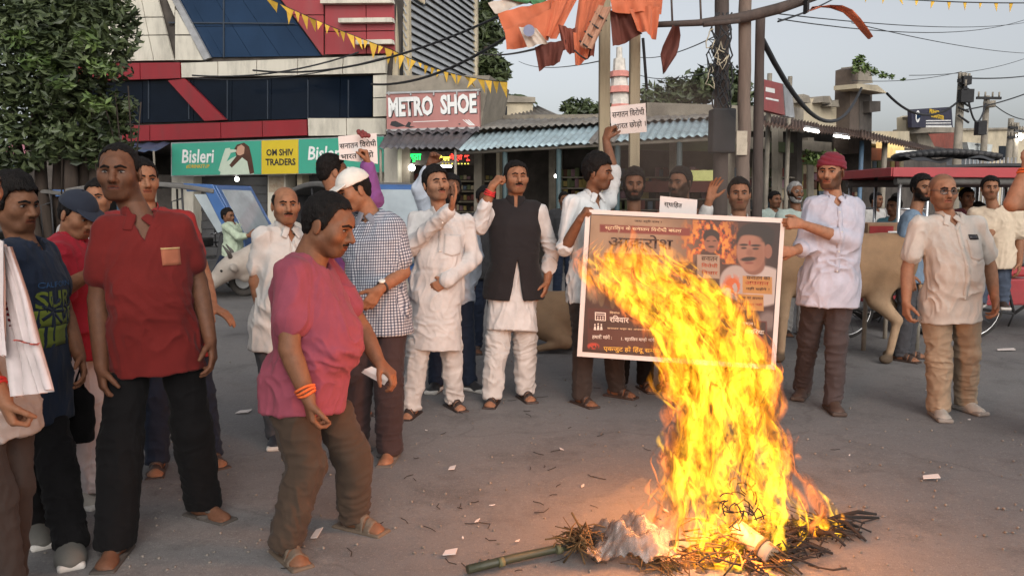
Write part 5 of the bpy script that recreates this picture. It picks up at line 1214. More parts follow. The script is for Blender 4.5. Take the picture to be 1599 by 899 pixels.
# bunting and wires --------------------------------------------------
M_BUN = mat('bunting_yellow', '#d0a53c', rough=.8, var=.2, bump=.1); M_WIRE = mat('wire_black', (.018, .018, .02), rough=.6, bump=0)
def sag(a, b, s, n=14): return [np.asarray(a)*(1-t)+np.asarray(b)*t-UP*4*s*t*(1-t) for t in np.linspace(0, 1, n)]
def bunting(pts, n, label, size=.13):
    pts = np.array(pts); L = np.concatenate([[0], np.cumsum(np.linalg.norm(np.diff(pts, axis=0), axis=1))]); o = empty('bunting', pts[0], label, 'bunting', 'strings of yellow pennants')
    MB().tube(list(pts), .008, 5, caps=False).build('string', M_WIRE, o)
    at = lambda t: np.array([np.interp(t*L[-1], L, pts[:, i]) for i in range(3)])
    me = None
    for k in range(n):
        p = at((k+.5)/n); t = nz(at(min(1, (k+.6)/n))-p); s_ = size*(.7+.6*rng.random()); sw = np.array([rng.normal()*.3, rng.normal()*.3, -1]); sw = nz(sw)
        MB().prism([p-t*s_*.32, p+t*s_*.32, p+sw*s_*1.1+t*s_*.1*rng.normal()], nz(np.cross(t, sw))*.004).build('pennant', M_BUN, o)
bunting(sag(P(412, -6, 19.5), P(612, 78, 19.2), .05)+sag(P(612, 78, 19.2), P(792, 128, 17.5), .15), 34, 'sagging string of yellow pennants from the red facade past the louvres', .26)
bunting(sag(P(1340, -6, 11), P(1660, 4, 12), .04), 13, 'string of yellow pennants crossing the top right sky', .09)
def wire(pts, r, label, name='overhead_wire'):
    o = MB().tube(pts, r, 5, caps=False).build(name, M_WIRE, None, base=pts[0]); tagp(o, label, 'wire', 'overhead wires')
for k, (a, b, s, r) in enumerate(((P(-20, 8, 14), P(215, 27, 20), .1, .012), (P(395, 110, 19.3), P(780, 25, 14), .35, .022), (P(580, 132, 19.3), P(800, 52, 14), .25, .028), (P(300, 118, 19.4), P(560, 82, 19), .2, .02), (P(300, 122, 19.4), P(600, 90, 19), .2, .013), (P(740, 80, 20), P(860, 70, 8.5), .1, .014),
        (P(810, 96, 20), P(935, 96, 8), .1, .006), (P(1000, 90, 18), P(1130, 50, 9.6), .1, .008), (P(1000, 118, 18), P(1130, 106, 9.6), .1, .008), (P(1215, 30, 8), P(1620, 24, 20), .25, .006), (P(1215, 22, 8), P(1620, 32, 22), .15, .006), (P(1330, 36, 12), P(1620, 84, 24), .1, .007), (P(1330, 126, 18), P(1502, 112, 22), .1, .008), (P(1420, 118, 20), P(1620, 84, 30), .2, .009), (P(1505, 122, 22), P(1640, 112, 32), .1, .02),
        (P(1215, 34, 7.7), P(1330, -20, 14), .05, .01), (P(1506, 172, 22), P(1640, 130, 26), .1, .02), (P(1385, 146, 18.5), P(1500, 155, 22), .45, .03), (P(1190, 62, 8), P(1345, 138, 18), .75, .03), (P(1508, 130, 22), P(1541, 156, 30), .9, .03), (P(1548, 160, 30), P(1640, 180, 36), .4, .02))):
    wire(sag(a, b, s, 18), r, ['thin wire crossing the tree at the left', 'dark cable rising from the glass facade to the upper right', 'thick cable rising past the louvres toward the flags', 'cable along the white band of the facade', 'thin cable below the white band of the facade', 'cable from the louvres to the tricolour flag', 'thin wire left of the first timber post', 'upper wire between timber post and dark pole', 'lower wire between timber post and dark pole', 'highest thin wire in the open sky', 'second thin wire in the open sky', 'slanting thin wire in the right sky', 'wire from the balcony tower to the utility pole', 'wire rising to the right edge above the utility pole', 'cable leaving the tall utility pole to the right', 'wire from the crossbeam to the top edge', 'cable from the utility pole to the right edge', 'heavy cable sagging from balcony to the utility pole', 'heavy black cable sagging from the poles to the balcony tower', 'loop of cable between two utility poles', 'cable at the far right edge'][k])

# ------------------------------------------------------------------ big tree at the left
tb = P(95, 318, 13.5); tb[2] = 0
TL = empty('leafy_tree', tb, 'large dark broad-leaved tree with several trunks at the left edge', 'tree')
mb = MB()
for k, (du, top) in enumerate(((-60, (20, 190)), (-25, (60, 150)), (0, (95, 120)), (18, (110, 100)), (40, (160, 120)), (55, (190, 170)), (-90, (-30, 150)), (30, (140, 60)))):
    b = P(95+du*.55, 318, 13.5+.3*(k % 3)); b[2] = 0; t = P(*top, 13.5); m1 = b*.5+t*.5+np.array([rng.normal()*.12, rng.normal()*.1, 0]); mb.tube([b, b*.75+m1*.25, m1, t*.6+m1*.4, t], [.17-.01*k, .14, .11, .08, .04], 8)
for k in range(9): t = P(60+20*k, 120+rng.random()*40, 13.2); mb.tube([t, t-UP*(.9+rng.random())+np.array([rng.normal()*.1, 0, 0])], .012, 4)
mb.build('trunk', M_BARK, TL)
cs = []; rs_ = []
for (u, v, d, r) in ((30, 20, 13.5, .75), (90, 5, 14, .8), (140, 30, 13.4, .6), (180, 60, 13.3, .42), (165, 100, 13.2, .45), (60, 80, 13, .65), (110, 90, 12.8, .55), (20, 130, 13.2, .6), (80, 140, 13, .5), (130, 150, 13.2, .5), (185, 165, 13.4, .32), (195, 185, 13.5, .2), (30, 190, 13.3, .45), (-30, 60, 13.5, .8), (-40, 150, 13.5, .7), (160, 0, 13.8, .5), (195, 25, 13.6, .28), (70, 40, 13, .6), (150, 190, 13.3, .38), (90, 185, 13.6, .4), (110, -50, 14, 1.1), (0, -60, 14, 1.2), (60, 212, 13.6, .3), (120, 215, 13.7, .28), (20, 222, 13.1, .34), (70, 236, 13.2, .30), (118, 232, 13.1, .30), (160, 218, 13.2, .30), (192, 206, 13.4, .22), (40, 255, 13.3, .24), (148, 250, 13.3, .22), (95, 205, 12.9, .36), (-20, 240, 13.2, .4), (200, 232, 13.5, .16)):
    cs.append(P(u, v, d)); rs_.append((r, r*.9, r*.8))
V, Fq = leafcloud((np.array(cs), np.array(rs_)), 14500, .085, up=.9); link('crown', quick_mesh('crown', V-tb, Fq, LEAF, False), TL)
V, Fq = leafcloud((np.array([P(u, v, 12.6) for u, v in ((75, 100), (95, 125), (55, 95), (140, 60), (160, 105), (150, 160), (30, 60))]), np.array([[.22, .2, .16]]*7)), 420, .085, up=.9); link('crown', quick_mesh('crown', V-tb, Fq, LEAFB, False), TL)
# dim building row behind the tree
BB = Fac(-60, 27, 230, 25)
BG = empty('back_building', BB.pt(60, 420)*np.array([1, 1, 0]), 'dim old building behind the tree at the far left', 'building')
BB.poly('wall', [(-120, 430), (215, 430), (215, 215), (-120, 225)], M_DARK, 0, 4, BG); BB.poly('upper_wall', [(60, 235), (130, 235), (130, 165), (60, 170)], M_CREAM, .3, .5, BG); BB.poly('shop_sign', [(-20, 240), (40, 240), (40, 226), (-20, 226)], mat('sign_faded', '#a8707a', dirt=.4), .5, .1, BG); BB.poly('tarp', [(-20, 262), (40, 262), (40, 248), (-20, 248)], mat('tarp_blue', (.05, .075, .14)), .8, .1, BG)
for x in (100, 150, 185): BB.poly('pier', [(x, 430), (x+8, 430), (x+8, 235), (x, 235)], M_CONC, .1, .2, BG)
# ------------------------------------------------------------------ vehicles
def Tm(o, yaw):                        # local (forward, left, up) -> world
    c, s = math.cos(yaw), math.sin(yaw)
    return lambda x, y, z: np.array(o)+np.array([x*c-y*s, x*s+y*c, z])
M_TYRE = mat('tyre', (.025, .024, .023), rough=.9, dirt=.5, dirtcol=(.12, .10, .085)); M_BLACKV = mat('vinyl_black', (.022, .022, .024), rough=.6, var=.2, dirt=.4, dirtcol=(.10, .09, .08)); M_CHROME = mat('chrome', (.5, .5, .5), rough=.25, metal=.9, bump=.03)
M_CARB = mat('paint_blue', (.035, .10, .26), rough=.35, var=.1, dirt=.3, dirtcol=(.10, .10, .10)); M_CANV = mat('canvas_grey', (.12, .115, .108), rough=.9, var=.2, bump=.3, bscale=60, dirt=.4); M_WSH = mat('windshield', (.30, .34, .36), rough=.08, var=.15, scale=3, bump=.0, spec=.7)
M_REDC = mat('canopy_red', (.34, .035, .042), rough=.45, var=.12, bump=.08, bscale=12, dirt=.25)
def wheel(name, c, axis, r, w, parent, spokes=0):
    axis = nz(axis); a = nz(np.cross(axis, UP)); b = np.cross(axis, a); o = MB().tube([c+r*(a*math.cos(t)+b*math.sin(t)) for t in np.linspace(0, 2*math.pi, 29)], w, 7, caps=False).build(name, M_TYRE, parent)
    if spokes:
        mb = MB()
        mb.tube([c+(r-w*1.1)*(a*math.cos(t)+b*math.sin(t)) for t in np.linspace(0, 2*math.pi, 29)], w*.5, 5, caps=False)
        for k in range(spokes): t = 2*math.pi*k/spokes; mb.tube([c+axis*.02*(-1)**k, c+(r-w)*(a*math.cos(t)+b*math.sin(t))], .0022, 3)
        mb.tube([c-axis*.05, c+axis*.05], .022, 8); mb.build('rim', M_CHROME, o)
    else: MB().tube([c-axis*w*.7, c+axis*w*.7], r*.62, 14).build('rim', M_ALU, o)
    return o
def auto_rickshaw(label, u, d, yaw, s=1.0, col=None):
    b = P(u, 318, d); b[2] = 0; o = empty('auto_rickshaw', b, label, 'auto rickshaw', 'blue auto rickshaws waiting at the shops'); T = Tm(b, yaw); col = col or M_CARB
    mb = MB()   # body tub, side profile extruded
    for pts in ([(-1.25, .28), (.95, .28), (1.28, .42), (1.30, .75), (1.18, .98), (1.05, .98), (.98, .62), (-.10, .55), (-.2, .80), (-1.2, .85), (-1.3, .6)],):
        mb.prism([T(x*s, .62*s, z*s) for x, z in pts], T(0, -.62*s, 0)-T(0, .62*s, 0))
    mb.build('body', M_BLACKV, o, .02)
    for sd in (1, -1): MB().prism([T(x*s, .63*s*sd, z*s) for x, z in ((.55, 1.72), (1.00, 1.70), (1.42, .92), (1.30, .72), (1.18, .95), (.88, 1.60), (.60, 1.60))], T(0, .03*sd, 0)-T(0, 0, 0)).build('cowl', col, o, .01)
    MB().prism([T(x*s, .60*s, z*s) for x, z in ((.97, 1.70), (1.03, 1.68), (1.42, .92), (1.46, .6), (1.36, .45), (1.33, .6), (1.34, .90))], T(0, -1.2*s, 0)-T(0, 0, 0)).build('front_panel', col, o, .015)
    MB().prism([T(x*s, .50*s, z*s) for x, z in ((1.055, 1.63), (1.065, 1.62), (1.395, .99), (1.385, .99))], T(0, -1.0*s, 0)-T(0, 0, 0)).build('windshield', M_WSH, o)
    for sd in (1, -1): MB().prism([T(x*s, .665*s*sd, z*s) for x, z in ((.72, 1.56), (.90, 1.56), (1.16, 1.04), (1.06, 1.0))], T(0, .01*sd, 0)-T(0, 0, 0)).build('quarter_window', M_WSH, o)
    mb = MB(); n = 9
    V = [(-1.28+2.3*i/n, 1.62+.13*math.sin(math.pi*min(1, (i+.6)/n*.9))) for i in range(n+1)]
    mb.prism([T(x*s, .68*s, z*s) for x, z in V]+[T(x*s, .68*s, (z-.07)*s) for x, z in V[::-1]], T(0, -1.36*s, 0)-T(0, 0, 0)); mb.build('canopy', M_CANV, o, .02)
    MB().prism([T(x*s, .6*s, z*s) for x, z in ((-1.28, .85), (-1.31, .85), (-1.31, 1.62), (-1.28, 1.62))], T(0, -1.2*s, 0)-T(0, 0, 0)).build('back_curtain', M_BLACKV, o)
    for sd in (1, -1):
        for x in (-1.22, -.25, .52): MB().tube([T(x*s, .62*sd*s, .6*s), T(x*s, .64*sd*s, 1.66*s)], .018, 6).build('post', M_BLACKV, o)
        MB().tube([T(.52*s, .64*sd*s, 1.5*s), T(.36*s, .66*sd*s, 1.45*s), T(.36*s, .66*sd*s, .75*s), T(.50*s, .66*sd*s, .62*s)], .014, 6).build('side_rail', M_BLACKV, o)
    MB().box(T(-.75*s, 0, .92*s), (.5*s, 1.1*s, .16*s), yaw).build('seat', M_BLACKV, o, .03); MB().box(T(.30*s, 0, .82*s), (.34*s, .8*s, .14*s), yaw).build('seat', M_BLACKV, o, .03)
    MB().tube([T(.85*s, .2*s, 1.05*s), T(.85*s, -.2*s, 1.05*s)], .016, 6).build('handlebar', M_CHROME, o)
    ax = T(0, 1, 0)-T(0, 0, 0)
    for x, y in ((-.85, .55), (-.85, -.55), (1.12, 0)): wheel('wheel', T(x*s, y*s, .24*s), ax, .19*s, .055*s, o)
    MB().ball(T(1.46*s, 0, .78*s), .09*s).build('headlight', M_WSH, o)
    return o, T
AR, AT = auto_rickshaw('blue fronted auto rickshaw with grey canopy and a driver inside', 268, 13.0, R(-6), 1.04)
auto_rickshaw('blue auto rickshaw with pale windscreen behind the man in white cap', 568, 11.4, R(-58), 1.02)
auto_rickshaw('blue auto rickshaw half hidden behind the young man in navy shirt', 55, 14.2, R(8), 1.0)
def e_rickshaw(label, u, d, yaw):
    b = P(u, 318, d); b[2] = 0; o = empty('electric_rickshaw', b, label, 'rickshaw'); T = Tm(b, yaw)
    zc = 1.86
    n = 12; prof = [(-1.15+2.7*i/n, zc+.07*math.sin(math.pi*i/n)) for i in range(n+1)]
    MB().prism([T(x, .62, z) for x, z in prof]+[T(x, .62, z-.03) for x, z in prof[::-1]], T(0, -1.24, 0)-T(0, 0, 0)).build('canopy', M_BLACKV, o)
    for sd in (1, -1): MB().prism([T(-1.18, .63*sd, zc+.02), T(1.62, .63*sd, zc+.02), T(1.62, .63*sd, zc-.10), T(-1.18, .63*sd, zc-.085)], T(0, .02*sd, 0)-T(0, 0, 0)).build('valance', M_REDC, o, .006)
    MB().prism([T(-1.18, -.64, zc+.02), T(-1.18, .64, zc+.02), T(-1.18, .64, zc-.08), T(-1.18, -.64, zc-.08)], T(-.02, 0, 0)-T(0, 0, 0)).build('valance', M_REDC, o, .006)
    for sd in (1, -1): MB().tube([T(-1.1, .56*sd, zc-.13), T(1.5, .56*sd, zc-.13)], .045, 8).build('roll_curtain', M_CANV, o)
    for sd in (1, -1):
        for x in (-1.05, -.72, .62, 1.0): MB().tube([T(x, .56*sd, .45), T(x, .57*sd, zc-.04)], .022, 8).build('post', M_CHROME, o)
        for z in (1.05, 1.42): MB().tube([T(-1.05, .565*sd, z), T(-.72, .565*sd, z)], .013, 6).build('rail', M_CHROME, o)
    MB().prism([T(x, .56, z) for x, z in ((-1.2, .32), (1.1, .32), (1.1, .62), (-.2, .62), (-.2, .42), (-.6, .42), (-.6, .70), (-1.2, .70))], T(0, -1.12, 0)-T(0, 0, 0)).build('body', M_REDC, o, .015)
    MB().box(T(-.92, 0, .76), (.5, 1.0, .12), yaw).build('seat', M_REDC, o, .03); MB().box(T(.35, 0, .70), (.45, 1.0, .12), yaw).build('seat', M_REDC, o, .03)
    MB().prism([T(x, .4, z) for x, z in ((1.2, .35), (1.6, .45), (1.72, .9), (1.58, 1.15), (1.5, 1.15), (1.45, .8), (1.2, .6))], T(0, -.8, 0)-T(0, 0, 0)).build('front_cowl', M_REDC, o, .02)
    MB().tube([T(1.42, .3, 1.12), T(1.42, -.3, 1.12)], .016, 6).build('handlebar', M_CHROME, o)
    ax = T(0, 1, 0)-T(0, 0, 0)
    for x, y in ((-.75, .56), (-.75, -.56), (1.55, 0)): wheel('wheel', T(x, y, .30), ax, .26, .05, o, 12)
    return o, T
ER, ET = e_rickshaw('electric rickshaw with long red canopy behind the bald man', 1495, 9.7, R(4))
for u_, v_ in ((1456, 288), (1492, 286)):
    for q_ in ((-11, 0, 2.5, 14), (11, 0, 2.5, 14), (0, -12, 12, 2.5), (0, 12, 12, 2.5)): MB().box(P(u_+q_[0], v_+q_[1], 10.4), (q_[2]*2/F_PX*10.4, .03, q_[3]*2/F_PX*10.4)).build('yellow_frame', M_YEL, ER)
# tarpaulin heap on the canopy
cloth_sheet('tarpaulin', [(1402, 246, .1), (1556, 246, .1), (1550, 249, -.5), (1404, 249, -.5)], 9.9, M_BLACKV, None, .03, 20, 8, 3, 'black tarpaulin lying on top of the red canopy', 'tarpaulin')
tp_ = MB()
for k in range(16): tp_.ball(P(1406+9.5*k, 246-7*math.sin(math.pi*(k+.5)/16), 10.0), (.075, .22, .055), 8, 5)
tagp(tp_.build('tarpaulin_roll', M_BLACKV, None, base=P(1480, 246, 10)), 'long black bundled tarpaulin along the top of the red canopy', 'bundle')
# cardboard cartons on a hand cart
M_CARD = mat('cardboard', '#8f6f55', rough=.9, var=.15, dirt=.3); M_PRINTR = mat('print_red', '#8f2a2a', rough=.8, var=.2, bump=0)
cb = P(1376, 318, 8.4); cb[2] = 0; HC = empty('wooden_stand', cb, 'low wooden stand carrying two cartons behind the brown cow', 'stand')
MB().box(cb+UP*.72, (.62, .8, .06)).build('deck', M_CONC, HC)
for x in (-.27, .27):
    for y in (-.35, .35): MB().tube([cb+np.array([x, y, 0]), cb+np.array([x, y, .70])], .025, 6).build('leg', M_CONC, HC)
for k, (z, lab) in enumerate(((.885, 'lower carton with red print on the wooden stand'), (1.155, 'upper carton with red print on the wooden stand'))):
    c = cb+np.array([.01*k, 0, z]); o = MB().box((c), (.50-.02*k, .45, .255), .05*k-.04).build('carton', M_CARD, None, .006, base=c); tagp(o, lab, 'box', 'cartons on the wooden stand')
    MB().box(c+np.array([-.10, -.23, 0]), (.24, .012, .20), .05*k-.04).build('print', M_PRINTR, o)
    for i in range(3): MB().box(c+np.array([.02+.04*(i % 2), -.236, -.04+.04*i]), (.11, .012, .016), .05*k-.04).build('print', M_LETW, o)
def bicycle(label, u, d, yaw, r=.33, col=None):
    b = P(u, 318, d); b[2] = 0; o = empty('bicycle', b, label, 'bicycle', 'bicycles on the street'); T = Tm(b, yaw); ax = T(0, 1, 0)-T(0, 0, 0); m = col or M_BLACKV
    wheel('wheel', T(-.55, 0, r), ax, r-.018, .018, o, 20); wheel('wheel', T(.55, 0, r), ax, r-.018, .018, o, 20)
    mb = MB(); bb, st, hd, hd2 = T(-.08, 0, .30), T(-.22, 0, .82), T(.36, 0, .84), T(.39, 0, .68)
    for a, c in ((bb, st), (st, hd), (bb, hd2), (st, T(-.55, 0, r)), (bb, T(-.55, 0, r)), (hd, hd2), (hd2, T(.55, 0, r))): mb.tube([a, c], .016, 7)
    mb.build('frame', m, o); MB().tube([T(.34, 0, .86), T(.38, 0, .98), T(.30, .27, 1.0), T(.18, .28, .98)], .012, 6).build('handlebar', M_CHROME, o); MB().tube([T(.38, 0, .98), T(.30, -.27, 1.0), T(.18, -.28, .98)], .012, 6).build('handlebar', M_CHROME, o)
    MB().tube([st, T(-.24, 0, .93)], .014, 6).build('seat_post', M_CHROME, o); MB().prism([T(-.40, .09, .93), T(-.40, -.09, .93), T(-.1, -.025, .94), T(-.1, .025, .94)], UP*.05).build('saddle', M_BLACKV, o, .015)
    MB().tube([bb, T(-.08, .1, .15)], .01, 5).build('pedal', M_BLACKV, o); MB().tube([T(-.70, 0, .70), T(-.24, 0, .70)], .012, 5).build('carrier', M_CHROME, o)
    return o, T
bicycle('bicycle with a rider beside the white cow head', 322, 13.6, R(-4)); bicycle('bicycle partly hidden behind the brown cow', 1400, 8.9, R(12)); bicycle('bicycle at the right edge beside the man in beige shirt', 1607, 8.6, R(-6), .36)

# ------------------------------------------------------------------ cattle
def cow(label, u, d, yaw, s, c1, c2, lie=False, headturn=0.0, neckdn=0.0, z0=0.0, name='cow'):
    b = P(u, 318, d); b[2] = z0; T = Tm(b, yaw); Tv = lambda x, y, z: T(x*s, y*s, z*s); dz = -.52 if lie else 0
    fx = nz(T(1, 0, 0)-T(0, 0, 0)); lf = nz(T(0, 1, 0)-T(0, 0, 0)); A = np.array([fx, lf, UP])
    p = [(ell(Tv(-.05, 0, .92+dz), np.array((.66, .27, .30))*s, A), .05), (ell(Tv(-.55, 0, .97+dz), np.array((.27, .24, .27))*s, A), .08), (ell(Tv(.42, 0, .95+dz), np.array((.28, .23, .33))*s, A), .08), (ell(Tv(.36, 0, 1.24+dz), np.array((.15, .09, .13))*s, A), .10), (ell(Tv(.0, 0, .80+dz), np.array((.42, .25, .22))*s, A), .08)]
    p.append((seg(Tv(-.72, 0, 1.10+dz), Tv(-.2, 0, 1.17+dz), .09*s), .12))
    for sd in (1, -1): p.append((seg(Tv(-.66, .13*sd, 1.12+dz), Tv(-.6, .16*sd, .92+dz), .07*s, .10*s), .08))
    ca, sa = math.cos(headturn), math.sin(headturn)
    nb = (.55, 0, 1.05+dz); hx, hy, hz = .55+.42*ca, .42*sa, 1.18+dz-neckdn
    p.append((seg(Tv(*nb), Tv(hx, hy, hz), .20*s, .115*s), .10)); p.append((seg(Tv(.55, 0, .85+dz), Tv(hx-.1*ca, hy-.1*sa, hz-.13), .10*s, .05*s), .10))
    hd = nz(fx*ca+lf*sa-UP*.75); H = Tv(hx, hy, hz); mz = H+hd*.40*s; hl = nz(np.cross(UP, hd)); hu = np.cross(hd, hl); HA = np.array([hd, hl, hu])
    p.append((seg(H, mz, .115*s, .068*s), .05)); p.append((ell(mz, np.array((.07, .075, .062))*s, HA), .04)); p.append((ell(H+hd*.08*s+hu*.05*s, np.array((.13, .10, .07))*s, HA), .04))
    for sd in (1, -1):
        e = H+hl*sd*.10*s+hu*.01*s; p.append((ell(e+hl*sd*.10*s-hu*.03*s, np.array((.035, .12, .055))*s, HA), .02)); p.append((ell(H+hd*.12*s+hl*sd*.085*s+hu*.035*s, np.array((.03, .02, .02))*s, HA), .02))
        p.append((ell(mz+hd*.045*s+hl*sd*.035*s+hu*.03*s, np.array((.018, .014, .012))*s, HA), .006, '-'))
    if not lie:
        for sd in (1, -1):
            f0 = .03*sd
            p.append((seg(Tv(.45+f0, .13*sd, .85), Tv(.44+f0, .14*sd, .46), .10*s, .058*s), .06)); p.append((seg(Tv(.44+f0, .14*sd, .46), Tv(.45+f0, .14*sd, .08), .05*s, .036*s), .02)); p.append((ell(Tv(.47+f0, .14*sd, .04), np.array((.065, .05, .045))*s, A), .02))
            g0 = .07*sd
            p.append((seg(Tv(-.56+g0, .13*sd, .88), Tv(-.48+g0, .15*sd, .62), .15*s, .09*s), .06)); p.append((seg(Tv(-.48+g0, .15*sd, .62), Tv(-.68+g0, .14*sd, .42), .085*s, .05*s), .04)); p.append((seg(Tv(-.68+g0, .14*sd, .42), Tv(-.62+g0, .14*sd, .08), .045*s, .034*s), .02)); p.append((ell(Tv(-.59+g0, .14*sd, .04), np.array((.065, .05, .045))*s, A), .02))
    else:
        for sd in (1, -1):
            p.append((seg(Tv(.5, .18*sd, .25), Tv(.85, .20*sd, .12), .09*s, .05*s), .05)); p.append((seg(Tv(.85, .2*sd, .12), Tv(.6, .24*sd, .05), .048*s, .04*s), .02)); p.append((seg(Tv(-.5, .22*sd, .30), Tv(-.2, .34*sd, .14), .16*s, .08*s), .08)); p.append((seg(Tv(-.2, .34*sd, .14), Tv(-.55, .38*sd, .06), .06*s, .04*s), .03))
    p.append((seg(Tv(-.80, 0, 1.08+dz), Tv(-.88, .02, .62+dz*.6), .032*s, .018*s), .03)); p.append((seg(Tv(-.88, .02, .62+dz*.6), Tv(-.87, .03, .42+dz*.55), .04*s, .018*s), .02))
    v = vol_mesh(p, .014); V, Fq = v.net(); V = V+vnormals(V, Fq)*((fbm(V*9, 2)-.37)*.012)[:, None]
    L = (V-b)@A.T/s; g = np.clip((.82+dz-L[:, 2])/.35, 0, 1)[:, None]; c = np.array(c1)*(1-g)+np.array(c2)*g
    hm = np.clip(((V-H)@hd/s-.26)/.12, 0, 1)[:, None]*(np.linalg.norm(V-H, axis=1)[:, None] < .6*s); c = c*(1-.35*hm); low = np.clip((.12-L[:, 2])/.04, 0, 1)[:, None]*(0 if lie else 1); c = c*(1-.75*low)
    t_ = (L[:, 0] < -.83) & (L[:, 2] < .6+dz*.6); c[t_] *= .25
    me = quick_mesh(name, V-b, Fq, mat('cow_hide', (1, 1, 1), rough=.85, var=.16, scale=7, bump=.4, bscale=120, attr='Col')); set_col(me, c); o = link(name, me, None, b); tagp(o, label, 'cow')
    for sd in (1, -1):
        MB().tube([H+hl*sd*.06*s+hu*.07*s-hd*.02*s, H+hl*sd*.13*s+hu*.14*s-hd*.05*s, H+hl*sd*.12*s+hu*.24*s-hd*.05*s], [.028*s, .020*s, .006*s], 8).build('horn', mat('horn', (.06, .05, .045), rough=.5), o); MB().ball(H+hd*.13*s+hl*sd*.098*s+hu*.035*s, .017*s).build('eye', M_EYEB, o)
    return o
cow('brown cow standing sideways behind the man in the maroon headwrap', 1300, 7.55, R(176), .96, (.23, .135, .07), (.34, .23, .14))
cow('pale grey cow whose head shows between red polo man and white shirt man', 508, 8.3, R(183), .95, (.33, .29, .25), (.42, .38, .34), headturn=.15, neckdn=.28)
cow('light brown cow lying on the street beside the banner edge', 915, 8.1, R(-10), .80, (.19, .115, .062), (.24, .16, .095), lie=True, name='cow')
# ------------------------------------------------------------------ banner and placards
class Pl:
    """flat sheet through three photo points at given depths"""
    def __init__(s, tl, tr, bl):
        s.o = P(*tl); s.x = P(*tr)-s.o; s.y = P(*bl)-s.o; s.n = nz(np.cross(s.y, s.x)); s.n = s.n if s.n[1] < 0 else -s.n; s.ux = nz(s.x); s.uy = -nz(s.y-s.ux*(s.y @ s.ux))
    def pt(s, u, v, off=0.0): r = ray(u, v); c = np.array([0, 0, CAM_H]); o = s.o+s.n*off; return c+r*(((o-c) @ s.n)/(r @ s.n))
    def poly(s, name, px, m, off, th, parent=None): return MB().prism([s.pt(u, v, off) for u, v in px], -s.n*th).build(name, m, parent)
    def text(s, t, m, u, v, hpx, wpx, off, parent, bold=.0, nm='lettering', slope=None):
        o = s.pt(u, v, off); k = o[1]/F_PX; xd = s.ux if slope is None else nz(s.pt(u+10, v+10*slope, off)-o); yd = np.cross(s.n, xd); yd = yd if yd[2] > 0 else -yd
        return text(nm, t, m, o, xd, yd, hpx*k, wpx*k if wpx else None, 0, parent, bold)
    def bent(s, name, px, m, off, th, parent, amp, nu=16, nv=12, seed=0, dents=0, label=None, cat=None, base=None):
        pass
BN = Pl((915, 327, 5.62), (1226, 341, 5.42), (901, 556, 5.58))
bnE = empty('banner', BN.pt(1060, 450), 'large printed protest banner in a white margin held behind the flames', 'banner')
M_PAP = mat('paper_white', '#c4bab5', rough=.8, var=.06, bump=.1, bscale=30, dirt=.15, dirtcol=(.3, .25, .22))
BN.poly('sheet', [(915, 327), (1226, 341), (1211, 577), (901, 556)], M_PAP, -.002, .006, bnE)
# printed face of the banner: one dense sheet carrying the picture as flat print
q = [BN.pt(*p, .001) for p in ((922, 334), (1219, 348), (1204, 569), (909, 549))]; nu, nv = 300, 220
aa, bb = np.meshgrid(np.linspace(0, 1, nu+1), np.linspace(0, 1, nv+1)); a_, b_ = aa[..., None], bb[..., None]
V = ((q[0]*(1-a_)+q[1]*a_)*(1-b_)+(q[3]*(1-a_)+q[2]*a_)*b_).reshape(-1, 3)
uu = ((922*(1-aa)+1219*aa)*(1-bb)+(909*(1-aa)+1204*aa)*bb).ravel(); vv = ((334*(1-aa)+348*aa)*(1-bb)+(549*(1-aa)+569*aa)*bb).ravel()
L3 = lambda h: np.array(lin(h))
def mixc(c, col, w): w = np.clip(w, 0, 1)[:, None]; return c*(1-w)+(L3(col) if isinstance(col, str) else col)*w
def elw(cx, cy, rx, ry, soft=.12, ang=0): 
    dx, dy = uu-cx, vv-cy; ca, sa = math.cos(ang), math.sin(ang); k = np.sqrt(((dx*ca+dy*sa)/rx)**2+((-dx*sa+dy*ca)/ry)**2); return np.clip((1-k)/soft+.5, 0, 1)
def recw(x0, x1, y0, y1, s=1.2, sl=0.045): y = vv-(uu-x0)*sl; return np.clip(np.minimum(np.minimum(uu-x0, x1-uu), np.minimum(y-y0, y1-y))/s+.5, 0, 1)
n_ = fbm(np.stack([uu*.05, vv*.05, uu*0], 1), 4); nf = fbm(np.stack([uu*.22+3, vv*.13, uu*0+2], 1), 3)
C = np.tile(L3('#a08468'), (len(uu), 1)); C = mixc(C, '#8b6a50', (n_-.35)*1.6)
C = mixc(C, '#4a2a1e', (uu-1035)/70); C = mixc(C, '#2a1714', (uu-1130)/80); C = mixc(C, '#3b1d16', (vv-440-12*np.sin(uu*.11)-20*(nf-.4))/22); C = mixc(C, '#2b1210', (vv-500)/30)
C = mixc(C, '#7c6a4c', (elw(940, 452, 6, 26)+elw(958, 460, 5, 22)+elw(975, 456, 7, 24)+elw(922, 440, 4, 30))*.5)
eff = np.maximum(elw(1110, 382, 38, 44, .8), elw(1112, 430, 46, 40, .8)); C = mixc(C, '#c2581e', eff*(nf > .40)*.9); C = mixc(C, '#e39a3a', eff*(nf > .52)*.8)
C = mixc(C, '#3a2019', recw(1062, 1155, 408, 424, 3)); C = mixc(C, '#3d231a', elw(1108, 428, 24, 38)); C = mixc(C, '#8a5a45', elw(1113, 379, 11, 15)); C = mixc(C, '#1c1210', np.clip(elw(1113, 369, 13, 11)-elw(1113, 380, 10, 12), 0, 1)); C = mixc(C, '#241410', elw(1113, 385, 5, 1.6, .5)); C = mixc(C, '#24140f', elw(1108, 376, 3, 1, .5)+elw(1118, 376, 3, 1, .5))
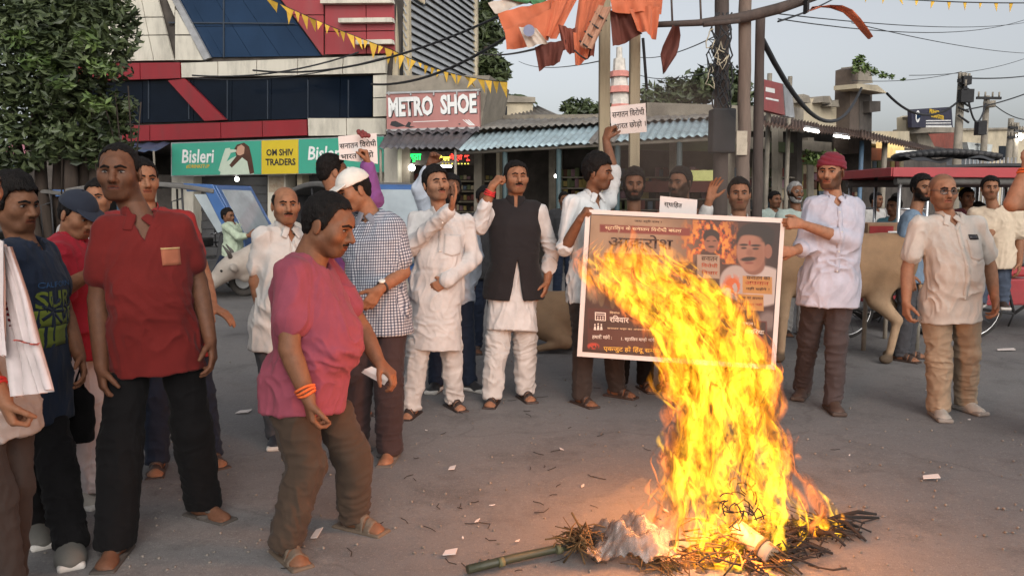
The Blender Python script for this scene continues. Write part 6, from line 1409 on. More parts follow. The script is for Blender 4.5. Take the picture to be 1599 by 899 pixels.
# portrait of a moustached man in white
C = mixc(C, '#b7aca6', elw(1185, 446, 46, 32)); C = mixc(C, '#a79b96', elw(1150, 440, 24, 26)); C = mixc(C, '#7d5344', elw(1178, 412, 17, 17)); C = mixc(C, '#15100f', elw(1180, 372, 29, 24)); C = mixc(C, '#9a6c58', elw(1174, 392, 22, 31)); C = mixc(C, '#8a5c4a', elw(1200, 392, 6, 11)); C = mixc(C, '#15100f', np.clip(elw(1182, 364, 28, 15, .2)-elw(1170, 376, 20, 9, .3), 0, 1))
C = mixc(C, '#83543f', elw(1186, 398, 9, 22, .9)*.6); C = mixc(C, '#1a0f0c', elw(1163, 382, 7, 1.8, .6)+elw(1181, 383, 8, 1.8, .6)); C = mixc(C, '#1a0f0c', elw(1163, 387, 4.5, 1.6, .6)+elw(1181, 388, 5, 1.6, .6)); C = mixc(C, '#15100f', elw(1170, 404, 12, 3.4, .4, -.08)); C = mixc(C, '#7a4034', elw(1171, 410, 7, 2, .5)); C = mixc(C, '#8a2a22', elw(1172, 379, 1.6, 4, .5)); C = mixc(C, '#7b4f3e', elw(1172, 394, 5, 6, .8)*.7)
C = mixc(C, '#c25a22', elw(1145, 446, 14, 16, .6)*(nf > .42)); C = mixc(C, '#9a8f8c', elw(1200, 500, 14, 14, .6)*.5)
# red strip, boxes
C = mixc(C, '#7a2a20', recw(937, 1080, 350, 362, 2)*(nf > .22)); C = mixc(C, '#a58a6c', recw(944, 1040, 392, 398, 1.5)); C = mixc(C, '#6b2c22', recw(944, 1040, 394, 398, 1.5))
C = mixc(C, '#4a1a14', recw(918, 1040, 480, 545, 1.5)); C = mixc(C, '#33120e', recw(920, 1030, 498, 512, 1.5)); C = mixc(C, '#5a221a', recw(1158, 1198, 499, 525, 1.5)); C = mixc(C, '#2b1210', recw(1160, 1196, 501, 523, 1.5))
C = mixc(C, '#a08a76', recw(1091, 1126, 397, 433, 1)); C = mixc(C, '#b5813f', recw(1161, 1206, 430, 457, 1)); C = mixc(C, '#b5813f', recw(1153, 1193, 458, 483, 1)); C = mixc(C, '#c03a28', elw(927, 540, 9, 5, .4)*(nf > .35))
edge = np.minimum.reduce([aa.ravel()*nu, (1-aa.ravel())*nu, bb.ravel()*nv, (1-bb.ravel())*nv]); C = mixc(C, '#2a1512', (2.0-edge)/.5)
gi = np.arange((nu+1)*(nv+1)).reshape(nv+1, nu+1); Fq = np.stack([gi[:-1, :-1], gi[1:, :-1], gi[1:, 1:], gi[:-1, 1:]], -1).reshape(-1, 4)
me = quick_mesh('printed_face', V-base_of(bnE), Fq, mat('banner_print', (1, 1, 1), rough=.5, var=.04, scale=4, bump=.06, bscale=14, attr='Col')); set_col(me, C*.64); link('printed_face', me, bnE)
I = lambda c, nm: mat('ink_'+nm, c, rough=.6, var=.05, bump=0)
ib, ic, iw, iy, ir = I('#2c1a14', 'brown'), I('#c9ad8a', 'cream'), I('#c9bcb0', 'white'), I('#c99a3a', 'gold'), I('#8a3a20', 'red')
BN.text('जय श्री राम !', ib, 1012, 346, 5, 42, .004, bnE, .012, slope=.045); BN.text('स्टािलन के सनातन िवरोधी बयान', ic, 1004, 358, 8, 118, .004, bnE, .012, slope=.045)
BN.text('आक्रोश', ib, 1000, 380, 27, 100, .004, bnE, .012, slope=.045); BN.text('प्रदर्शन', ir, 985, 412, 24, 84, .004, bnE, .012, slope=.045)
BN.text('रिववार', iw, 967, 498, 11, 30, .004, bnE, .012, slope=.045); BN.text('िदनांक', ic, 960, 488, 4, 16, .004, bnE, .012, slope=.045); BN.text('हमारी मांगें :', iw, 940, 526, 8, 31, .004, bnE, .012, slope=.045); BN.text('1. स्टािलन माफ़ी मांगे', iw, 996, 530, 8, 52, .004, bnE, .012, slope=.045); BN.text('एकजुट हों िहंदू समाज', iy, 988, 546, 11, 92, .004, bnE, .012, slope=.045); BN.text('सनातन धर्म का अपमान नहीं सहेंगे', ic, 990, 514, 4, 84, .004, bnE, .012, slope=.045)
for t, v in (('सनातन', 404), ('िवरोधी', 414), ('िवचार', 425)): BN.text(t, ib if v < 410 else ir, 1108, v, 7, 25, .004, bnE, .012, slope=.045)
for t, u, v, m in (('सनातन का', 1184, 434, ib), ('अपमान', 1182, 442, ir), ('नहीं सहेंगे !', 1183, 451, ib), ('धर्म का अपमान', 1173, 466, ib), ('बर्दाश्त नहीं', 1172, 475, ir)): BN.text(t, m, u, v, 5.5, 36, .004, bnE, .012, slope=.045)
BN.text('स्थान :', iw, 1169, 506, 6, 20, .004, bnE, .012, slope=.045); BN.text('अरिरया', iw, 1178, 517, 8, 30, .004, bnE, .012, slope=.045)
for q_ in ([(930, 487), (945, 488), (945, 489.5), (930, 488.5)], [(930, 499), (945, 500), (945, 501), (930, 500)], [(929, 487), (930.4, 487), (930.4, 500), (929, 500)], [(944.5, 488), (946, 488), (946, 501), (944.5, 501)], [(930, 490.5), (945, 491.5), (945, 492.5), (930, 491.5)]): BN.poly('print', q_, iw, .003, .002, bnE)
for i in range(3):
    for j in range(2): BN.poly('print', [(932.5+4*i, 494+3*j), (934.5+4*i, 494+3*j), (934.5+4*i, 495.8+3*j), (932.5+4*i, 495.8+3*j)], iw, .003, .002, bnE)
for i in range(3): BN.poly('print', [(927+5*i, 515), (928+5*i, 509-(i == 1)), (930+5*i, 509-(i == 1)), (931+5*i, 515)], iw, .003, .002, bnE); BN.poly('print', [(928+5*i, 508-(i == 1)), (928+5*i, 505.6-(i == 1)), (930+5*i, 505.6-(i == 1)), (930+5*i, 508-(i == 1))], iw, .003, .002, bnE)
def placard(label, pl, px, lines, m=M_PAP, stick=None):
    o = empty('placard', np.mean([pl.pt(*p) for p in px], 0), label, 'placard', 'handwritten paper placards'); pl.poly('sheet', px, m, 0, .004, o)
    ink = I('#1c1414', 'black')
    for t, u, v, h, w in lines: pl.text(t, ink, u, v, h, w, .003, o, .015, slope=(px[1][1]-px[0][1])/(px[1][0]-px[0][0]))
    if stick: MB().tube([pl.pt(*q, -.012) for q in stick], .009, 6).build('stick', M_WOODP, o)
    return o
placard('pinkish placard with two handwritten lines and a red flower clip above the white cap', Pl((528, 212, 5.45), (589, 209, 5.5), (530, 252, 5.42)), [(528, 213), (588, 208), (590, 256), (530, 249)], [('सनातन िवरोधी', 559, 225, 11, 56), ('भारत छोड़ो', 558, 243, 13, 50)])
fl_ = empty('flower_clip', P(567, 209, 5.38), 'dark red artificial flower clipped to the top of the pink placard', 'flower')
for k in range(9): MB().ball(P(567+9*math.cos(k*.7+.3)*(.4+.6*(k % 3)/2), 209+3.5*math.sin(k*.7*1.3), 5.40), .016, 7, 5).build('petal', mat('flower_red', (.16, .03, .03)), fl_)
placard('placard with slanted handwriting held high against the timber posts', Pl((953, 166, 6.3), (1009, 162, 6.3), (956, 210, 6.28)), [(953, 167), (1008, 161), (1010, 206), (955, 211)], [('सनातन िवरोधी', 981, 176, 12, 50), ('भारत छोड़ो ।', 984, 195, 13, 48)])
placard('half hidden sheet with one handwritten word above the banner edge', Pl((1031, 306, 5.75), (1089, 312, 5.75), (1029, 332, 5.74)), [(1031, 306), (1089, 312), (1087, 345), (1029, 340)], [('स्थािहत', 1051, 320, 11, 28)])

# ------------------------------------------------------------------ the bonfire
FC = G(1130, 868); FC[2] = 0
fire = empty('bonfire', FC, 'tall blazing fire of straw and paper on the asphalt', 'fire')
M_STRAW = mat('straw', '#5a4426', rough=.9, var=.35, scale=12); M_CHAR = mat('charred_stick', (.018, .013, .011), rough=.95, var=.4, bump=.4); M_ASH = mat('ash', (.05, .043, .038), rough=1, var=.4, scale=20, bump=.6, bscale=80); M_EMB = mat('ember', (.05, .01, .005), rough=.9, bump=.3, emit=(1, .22, .03), estr=2.2, var=.5, scale=30)
def straws(n, ctr, sx, sy, L, r, m, name, zmax=.1, par=fire):
    mb = MB()
    for k in range(n):
        c = ctr+np.array([rng.normal()*sx, rng.normal()*sy, .01+zmax*rng.random()**2]); a = rng.random()*2*math.pi; l_ = L*(.5+rng.random()); dv = np.array([math.cos(a), math.sin(a), rng.normal()*.25]); q = c+dv*l_*.5+UP*.02*rng.normal()
        p0, p2 = c-dv*l_*.5, q; p0[2] = max(.005, p0[2]); p2[2] = max(.005, p2[2]); mb.tube([p0, (p0+p2)/2+rng.normal(size=3)*.02*np.array([1, 1, .3])+UP*.01, p2], [r, r, r*.5], 4)
    o = mb.build(name, m, par); o['kind'] = 'stuff'; return o
straws(80, G(1140, 866), .10, .04, .15, .0035, M_STRAW, 'straw_pile', .14); straws(120, G(1185, 860), .12, .04, .15, .004, M_CHAR, 'burnt_straw', .10); straws(70, G(1262, 834), .11, .04, .17, .004, M_CHAR, 'burnt_straw', .04); straws(24, G(1150, 878), .12, .05, .07, .004, M_EMB, 'ember', .03); straws(50, G(1050, 888), .08, .03, .12, .0035, M_STRAW, 'straw_pile', .05); straws(60, G(1170, 878), .11, .05, .14, .005, M_CHAR, 'burnt_straw', .03)
for (a, b) in (((1240, 838), (1372, 812)), ((1260, 836), (1340, 826)), ((1290, 822), (1352, 848)), ((1230, 862), (1300, 868)), ((1275, 842), (1320, 856)), ((1215, 850), (1296, 832)), ((1310, 815), (1368, 806))): 
    p0, p1 = G(*a), G(*b); MB().tube([p0+UP*.03, (p0+p1)/2+UP*(.03+.03*rng.random()), p1+UP*.012], [.012, .010, .006], 6).build('stick', M_CHAR, fire)
mb = MB(); sp_ = mb  # ash bed
for k in range(160): c = G(1140+rng.normal()*45, 874+rng.normal()*9); mb.ball(c, (.012+.025*rng.random(), .012+.02*rng.random(), .006+.014*rng.random()), 6, 4)
o = mb.build('ash_bed', M_ASH, fire); o['kind'] = 'stuff'
# scorched hole of wire and straw showing in the flames
mb = MB()
for k in range(30): a0 = rng.random()*6.3; c = P(1158+rng.normal()*11, 785+rng.normal()*16, 3.12); mb.tube([c+np.array([math.cos(a0+t)*.05, .02*math.sin(t*2), math.sin(a0+t)*.045]) for t in np.linspace(0, 1.1, 5)], .0030, 4)
mb.build('charred_coil', M_CHAR, fire)
# flames: many thin curling tongues of burning gas, light adds up where they overlap
def flame_mat(name, col, st, sharp=1.0):
    m = bpy.data.materials.new(name); m.use_nodes = True; n = m.node_tree.nodes; l = m.node_tree.links
    for x in list(n): n.remove(x)
    o = n.new('ShaderNodeOutputMaterial'); at = n.new('ShaderNodeAttribute'); at.attribute_name = 'fl'; tc = n.new('ShaderNodeTexCoord'); sp = n.new('ShaderNodeSeparateXYZ'); l.new(at.outputs['Vector'], sp.inputs[0])
    mp = n.new('ShaderNodeMapping'); mp.inputs['Scale'].default_value = (1, 1, .38); l.new(tc.outputs['Object'], mp.inputs[0])
    w = n.new('ShaderNodeTexNoise'); w.inputs['Scale'].default_value = 7; w.inputs['Detail'].default_value = 3; l.new(mp.outputs[0], w.inputs['Vector'])
    va = n.new('ShaderNodeVectorMath'); va.operation = 'MULTIPLY_ADD'; va.inputs[1].default_value = (.16, .16, .16); l.new(w.outputs['Color'], va.inputs[0]); l.new(mp.outputs[0], va.inputs[2])
    no = n.new('ShaderNodeTexNoise'); no.inputs['Scale'].default_value = 15; no.inputs['Detail'].default_value = 3.5; no.inputs['Roughness'].default_value = .55; no.inputs['Distortion'].default_value = .9; l.new(va.outputs[0], no.inputs['Vector'])
    mr = n.new('ShaderNodeMapRange'); mr.inputs[1].default_value = .44; mr.inputs[2].default_value = .66; mr.inputs[3].default_value = .07; mr.inputs[4].default_value = 1.5; l.new(no.outputs[0], mr.inputs[0])
    ml = n.new('ShaderNodeMath'); ml.operation = 'MULTIPLY'; l.new(mr.outputs[0], ml.inputs[0]); l.new(sp.outputs[0], ml.inputs[1])
    m2 = n.new('ShaderNodeMath'); m2.operation = 'MULTIPLY'; l.new(ml.outputs[0], m2.inputs[0]); m2.inputs[1].default_value = st
    e = n.new('ShaderNodeEmission'); e.inputs[0].default_value = (*col, 1); l.new(m2.outputs[0], e.inputs[1])
    t = n.new('ShaderNodeBsdfTransparent'); tk = n.new('ShaderNodeMapRange'); tk.inputs[3].default_value = 1; tk.inputs[4].default_value = .55; l.new(sp.outputs[0], tk.inputs[0]); l.new(tk.outputs[0], t.inputs[0]); ad = n.new('ShaderNodeAddShader'); l.new(e.outputs[0], ad.inputs[0]); l.new(t.outputs[0], ad.inputs[1]); l.new(ad.outputs[0], o.inputs[0])
    m.cycles.emission_sampling = 'NONE'; return m
M_FL = flame_mat('flame', (1.0, .34, .014), 1.2); M_FL2 = flame_mat('flame_core', (1.0, .50, .028), 1.5); M_FL3 = flame_mat('flame_edge', (1.0, .24, .045), .75)
YS = [370, 400, 430, 470, 520, 580, 640, 720, 800, 850, 885]
LE = [940, 912, 928, 968, 1020, 1042, 1058, 1040, 1034, 1036, 1042]; RE = [1030, 1050, 1095, 1150, 1180, 1208, 1210, 1238, 1288, 1270, 1222]
fd = FC[1]
def flow(s, y, ph, dd):
    L_, R_ = np.interp(y, YS, LE), np.interp(y, YS, RE); x = L_+(R_-L_)*s; h = (885-y)
    x += 9*math.sin(h*.021+ph)+5*math.sin(h*.055+ph*2.3)+3*math.sin(h*.12+ph*3.7); p_ = P(x, y, fd+dd*(.45+.55*min(1, h/150))+.05*math.sin(h*.03+ph*1.7)); return p_ if p_[2] > .015 else G(x, y)+UP*.015
def tongue(y0, y1, s, w, m, name='flame_tongue', dd=None, ang=None, curl=0.0):
    n = 18; ph = rng.random()*6.28; dd = rng.normal()*.10 if dd is None else dd; ang = rng.random()*math.pi if ang is None else ang; V = []; A_ = []; k5 = 5; ds = rng.normal()*.10
    for k in range(n+1):
        t = k/n; y = y0+(y1-y0)*t; c = flow(min(1.04, max(-.04, s+ds*t+curl*t*t)), y, ph, dd); a = ang+1.6*t*math.sin(ph); ax = np.array([math.cos(a), math.sin(a)*.8, .25*math.sin(ph+t*3)])
        ww = w*(math.sin(math.pi*min(1, .12+.88*t))**.8)*(1-.25*t)*(1+.25*math.sin(t*9+ph)); e = min(1, t*5)*(1-t)**.55
        for i in range(k5+1): f_ = i/k5*2-1; V.append(c+ax*ww*f_+np.array([-ax[1], ax[0], 0])*ww*.45*f_*f_); A_.append((e*(1-f_*f_)**1.1, t, 0))
    F = [(k*(k5+1)+i, k*(k5+1)+i+1, (k+1)*(k5+1)+i+1, (k+1)*(k5+1)+i) for k in range(n) for i in range(k5)]
    V = np.array(V)-FC; me = quick_mesh(name, V, F, m); at = me.attributes.new('fl', 'FLOAT_VECTOR', 'POINT'); at.data.foreach_set('vector', np.array(A_, np.float32).ravel()); link(name, me, fire)
for k in range(80):     # broad body of the fire
    y0 = 902-440*rng.random()**1.15; tongue(y0, max(372, y0-110-190*rng.random()), .08+.84*rng.random(), .05+.055*rng.random(), M_FL)
for k in range(130):     # bright filaments
    y0 = 904-415*rng.random(); tongue(y0, max(380, y0-70-130*rng.random()), .10+.80*rng.random(), .016+.03*rng.random(), M_FL2)
for k in range(46):     # ragged orange fringe
    y0 = 860-430*rng.random(); sd = rng.random() < .5; tongue(y0, max(366, y0-60-90*rng.random()), (.0+.10*rng.random()) if sd else (.90+.10*rng.random()), .022+.03*rng.random(), M_FL3, curl=-.10 if sd else .10)
for (xs_, y_, r_) in ((-.05, 640, .03), (1.05, 575, .04), (1.06, 610, .03), (1.03, 690, .03), (.97, 470, .03), (-.04, 760, .03), (.30, 392, .03), (1.10, 560, .022), (-.07, 600, .025), (.8, 415, .03)): tongue(y_+30, y_-45, xs_, r_, M_FL3, curl=.05); tongue(y_+26, y_-25, xs_, r_*.6, M_FL)
for k in range(26): tongue(899-6*rng.random(), 850-40*rng.random(), .05+.8*rng.random(), .025+.03*rng.random(), M_FL2 if k % 2 else M_FL, dd=-.02*rng.random())
for k in range(26): tongue(470-40*rng.random(), 372+30*rng.random(), rng.random(), .03+.035*rng.random(), M_FL3)
for k in range(22):     # low flames over the sticks on the right and the straw on the left
    u = 1200+rng.random()*125; b = G(u, 842-18*rng.random()); 
    y = 842; v0 = b; n = 12; ph = rng.random()*6; hgt = (.30 if u < 1250 else .14)*(.5+rng.random()); w = .02+.03*rng.random(); V = []; A_ = []; a = rng.random()*3
    for j in range(n+1):
        t = j/n; c = b+np.array([-.10*t*hgt/.2+.02*math.sin(t*6+ph), .03*math.sin(t*5+ph), hgt*t]); ax = np.array([math.cos(a), math.sin(a), .2*math.sin(ph)]); ww = w*math.sin(math.pi*(.15+.85*t))**.8*(1-.4*t); e = min(1, t*4)*(1-t)**.6
        for i in range(5): f_ = i/4*2-1; V.append(c+ax*ww*f_-FC); A_.append((e*(1-f_*f_), t, 0))
    F = [(j*5+i, j*5+i+1, (j+1)*5+i+1, (j+1)*5+i) for j in range(n) for i in range(4)]; me = quick_mesh('flame_tongue', V, F, M_FL2 if k % 2 else M_FL); at = me.attributes.new('fl', 'FLOAT_VECTOR', 'POINT'); at.data.foreach_set('vector', np.array(A_, np.float32).ravel()); link('flame_tongue', me, fire)
for k in range(16):
    u = 975+rng.random()*70; b = G(u, 862-50*rng.random()*(u > 1000)); n = 10; ph = rng.random()*6; hgt = .16*(.5+rng.random()); w = .02+.03*rng.random(); V = []; A_ = []; a = rng.random()*3
    for j in range(n+1):
        t = j/n; c = b+np.array([.03*math.sin(t*6+ph), .02*math.sin(t*5+ph), hgt*t+.02]); ww = w*math.sin(math.pi*(.15+.85*t))**.8*(1-.4*t); e = .6*min(1, t*4)*(1-t)**.6
        for i in range(5): f_ = i/4*2-1; V.append(c+np.array([math.cos(a), math.sin(a), 0])*ww*f_-FC); A_.append((e*(1-f_*f_), t, 0))
    F = [(j*5+i, j*5+i+1, (j+1)*5+i+1, (j+1)*5+i) for j in range(n) for i in range(4)]; me = quick_mesh('flame_tongue', V, F, M_FL3); at = me.attributes.new('fl', 'FLOAT_VECTOR', 'POINT'); at.data.foreach_set('vector', np.array(A_, np.float32).ravel()); link('flame_tongue', me, fire)
# the light the burning gas gives off
for (u, v, w_) in ((1110, 790, 66), (1120, 640, 72), (1080, 500, 42)):
    ld_ = bpy.data.lights.new('firelight', 'POINT'); ld_.energy = w_; ld_.color = (1.0, .36, .12); ld_.shadow_soft_size = .22; lo_ = bpy.data.objects.new('firelight', ld_); COL.objects.link(lo_); lo_.parent = fire; lo_.location = P(u, v, fd)-FC
# bamboo pole, plastic sheet, paper roll, straw knot
bp = [G(730, 900)+UP*.03, G(800, 884)+UP*.035, G(862, 872)+UP*.04, G(930, 862)+UP*.05]
o = MB().tube(bp, [.018, .018, .017, .015], 10).build('bamboo_pole', mat('bamboo_green', (.040, .042, .022), rough=.5, var=.25, dirt=.3), None, base=bp[0]); tagp(o, 'green bamboo pole lying on the asphalt at the edge of the fire', 'pole')
for t in (.25, .7): c = bp[0]*(1-t)+bp[3]*t; MB().tube([c-nz(bp[3]-bp[0])*.012, c+nz(bp[3]-bp[0])*.012], .0195, 10).build('node_ring', mat('bamboo_ring', (.10, .10, .05)), o)
sk = empty('straw_knot', G(905, 872), 'knot of straw and twine tied round the end of the bamboo pole', 'straw')
straws(70, G(905, 870)+UP*.05, .045, .03, .12, .0035, M_STRAW, 'straw', .06, sk); straws(26, G(925, 866)+UP*.04, .05, .03, .11, .003, M_CHAR, 'twine', .06, sk)
for (a, b, c) in (((880, 878), (905, 845), (945, 878)), ((895, 850), (915, 815), (925, 850)), ((912, 838), (903, 818), (893, 800)), ((940, 880), (920, 850), (905, 835))): MB().tube([P(a[0], a[1], 3.2), P(b[0], b[1], 3.18), P(c[0], c[1], 3.15)], .005, 5).build('straw', M_STRAW, sk)
M_PLAS = mat('plastic_sheet', (.15, .13, .12), rough=.35, var=.12, scale=6, bump=.5, bscale=22, spec=.6)
M_PLAS.node_tree.nodes['Principled BSDF'].inputs['Alpha'].default_value = .62
pc = G(985, 868); nuu = 26; Vp = []
for j in range(nuu+1):
    for i in range(nuu+1):
        a, b = i/nuu*2-1, j/nuu*2-1; r2 = min(1, math.sqrt(a*a*.9+b*b)); x, y = a*.175*(1+.12*math.sin(b*6)), b*.12*(1+.15*math.sin(a*5)); z = .11*max(0, 1-r2**3)+.022*math.sin(a*9+b*4)*(1-r2*.5)+.018*abs(math.sin(b*11-a*6))+.05*(float(vnoise(np.array([a*3+5, b*3, 1.2])))-.5)+.02*abs(math.sin(a*15+3*b)); Vp.append(pc+np.array([x, y, max(.012, z+.02)]))
Vp = np.array(Vp); Np = len(Vp); Fp = np.array([(j*(nuu+1)+i, j*(nuu+1)+i+1, (j+1)*(nuu+1)+i+1, (j+1)*(nuu+1)+i) for j in range(nuu) for i in range(nuu)]); o = link('plastic_bag', quick_mesh('plastic_bag', np.concatenate([Vp, Vp-UP*.004])-pc, np.concatenate([Fp, Fp[:, ::-1]+Np]), M_PLAS)); o.location = pc; tagp(o, 'crumpled white plastic bag beside the left foot of the fire', 'bag')
r0, r1 = G(1150, 862)+UP*.10, G(1205, 885)+UP*.05
o = MB().tube([r0, r1], [.045, .042], 16).build('paper_roll', mat('newsprint', '#b39a80', rough=.9, var=.12, dirt=.3), None, base=r0); tagp(o, 'tied roll of newspaper at the front of the fire', 'paper roll'); MB().tube([r0*.3+r1*.7, r0*.22+r1*.78], .048, 16).build('tie', M_STRAW, o); mb = MB(); dr = nz(r1-r0)
for k in range(24): q0 = r1+np.array([rng.normal()*.02, rng.normal()*.02, rng.normal()*.02]); mb.tube([q0-dr*.03, q0+dr*(.05+.07*rng.random())], .003, 4)
mb.build('straw', M_STRAW, o)
# smoke: thin drifting bodies of grey air
def smoke(name, pts, rads, dens, label, col=(.55, .45, .38)):
    v = vol_mesh([(ell(p, r), .12) for p, r in zip(pts, rads)], .05); V, Fq = v.net(); V = V+vnormals(V, Fq)*((fbm(V*4.5, 3)-.44)*.22)[:, None]; b = np.mean(pts, 0)
    m = bpy.data.materials.new(name+'_air'); m.use_nodes = True; n = m.node_tree.nodes; l = m.node_tree.links
    for x in list(n): n.remove(x)
    o = n.new('ShaderNodeOutputMaterial'); pv = n.new('ShaderNodeVolumePrincipled'); pv.inputs['Color'].default_value = (*col, 1); pv.inputs['Anisotropy'].default_value = .2
    pv.inputs['Density'].default_value = dens
    l.new(pv.outputs[0], o.inputs['Volume'])
    ob = link(name, quick_mesh(name, V-b, Fq, m)); ob.location = b; return tagp(ob, label, None, None, 'stuff')
if SMOKE:
    smoke('smoke', [P(1060, 300, 6.05), P(1010, 250, 6.05), P(1110, 300, 6.0), P(1090, 240, 6.1), P(1050, 190, 6.2)], [(.40, .3, .3), (.35, .3, .3), (.35, .3, .3), (.42, .3, .3), (.4, .3, .35)], .38, 'thin brown smoke drifting over the banner')
    smoke('smoke', [P(960, 830, 3.3), P(930, 800, 3.4), P(985, 790, 3.45), P(1010, 760, 3.5)], [(.12, .1, .09), (.09, .09, .07), (.1, .1, .09), (.09, .09, .09)], .7, 'pale smoke rolling from the plastic bag', (.6, .57, .54))
# litter on the asphalt ------------------------------------------------
lm = MB(); lm2 = MB(); lm3 = MB()
for k in range(28):
    v = 470+420*rng.random()**1.3; u = rng.random()*1599; c = G(u, v)+UP*.012; a = rng.random()*6.3; s_ = .005+.012*rng.random(); dv = np.array([math.cos(a), math.sin(a), 0]); nv_ = np.array([-dv[1], dv[0], 0])
    lm.prism([c-dv*s_*1.6, c+nv_*s_*.6, c+dv*s_*1.6+UP*.004, c-nv_*s_*.5], UP*.003)
for k in range(70):
    v = 600+295*rng.random(); u = 560+rng.normal()*170+260*(v > 720)*rng.random()+180; c = G(u, v)+UP*.010; a = rng.random()*6.3; s_ = .015+.03*rng.random(); dv = np.array([math.cos(a), math.sin(a), 0]); lm2.tube([c-dv*s_, c+np.array([dv[1], -dv[0], 0])*s_*.3*rng.normal(), c+dv*s_+UP*.006*rng.random()], .0022, 4)
for k in range(420):
    v = 560+335*rng.random(); u = rng.random()*1599; c = G(u, v)+UP*.006; lm3.ball(c, (.004+.007*rng.random(), .004+.007*rng.random(), .004+.004*rng.random()), 5, 3)
for mb, nm, m in ((lm, 'paper_litter', M_PAP), (lm2, 'straw_litter', M_CHAR), (lm3, 'grit', mat('grit', (.16, .14, .12), var=.4, scale=40))): o = mb.build(nm, m); tagp(o, 'scattered bits over the asphalt', None, None, 'stuff')
for u, v, w, h, lab in ((1453, 749, .05, .02, 'small white paper scrap right of the fire'), (495, 838, .018, .045, 'pale scrap between the two sandals of the man in pink'), (703, 868, .03, .02, 'torn white scrap on the asphalt left of the bamboo pole'), (1570, 548, .10, .03, 'white crumpled wrapper near the right edge'), (706, 735, .02, .02, 'little white pebble of paper in front of the sandals'), (381, 646, .05, .03, 'white litter scrap behind the red polo man')):
    c = G(u, v)+UP*.013; mb = MB(); mb.prism([c+np.array([-w, -h, 0]), c+np.array([w*.8, -h*1.2, .006]), c+np.array([w, h, .012]), c+np.array([-w*.7, h*.8, .004])], UP*.004); tagp(mb.build('paper_scrap', M_PAP, None, base=c), lab, 'litter', 'paper scraps on the asphalt')
# ------------------------------------------------------------------ the people
K = lambda n, c, **k: cloth(n, c, **k)
M_WKUR = K('white_kurta', (.43, .415, .405)); M_WPAJ = K('white_pyjama', (.41, .395, .38)); M_BLK = K('black', (.006, .0056, .006), sheen=.02, spec=.1); M_DBR = K('dark_maroon', (.035, .022, .022)); M_NAVY = K('navy', (.014, .020, .036))
GR = 'people standing round the fire'
def chk():
    m = K('check_shirt', (.5, .5, .5)); n = m.node_tree.nodes; l = m.node_tree.links; at = n.new('ShaderNodeAttribute'); at.attribute_name = 'gc'; sp = n.new('ShaderNodeSeparateXYZ'); l.new(at.outputs['Vector'], sp.inputs[0]); fs = []
    for i in (0, 1):
        w = n.new('ShaderNodeMath'); w.operation = 'MULTIPLY'; w.inputs[1].default_value = 2*math.pi/.017; l.new(sp.outputs[i], w.inputs[0]); c = n.new('ShaderNodeMath'); c.operation = 'SINE'; l.new(w.outputs[0], c.inputs[0]); g = n.new('ShaderNodeMath'); g.operation = 'GREATER_THAN'; g.inputs[1].default_value = .25; l.new(c.outputs[0], g.inputs[0]); fs.append(g)
    a = n.new('ShaderNodeMath'); a.operation = 'ADD'; l.new(fs[0].outputs[0], a.inputs[0]); l.new(fs[1].outputs[0], a.inputs[1]); d = n.new('ShaderNodeMath'); d.operation = 'MULTIPLY'; d.inputs[1].default_value = .5; l.new(a.outputs[0], d.inputs[0])
    r = n.new('ShaderNodeValToRGB'); r.color_ramp.interpolation = 'CONSTANT'; e = r.color_ramp.elements; e[0].color = (.40, .42, .46, 1); e[1].position = .9; e[1].color = (.035, .045, .075, 1); q = e.new(.3); q.color = (.12, .13, .16, 1)
    l.new(d.outputs[0], r.inputs[0]); mx = [x for x in n if x.type == 'MIX'][0]; l.new(r.outputs[0], mx.inputs[6]); return m
# -- man in red polo
def polo_badge(q):
    c = q['neck']-q['axu']*.165+nz(q['sl'])*.095; pm = K('badge', (.30, .10, .055)); o = q['patch']('badge', c, nz(q['sl']), q['axu'], .075, .075, pm, .0035, 5, 5)
    q['patch']('badge_border', c+q['axu']*.034, nz(q['sl']), q['axu'], .077, .006, K('badge_edge', (.42, .28, .13)), .006, 5, 2)
person('smiling man in dark red polo shirt and loose black trousers, hands hanging', dict(face=14, H=1.73, skin='deep', h=.0045, hg=.0065, belly=.04, fat=.97, hyaw=10, hair=dict(t=.006, hl=.014), stubble=.30, D=3.5,
  px=dict(lft=(318, 806), rft=(182, 868), head=(186, 268, -.02), lsh=(281, 352, .06), rsh=(166, 355, -.06), lel=(309, 440, .10), lwr=(328, 530, .02), rel=(153, 468, -.08), rwr=(158, 572, -.14), lhip=(283, 545, .03), rhip=(203, 548, -.03)),
  fdir_l=62, fdir_r=8, rhand=dict(curl=.45), lhand=dict(curl=.35),
  top=dict(kind='polo_shirt', m=K('red_polo', (.115, .012, .0105)), sleeve=.66, hem=.09, collar='flap', v=.10, ease=.015, se=1.2, fold=.9),
  bottom=dict(m=M_BLK, w=1.22, fold=.8), shoe='flip', shoem=mat('flip_dark', (.05, .042, .036), rough=.8), done=polo_badge), GR)
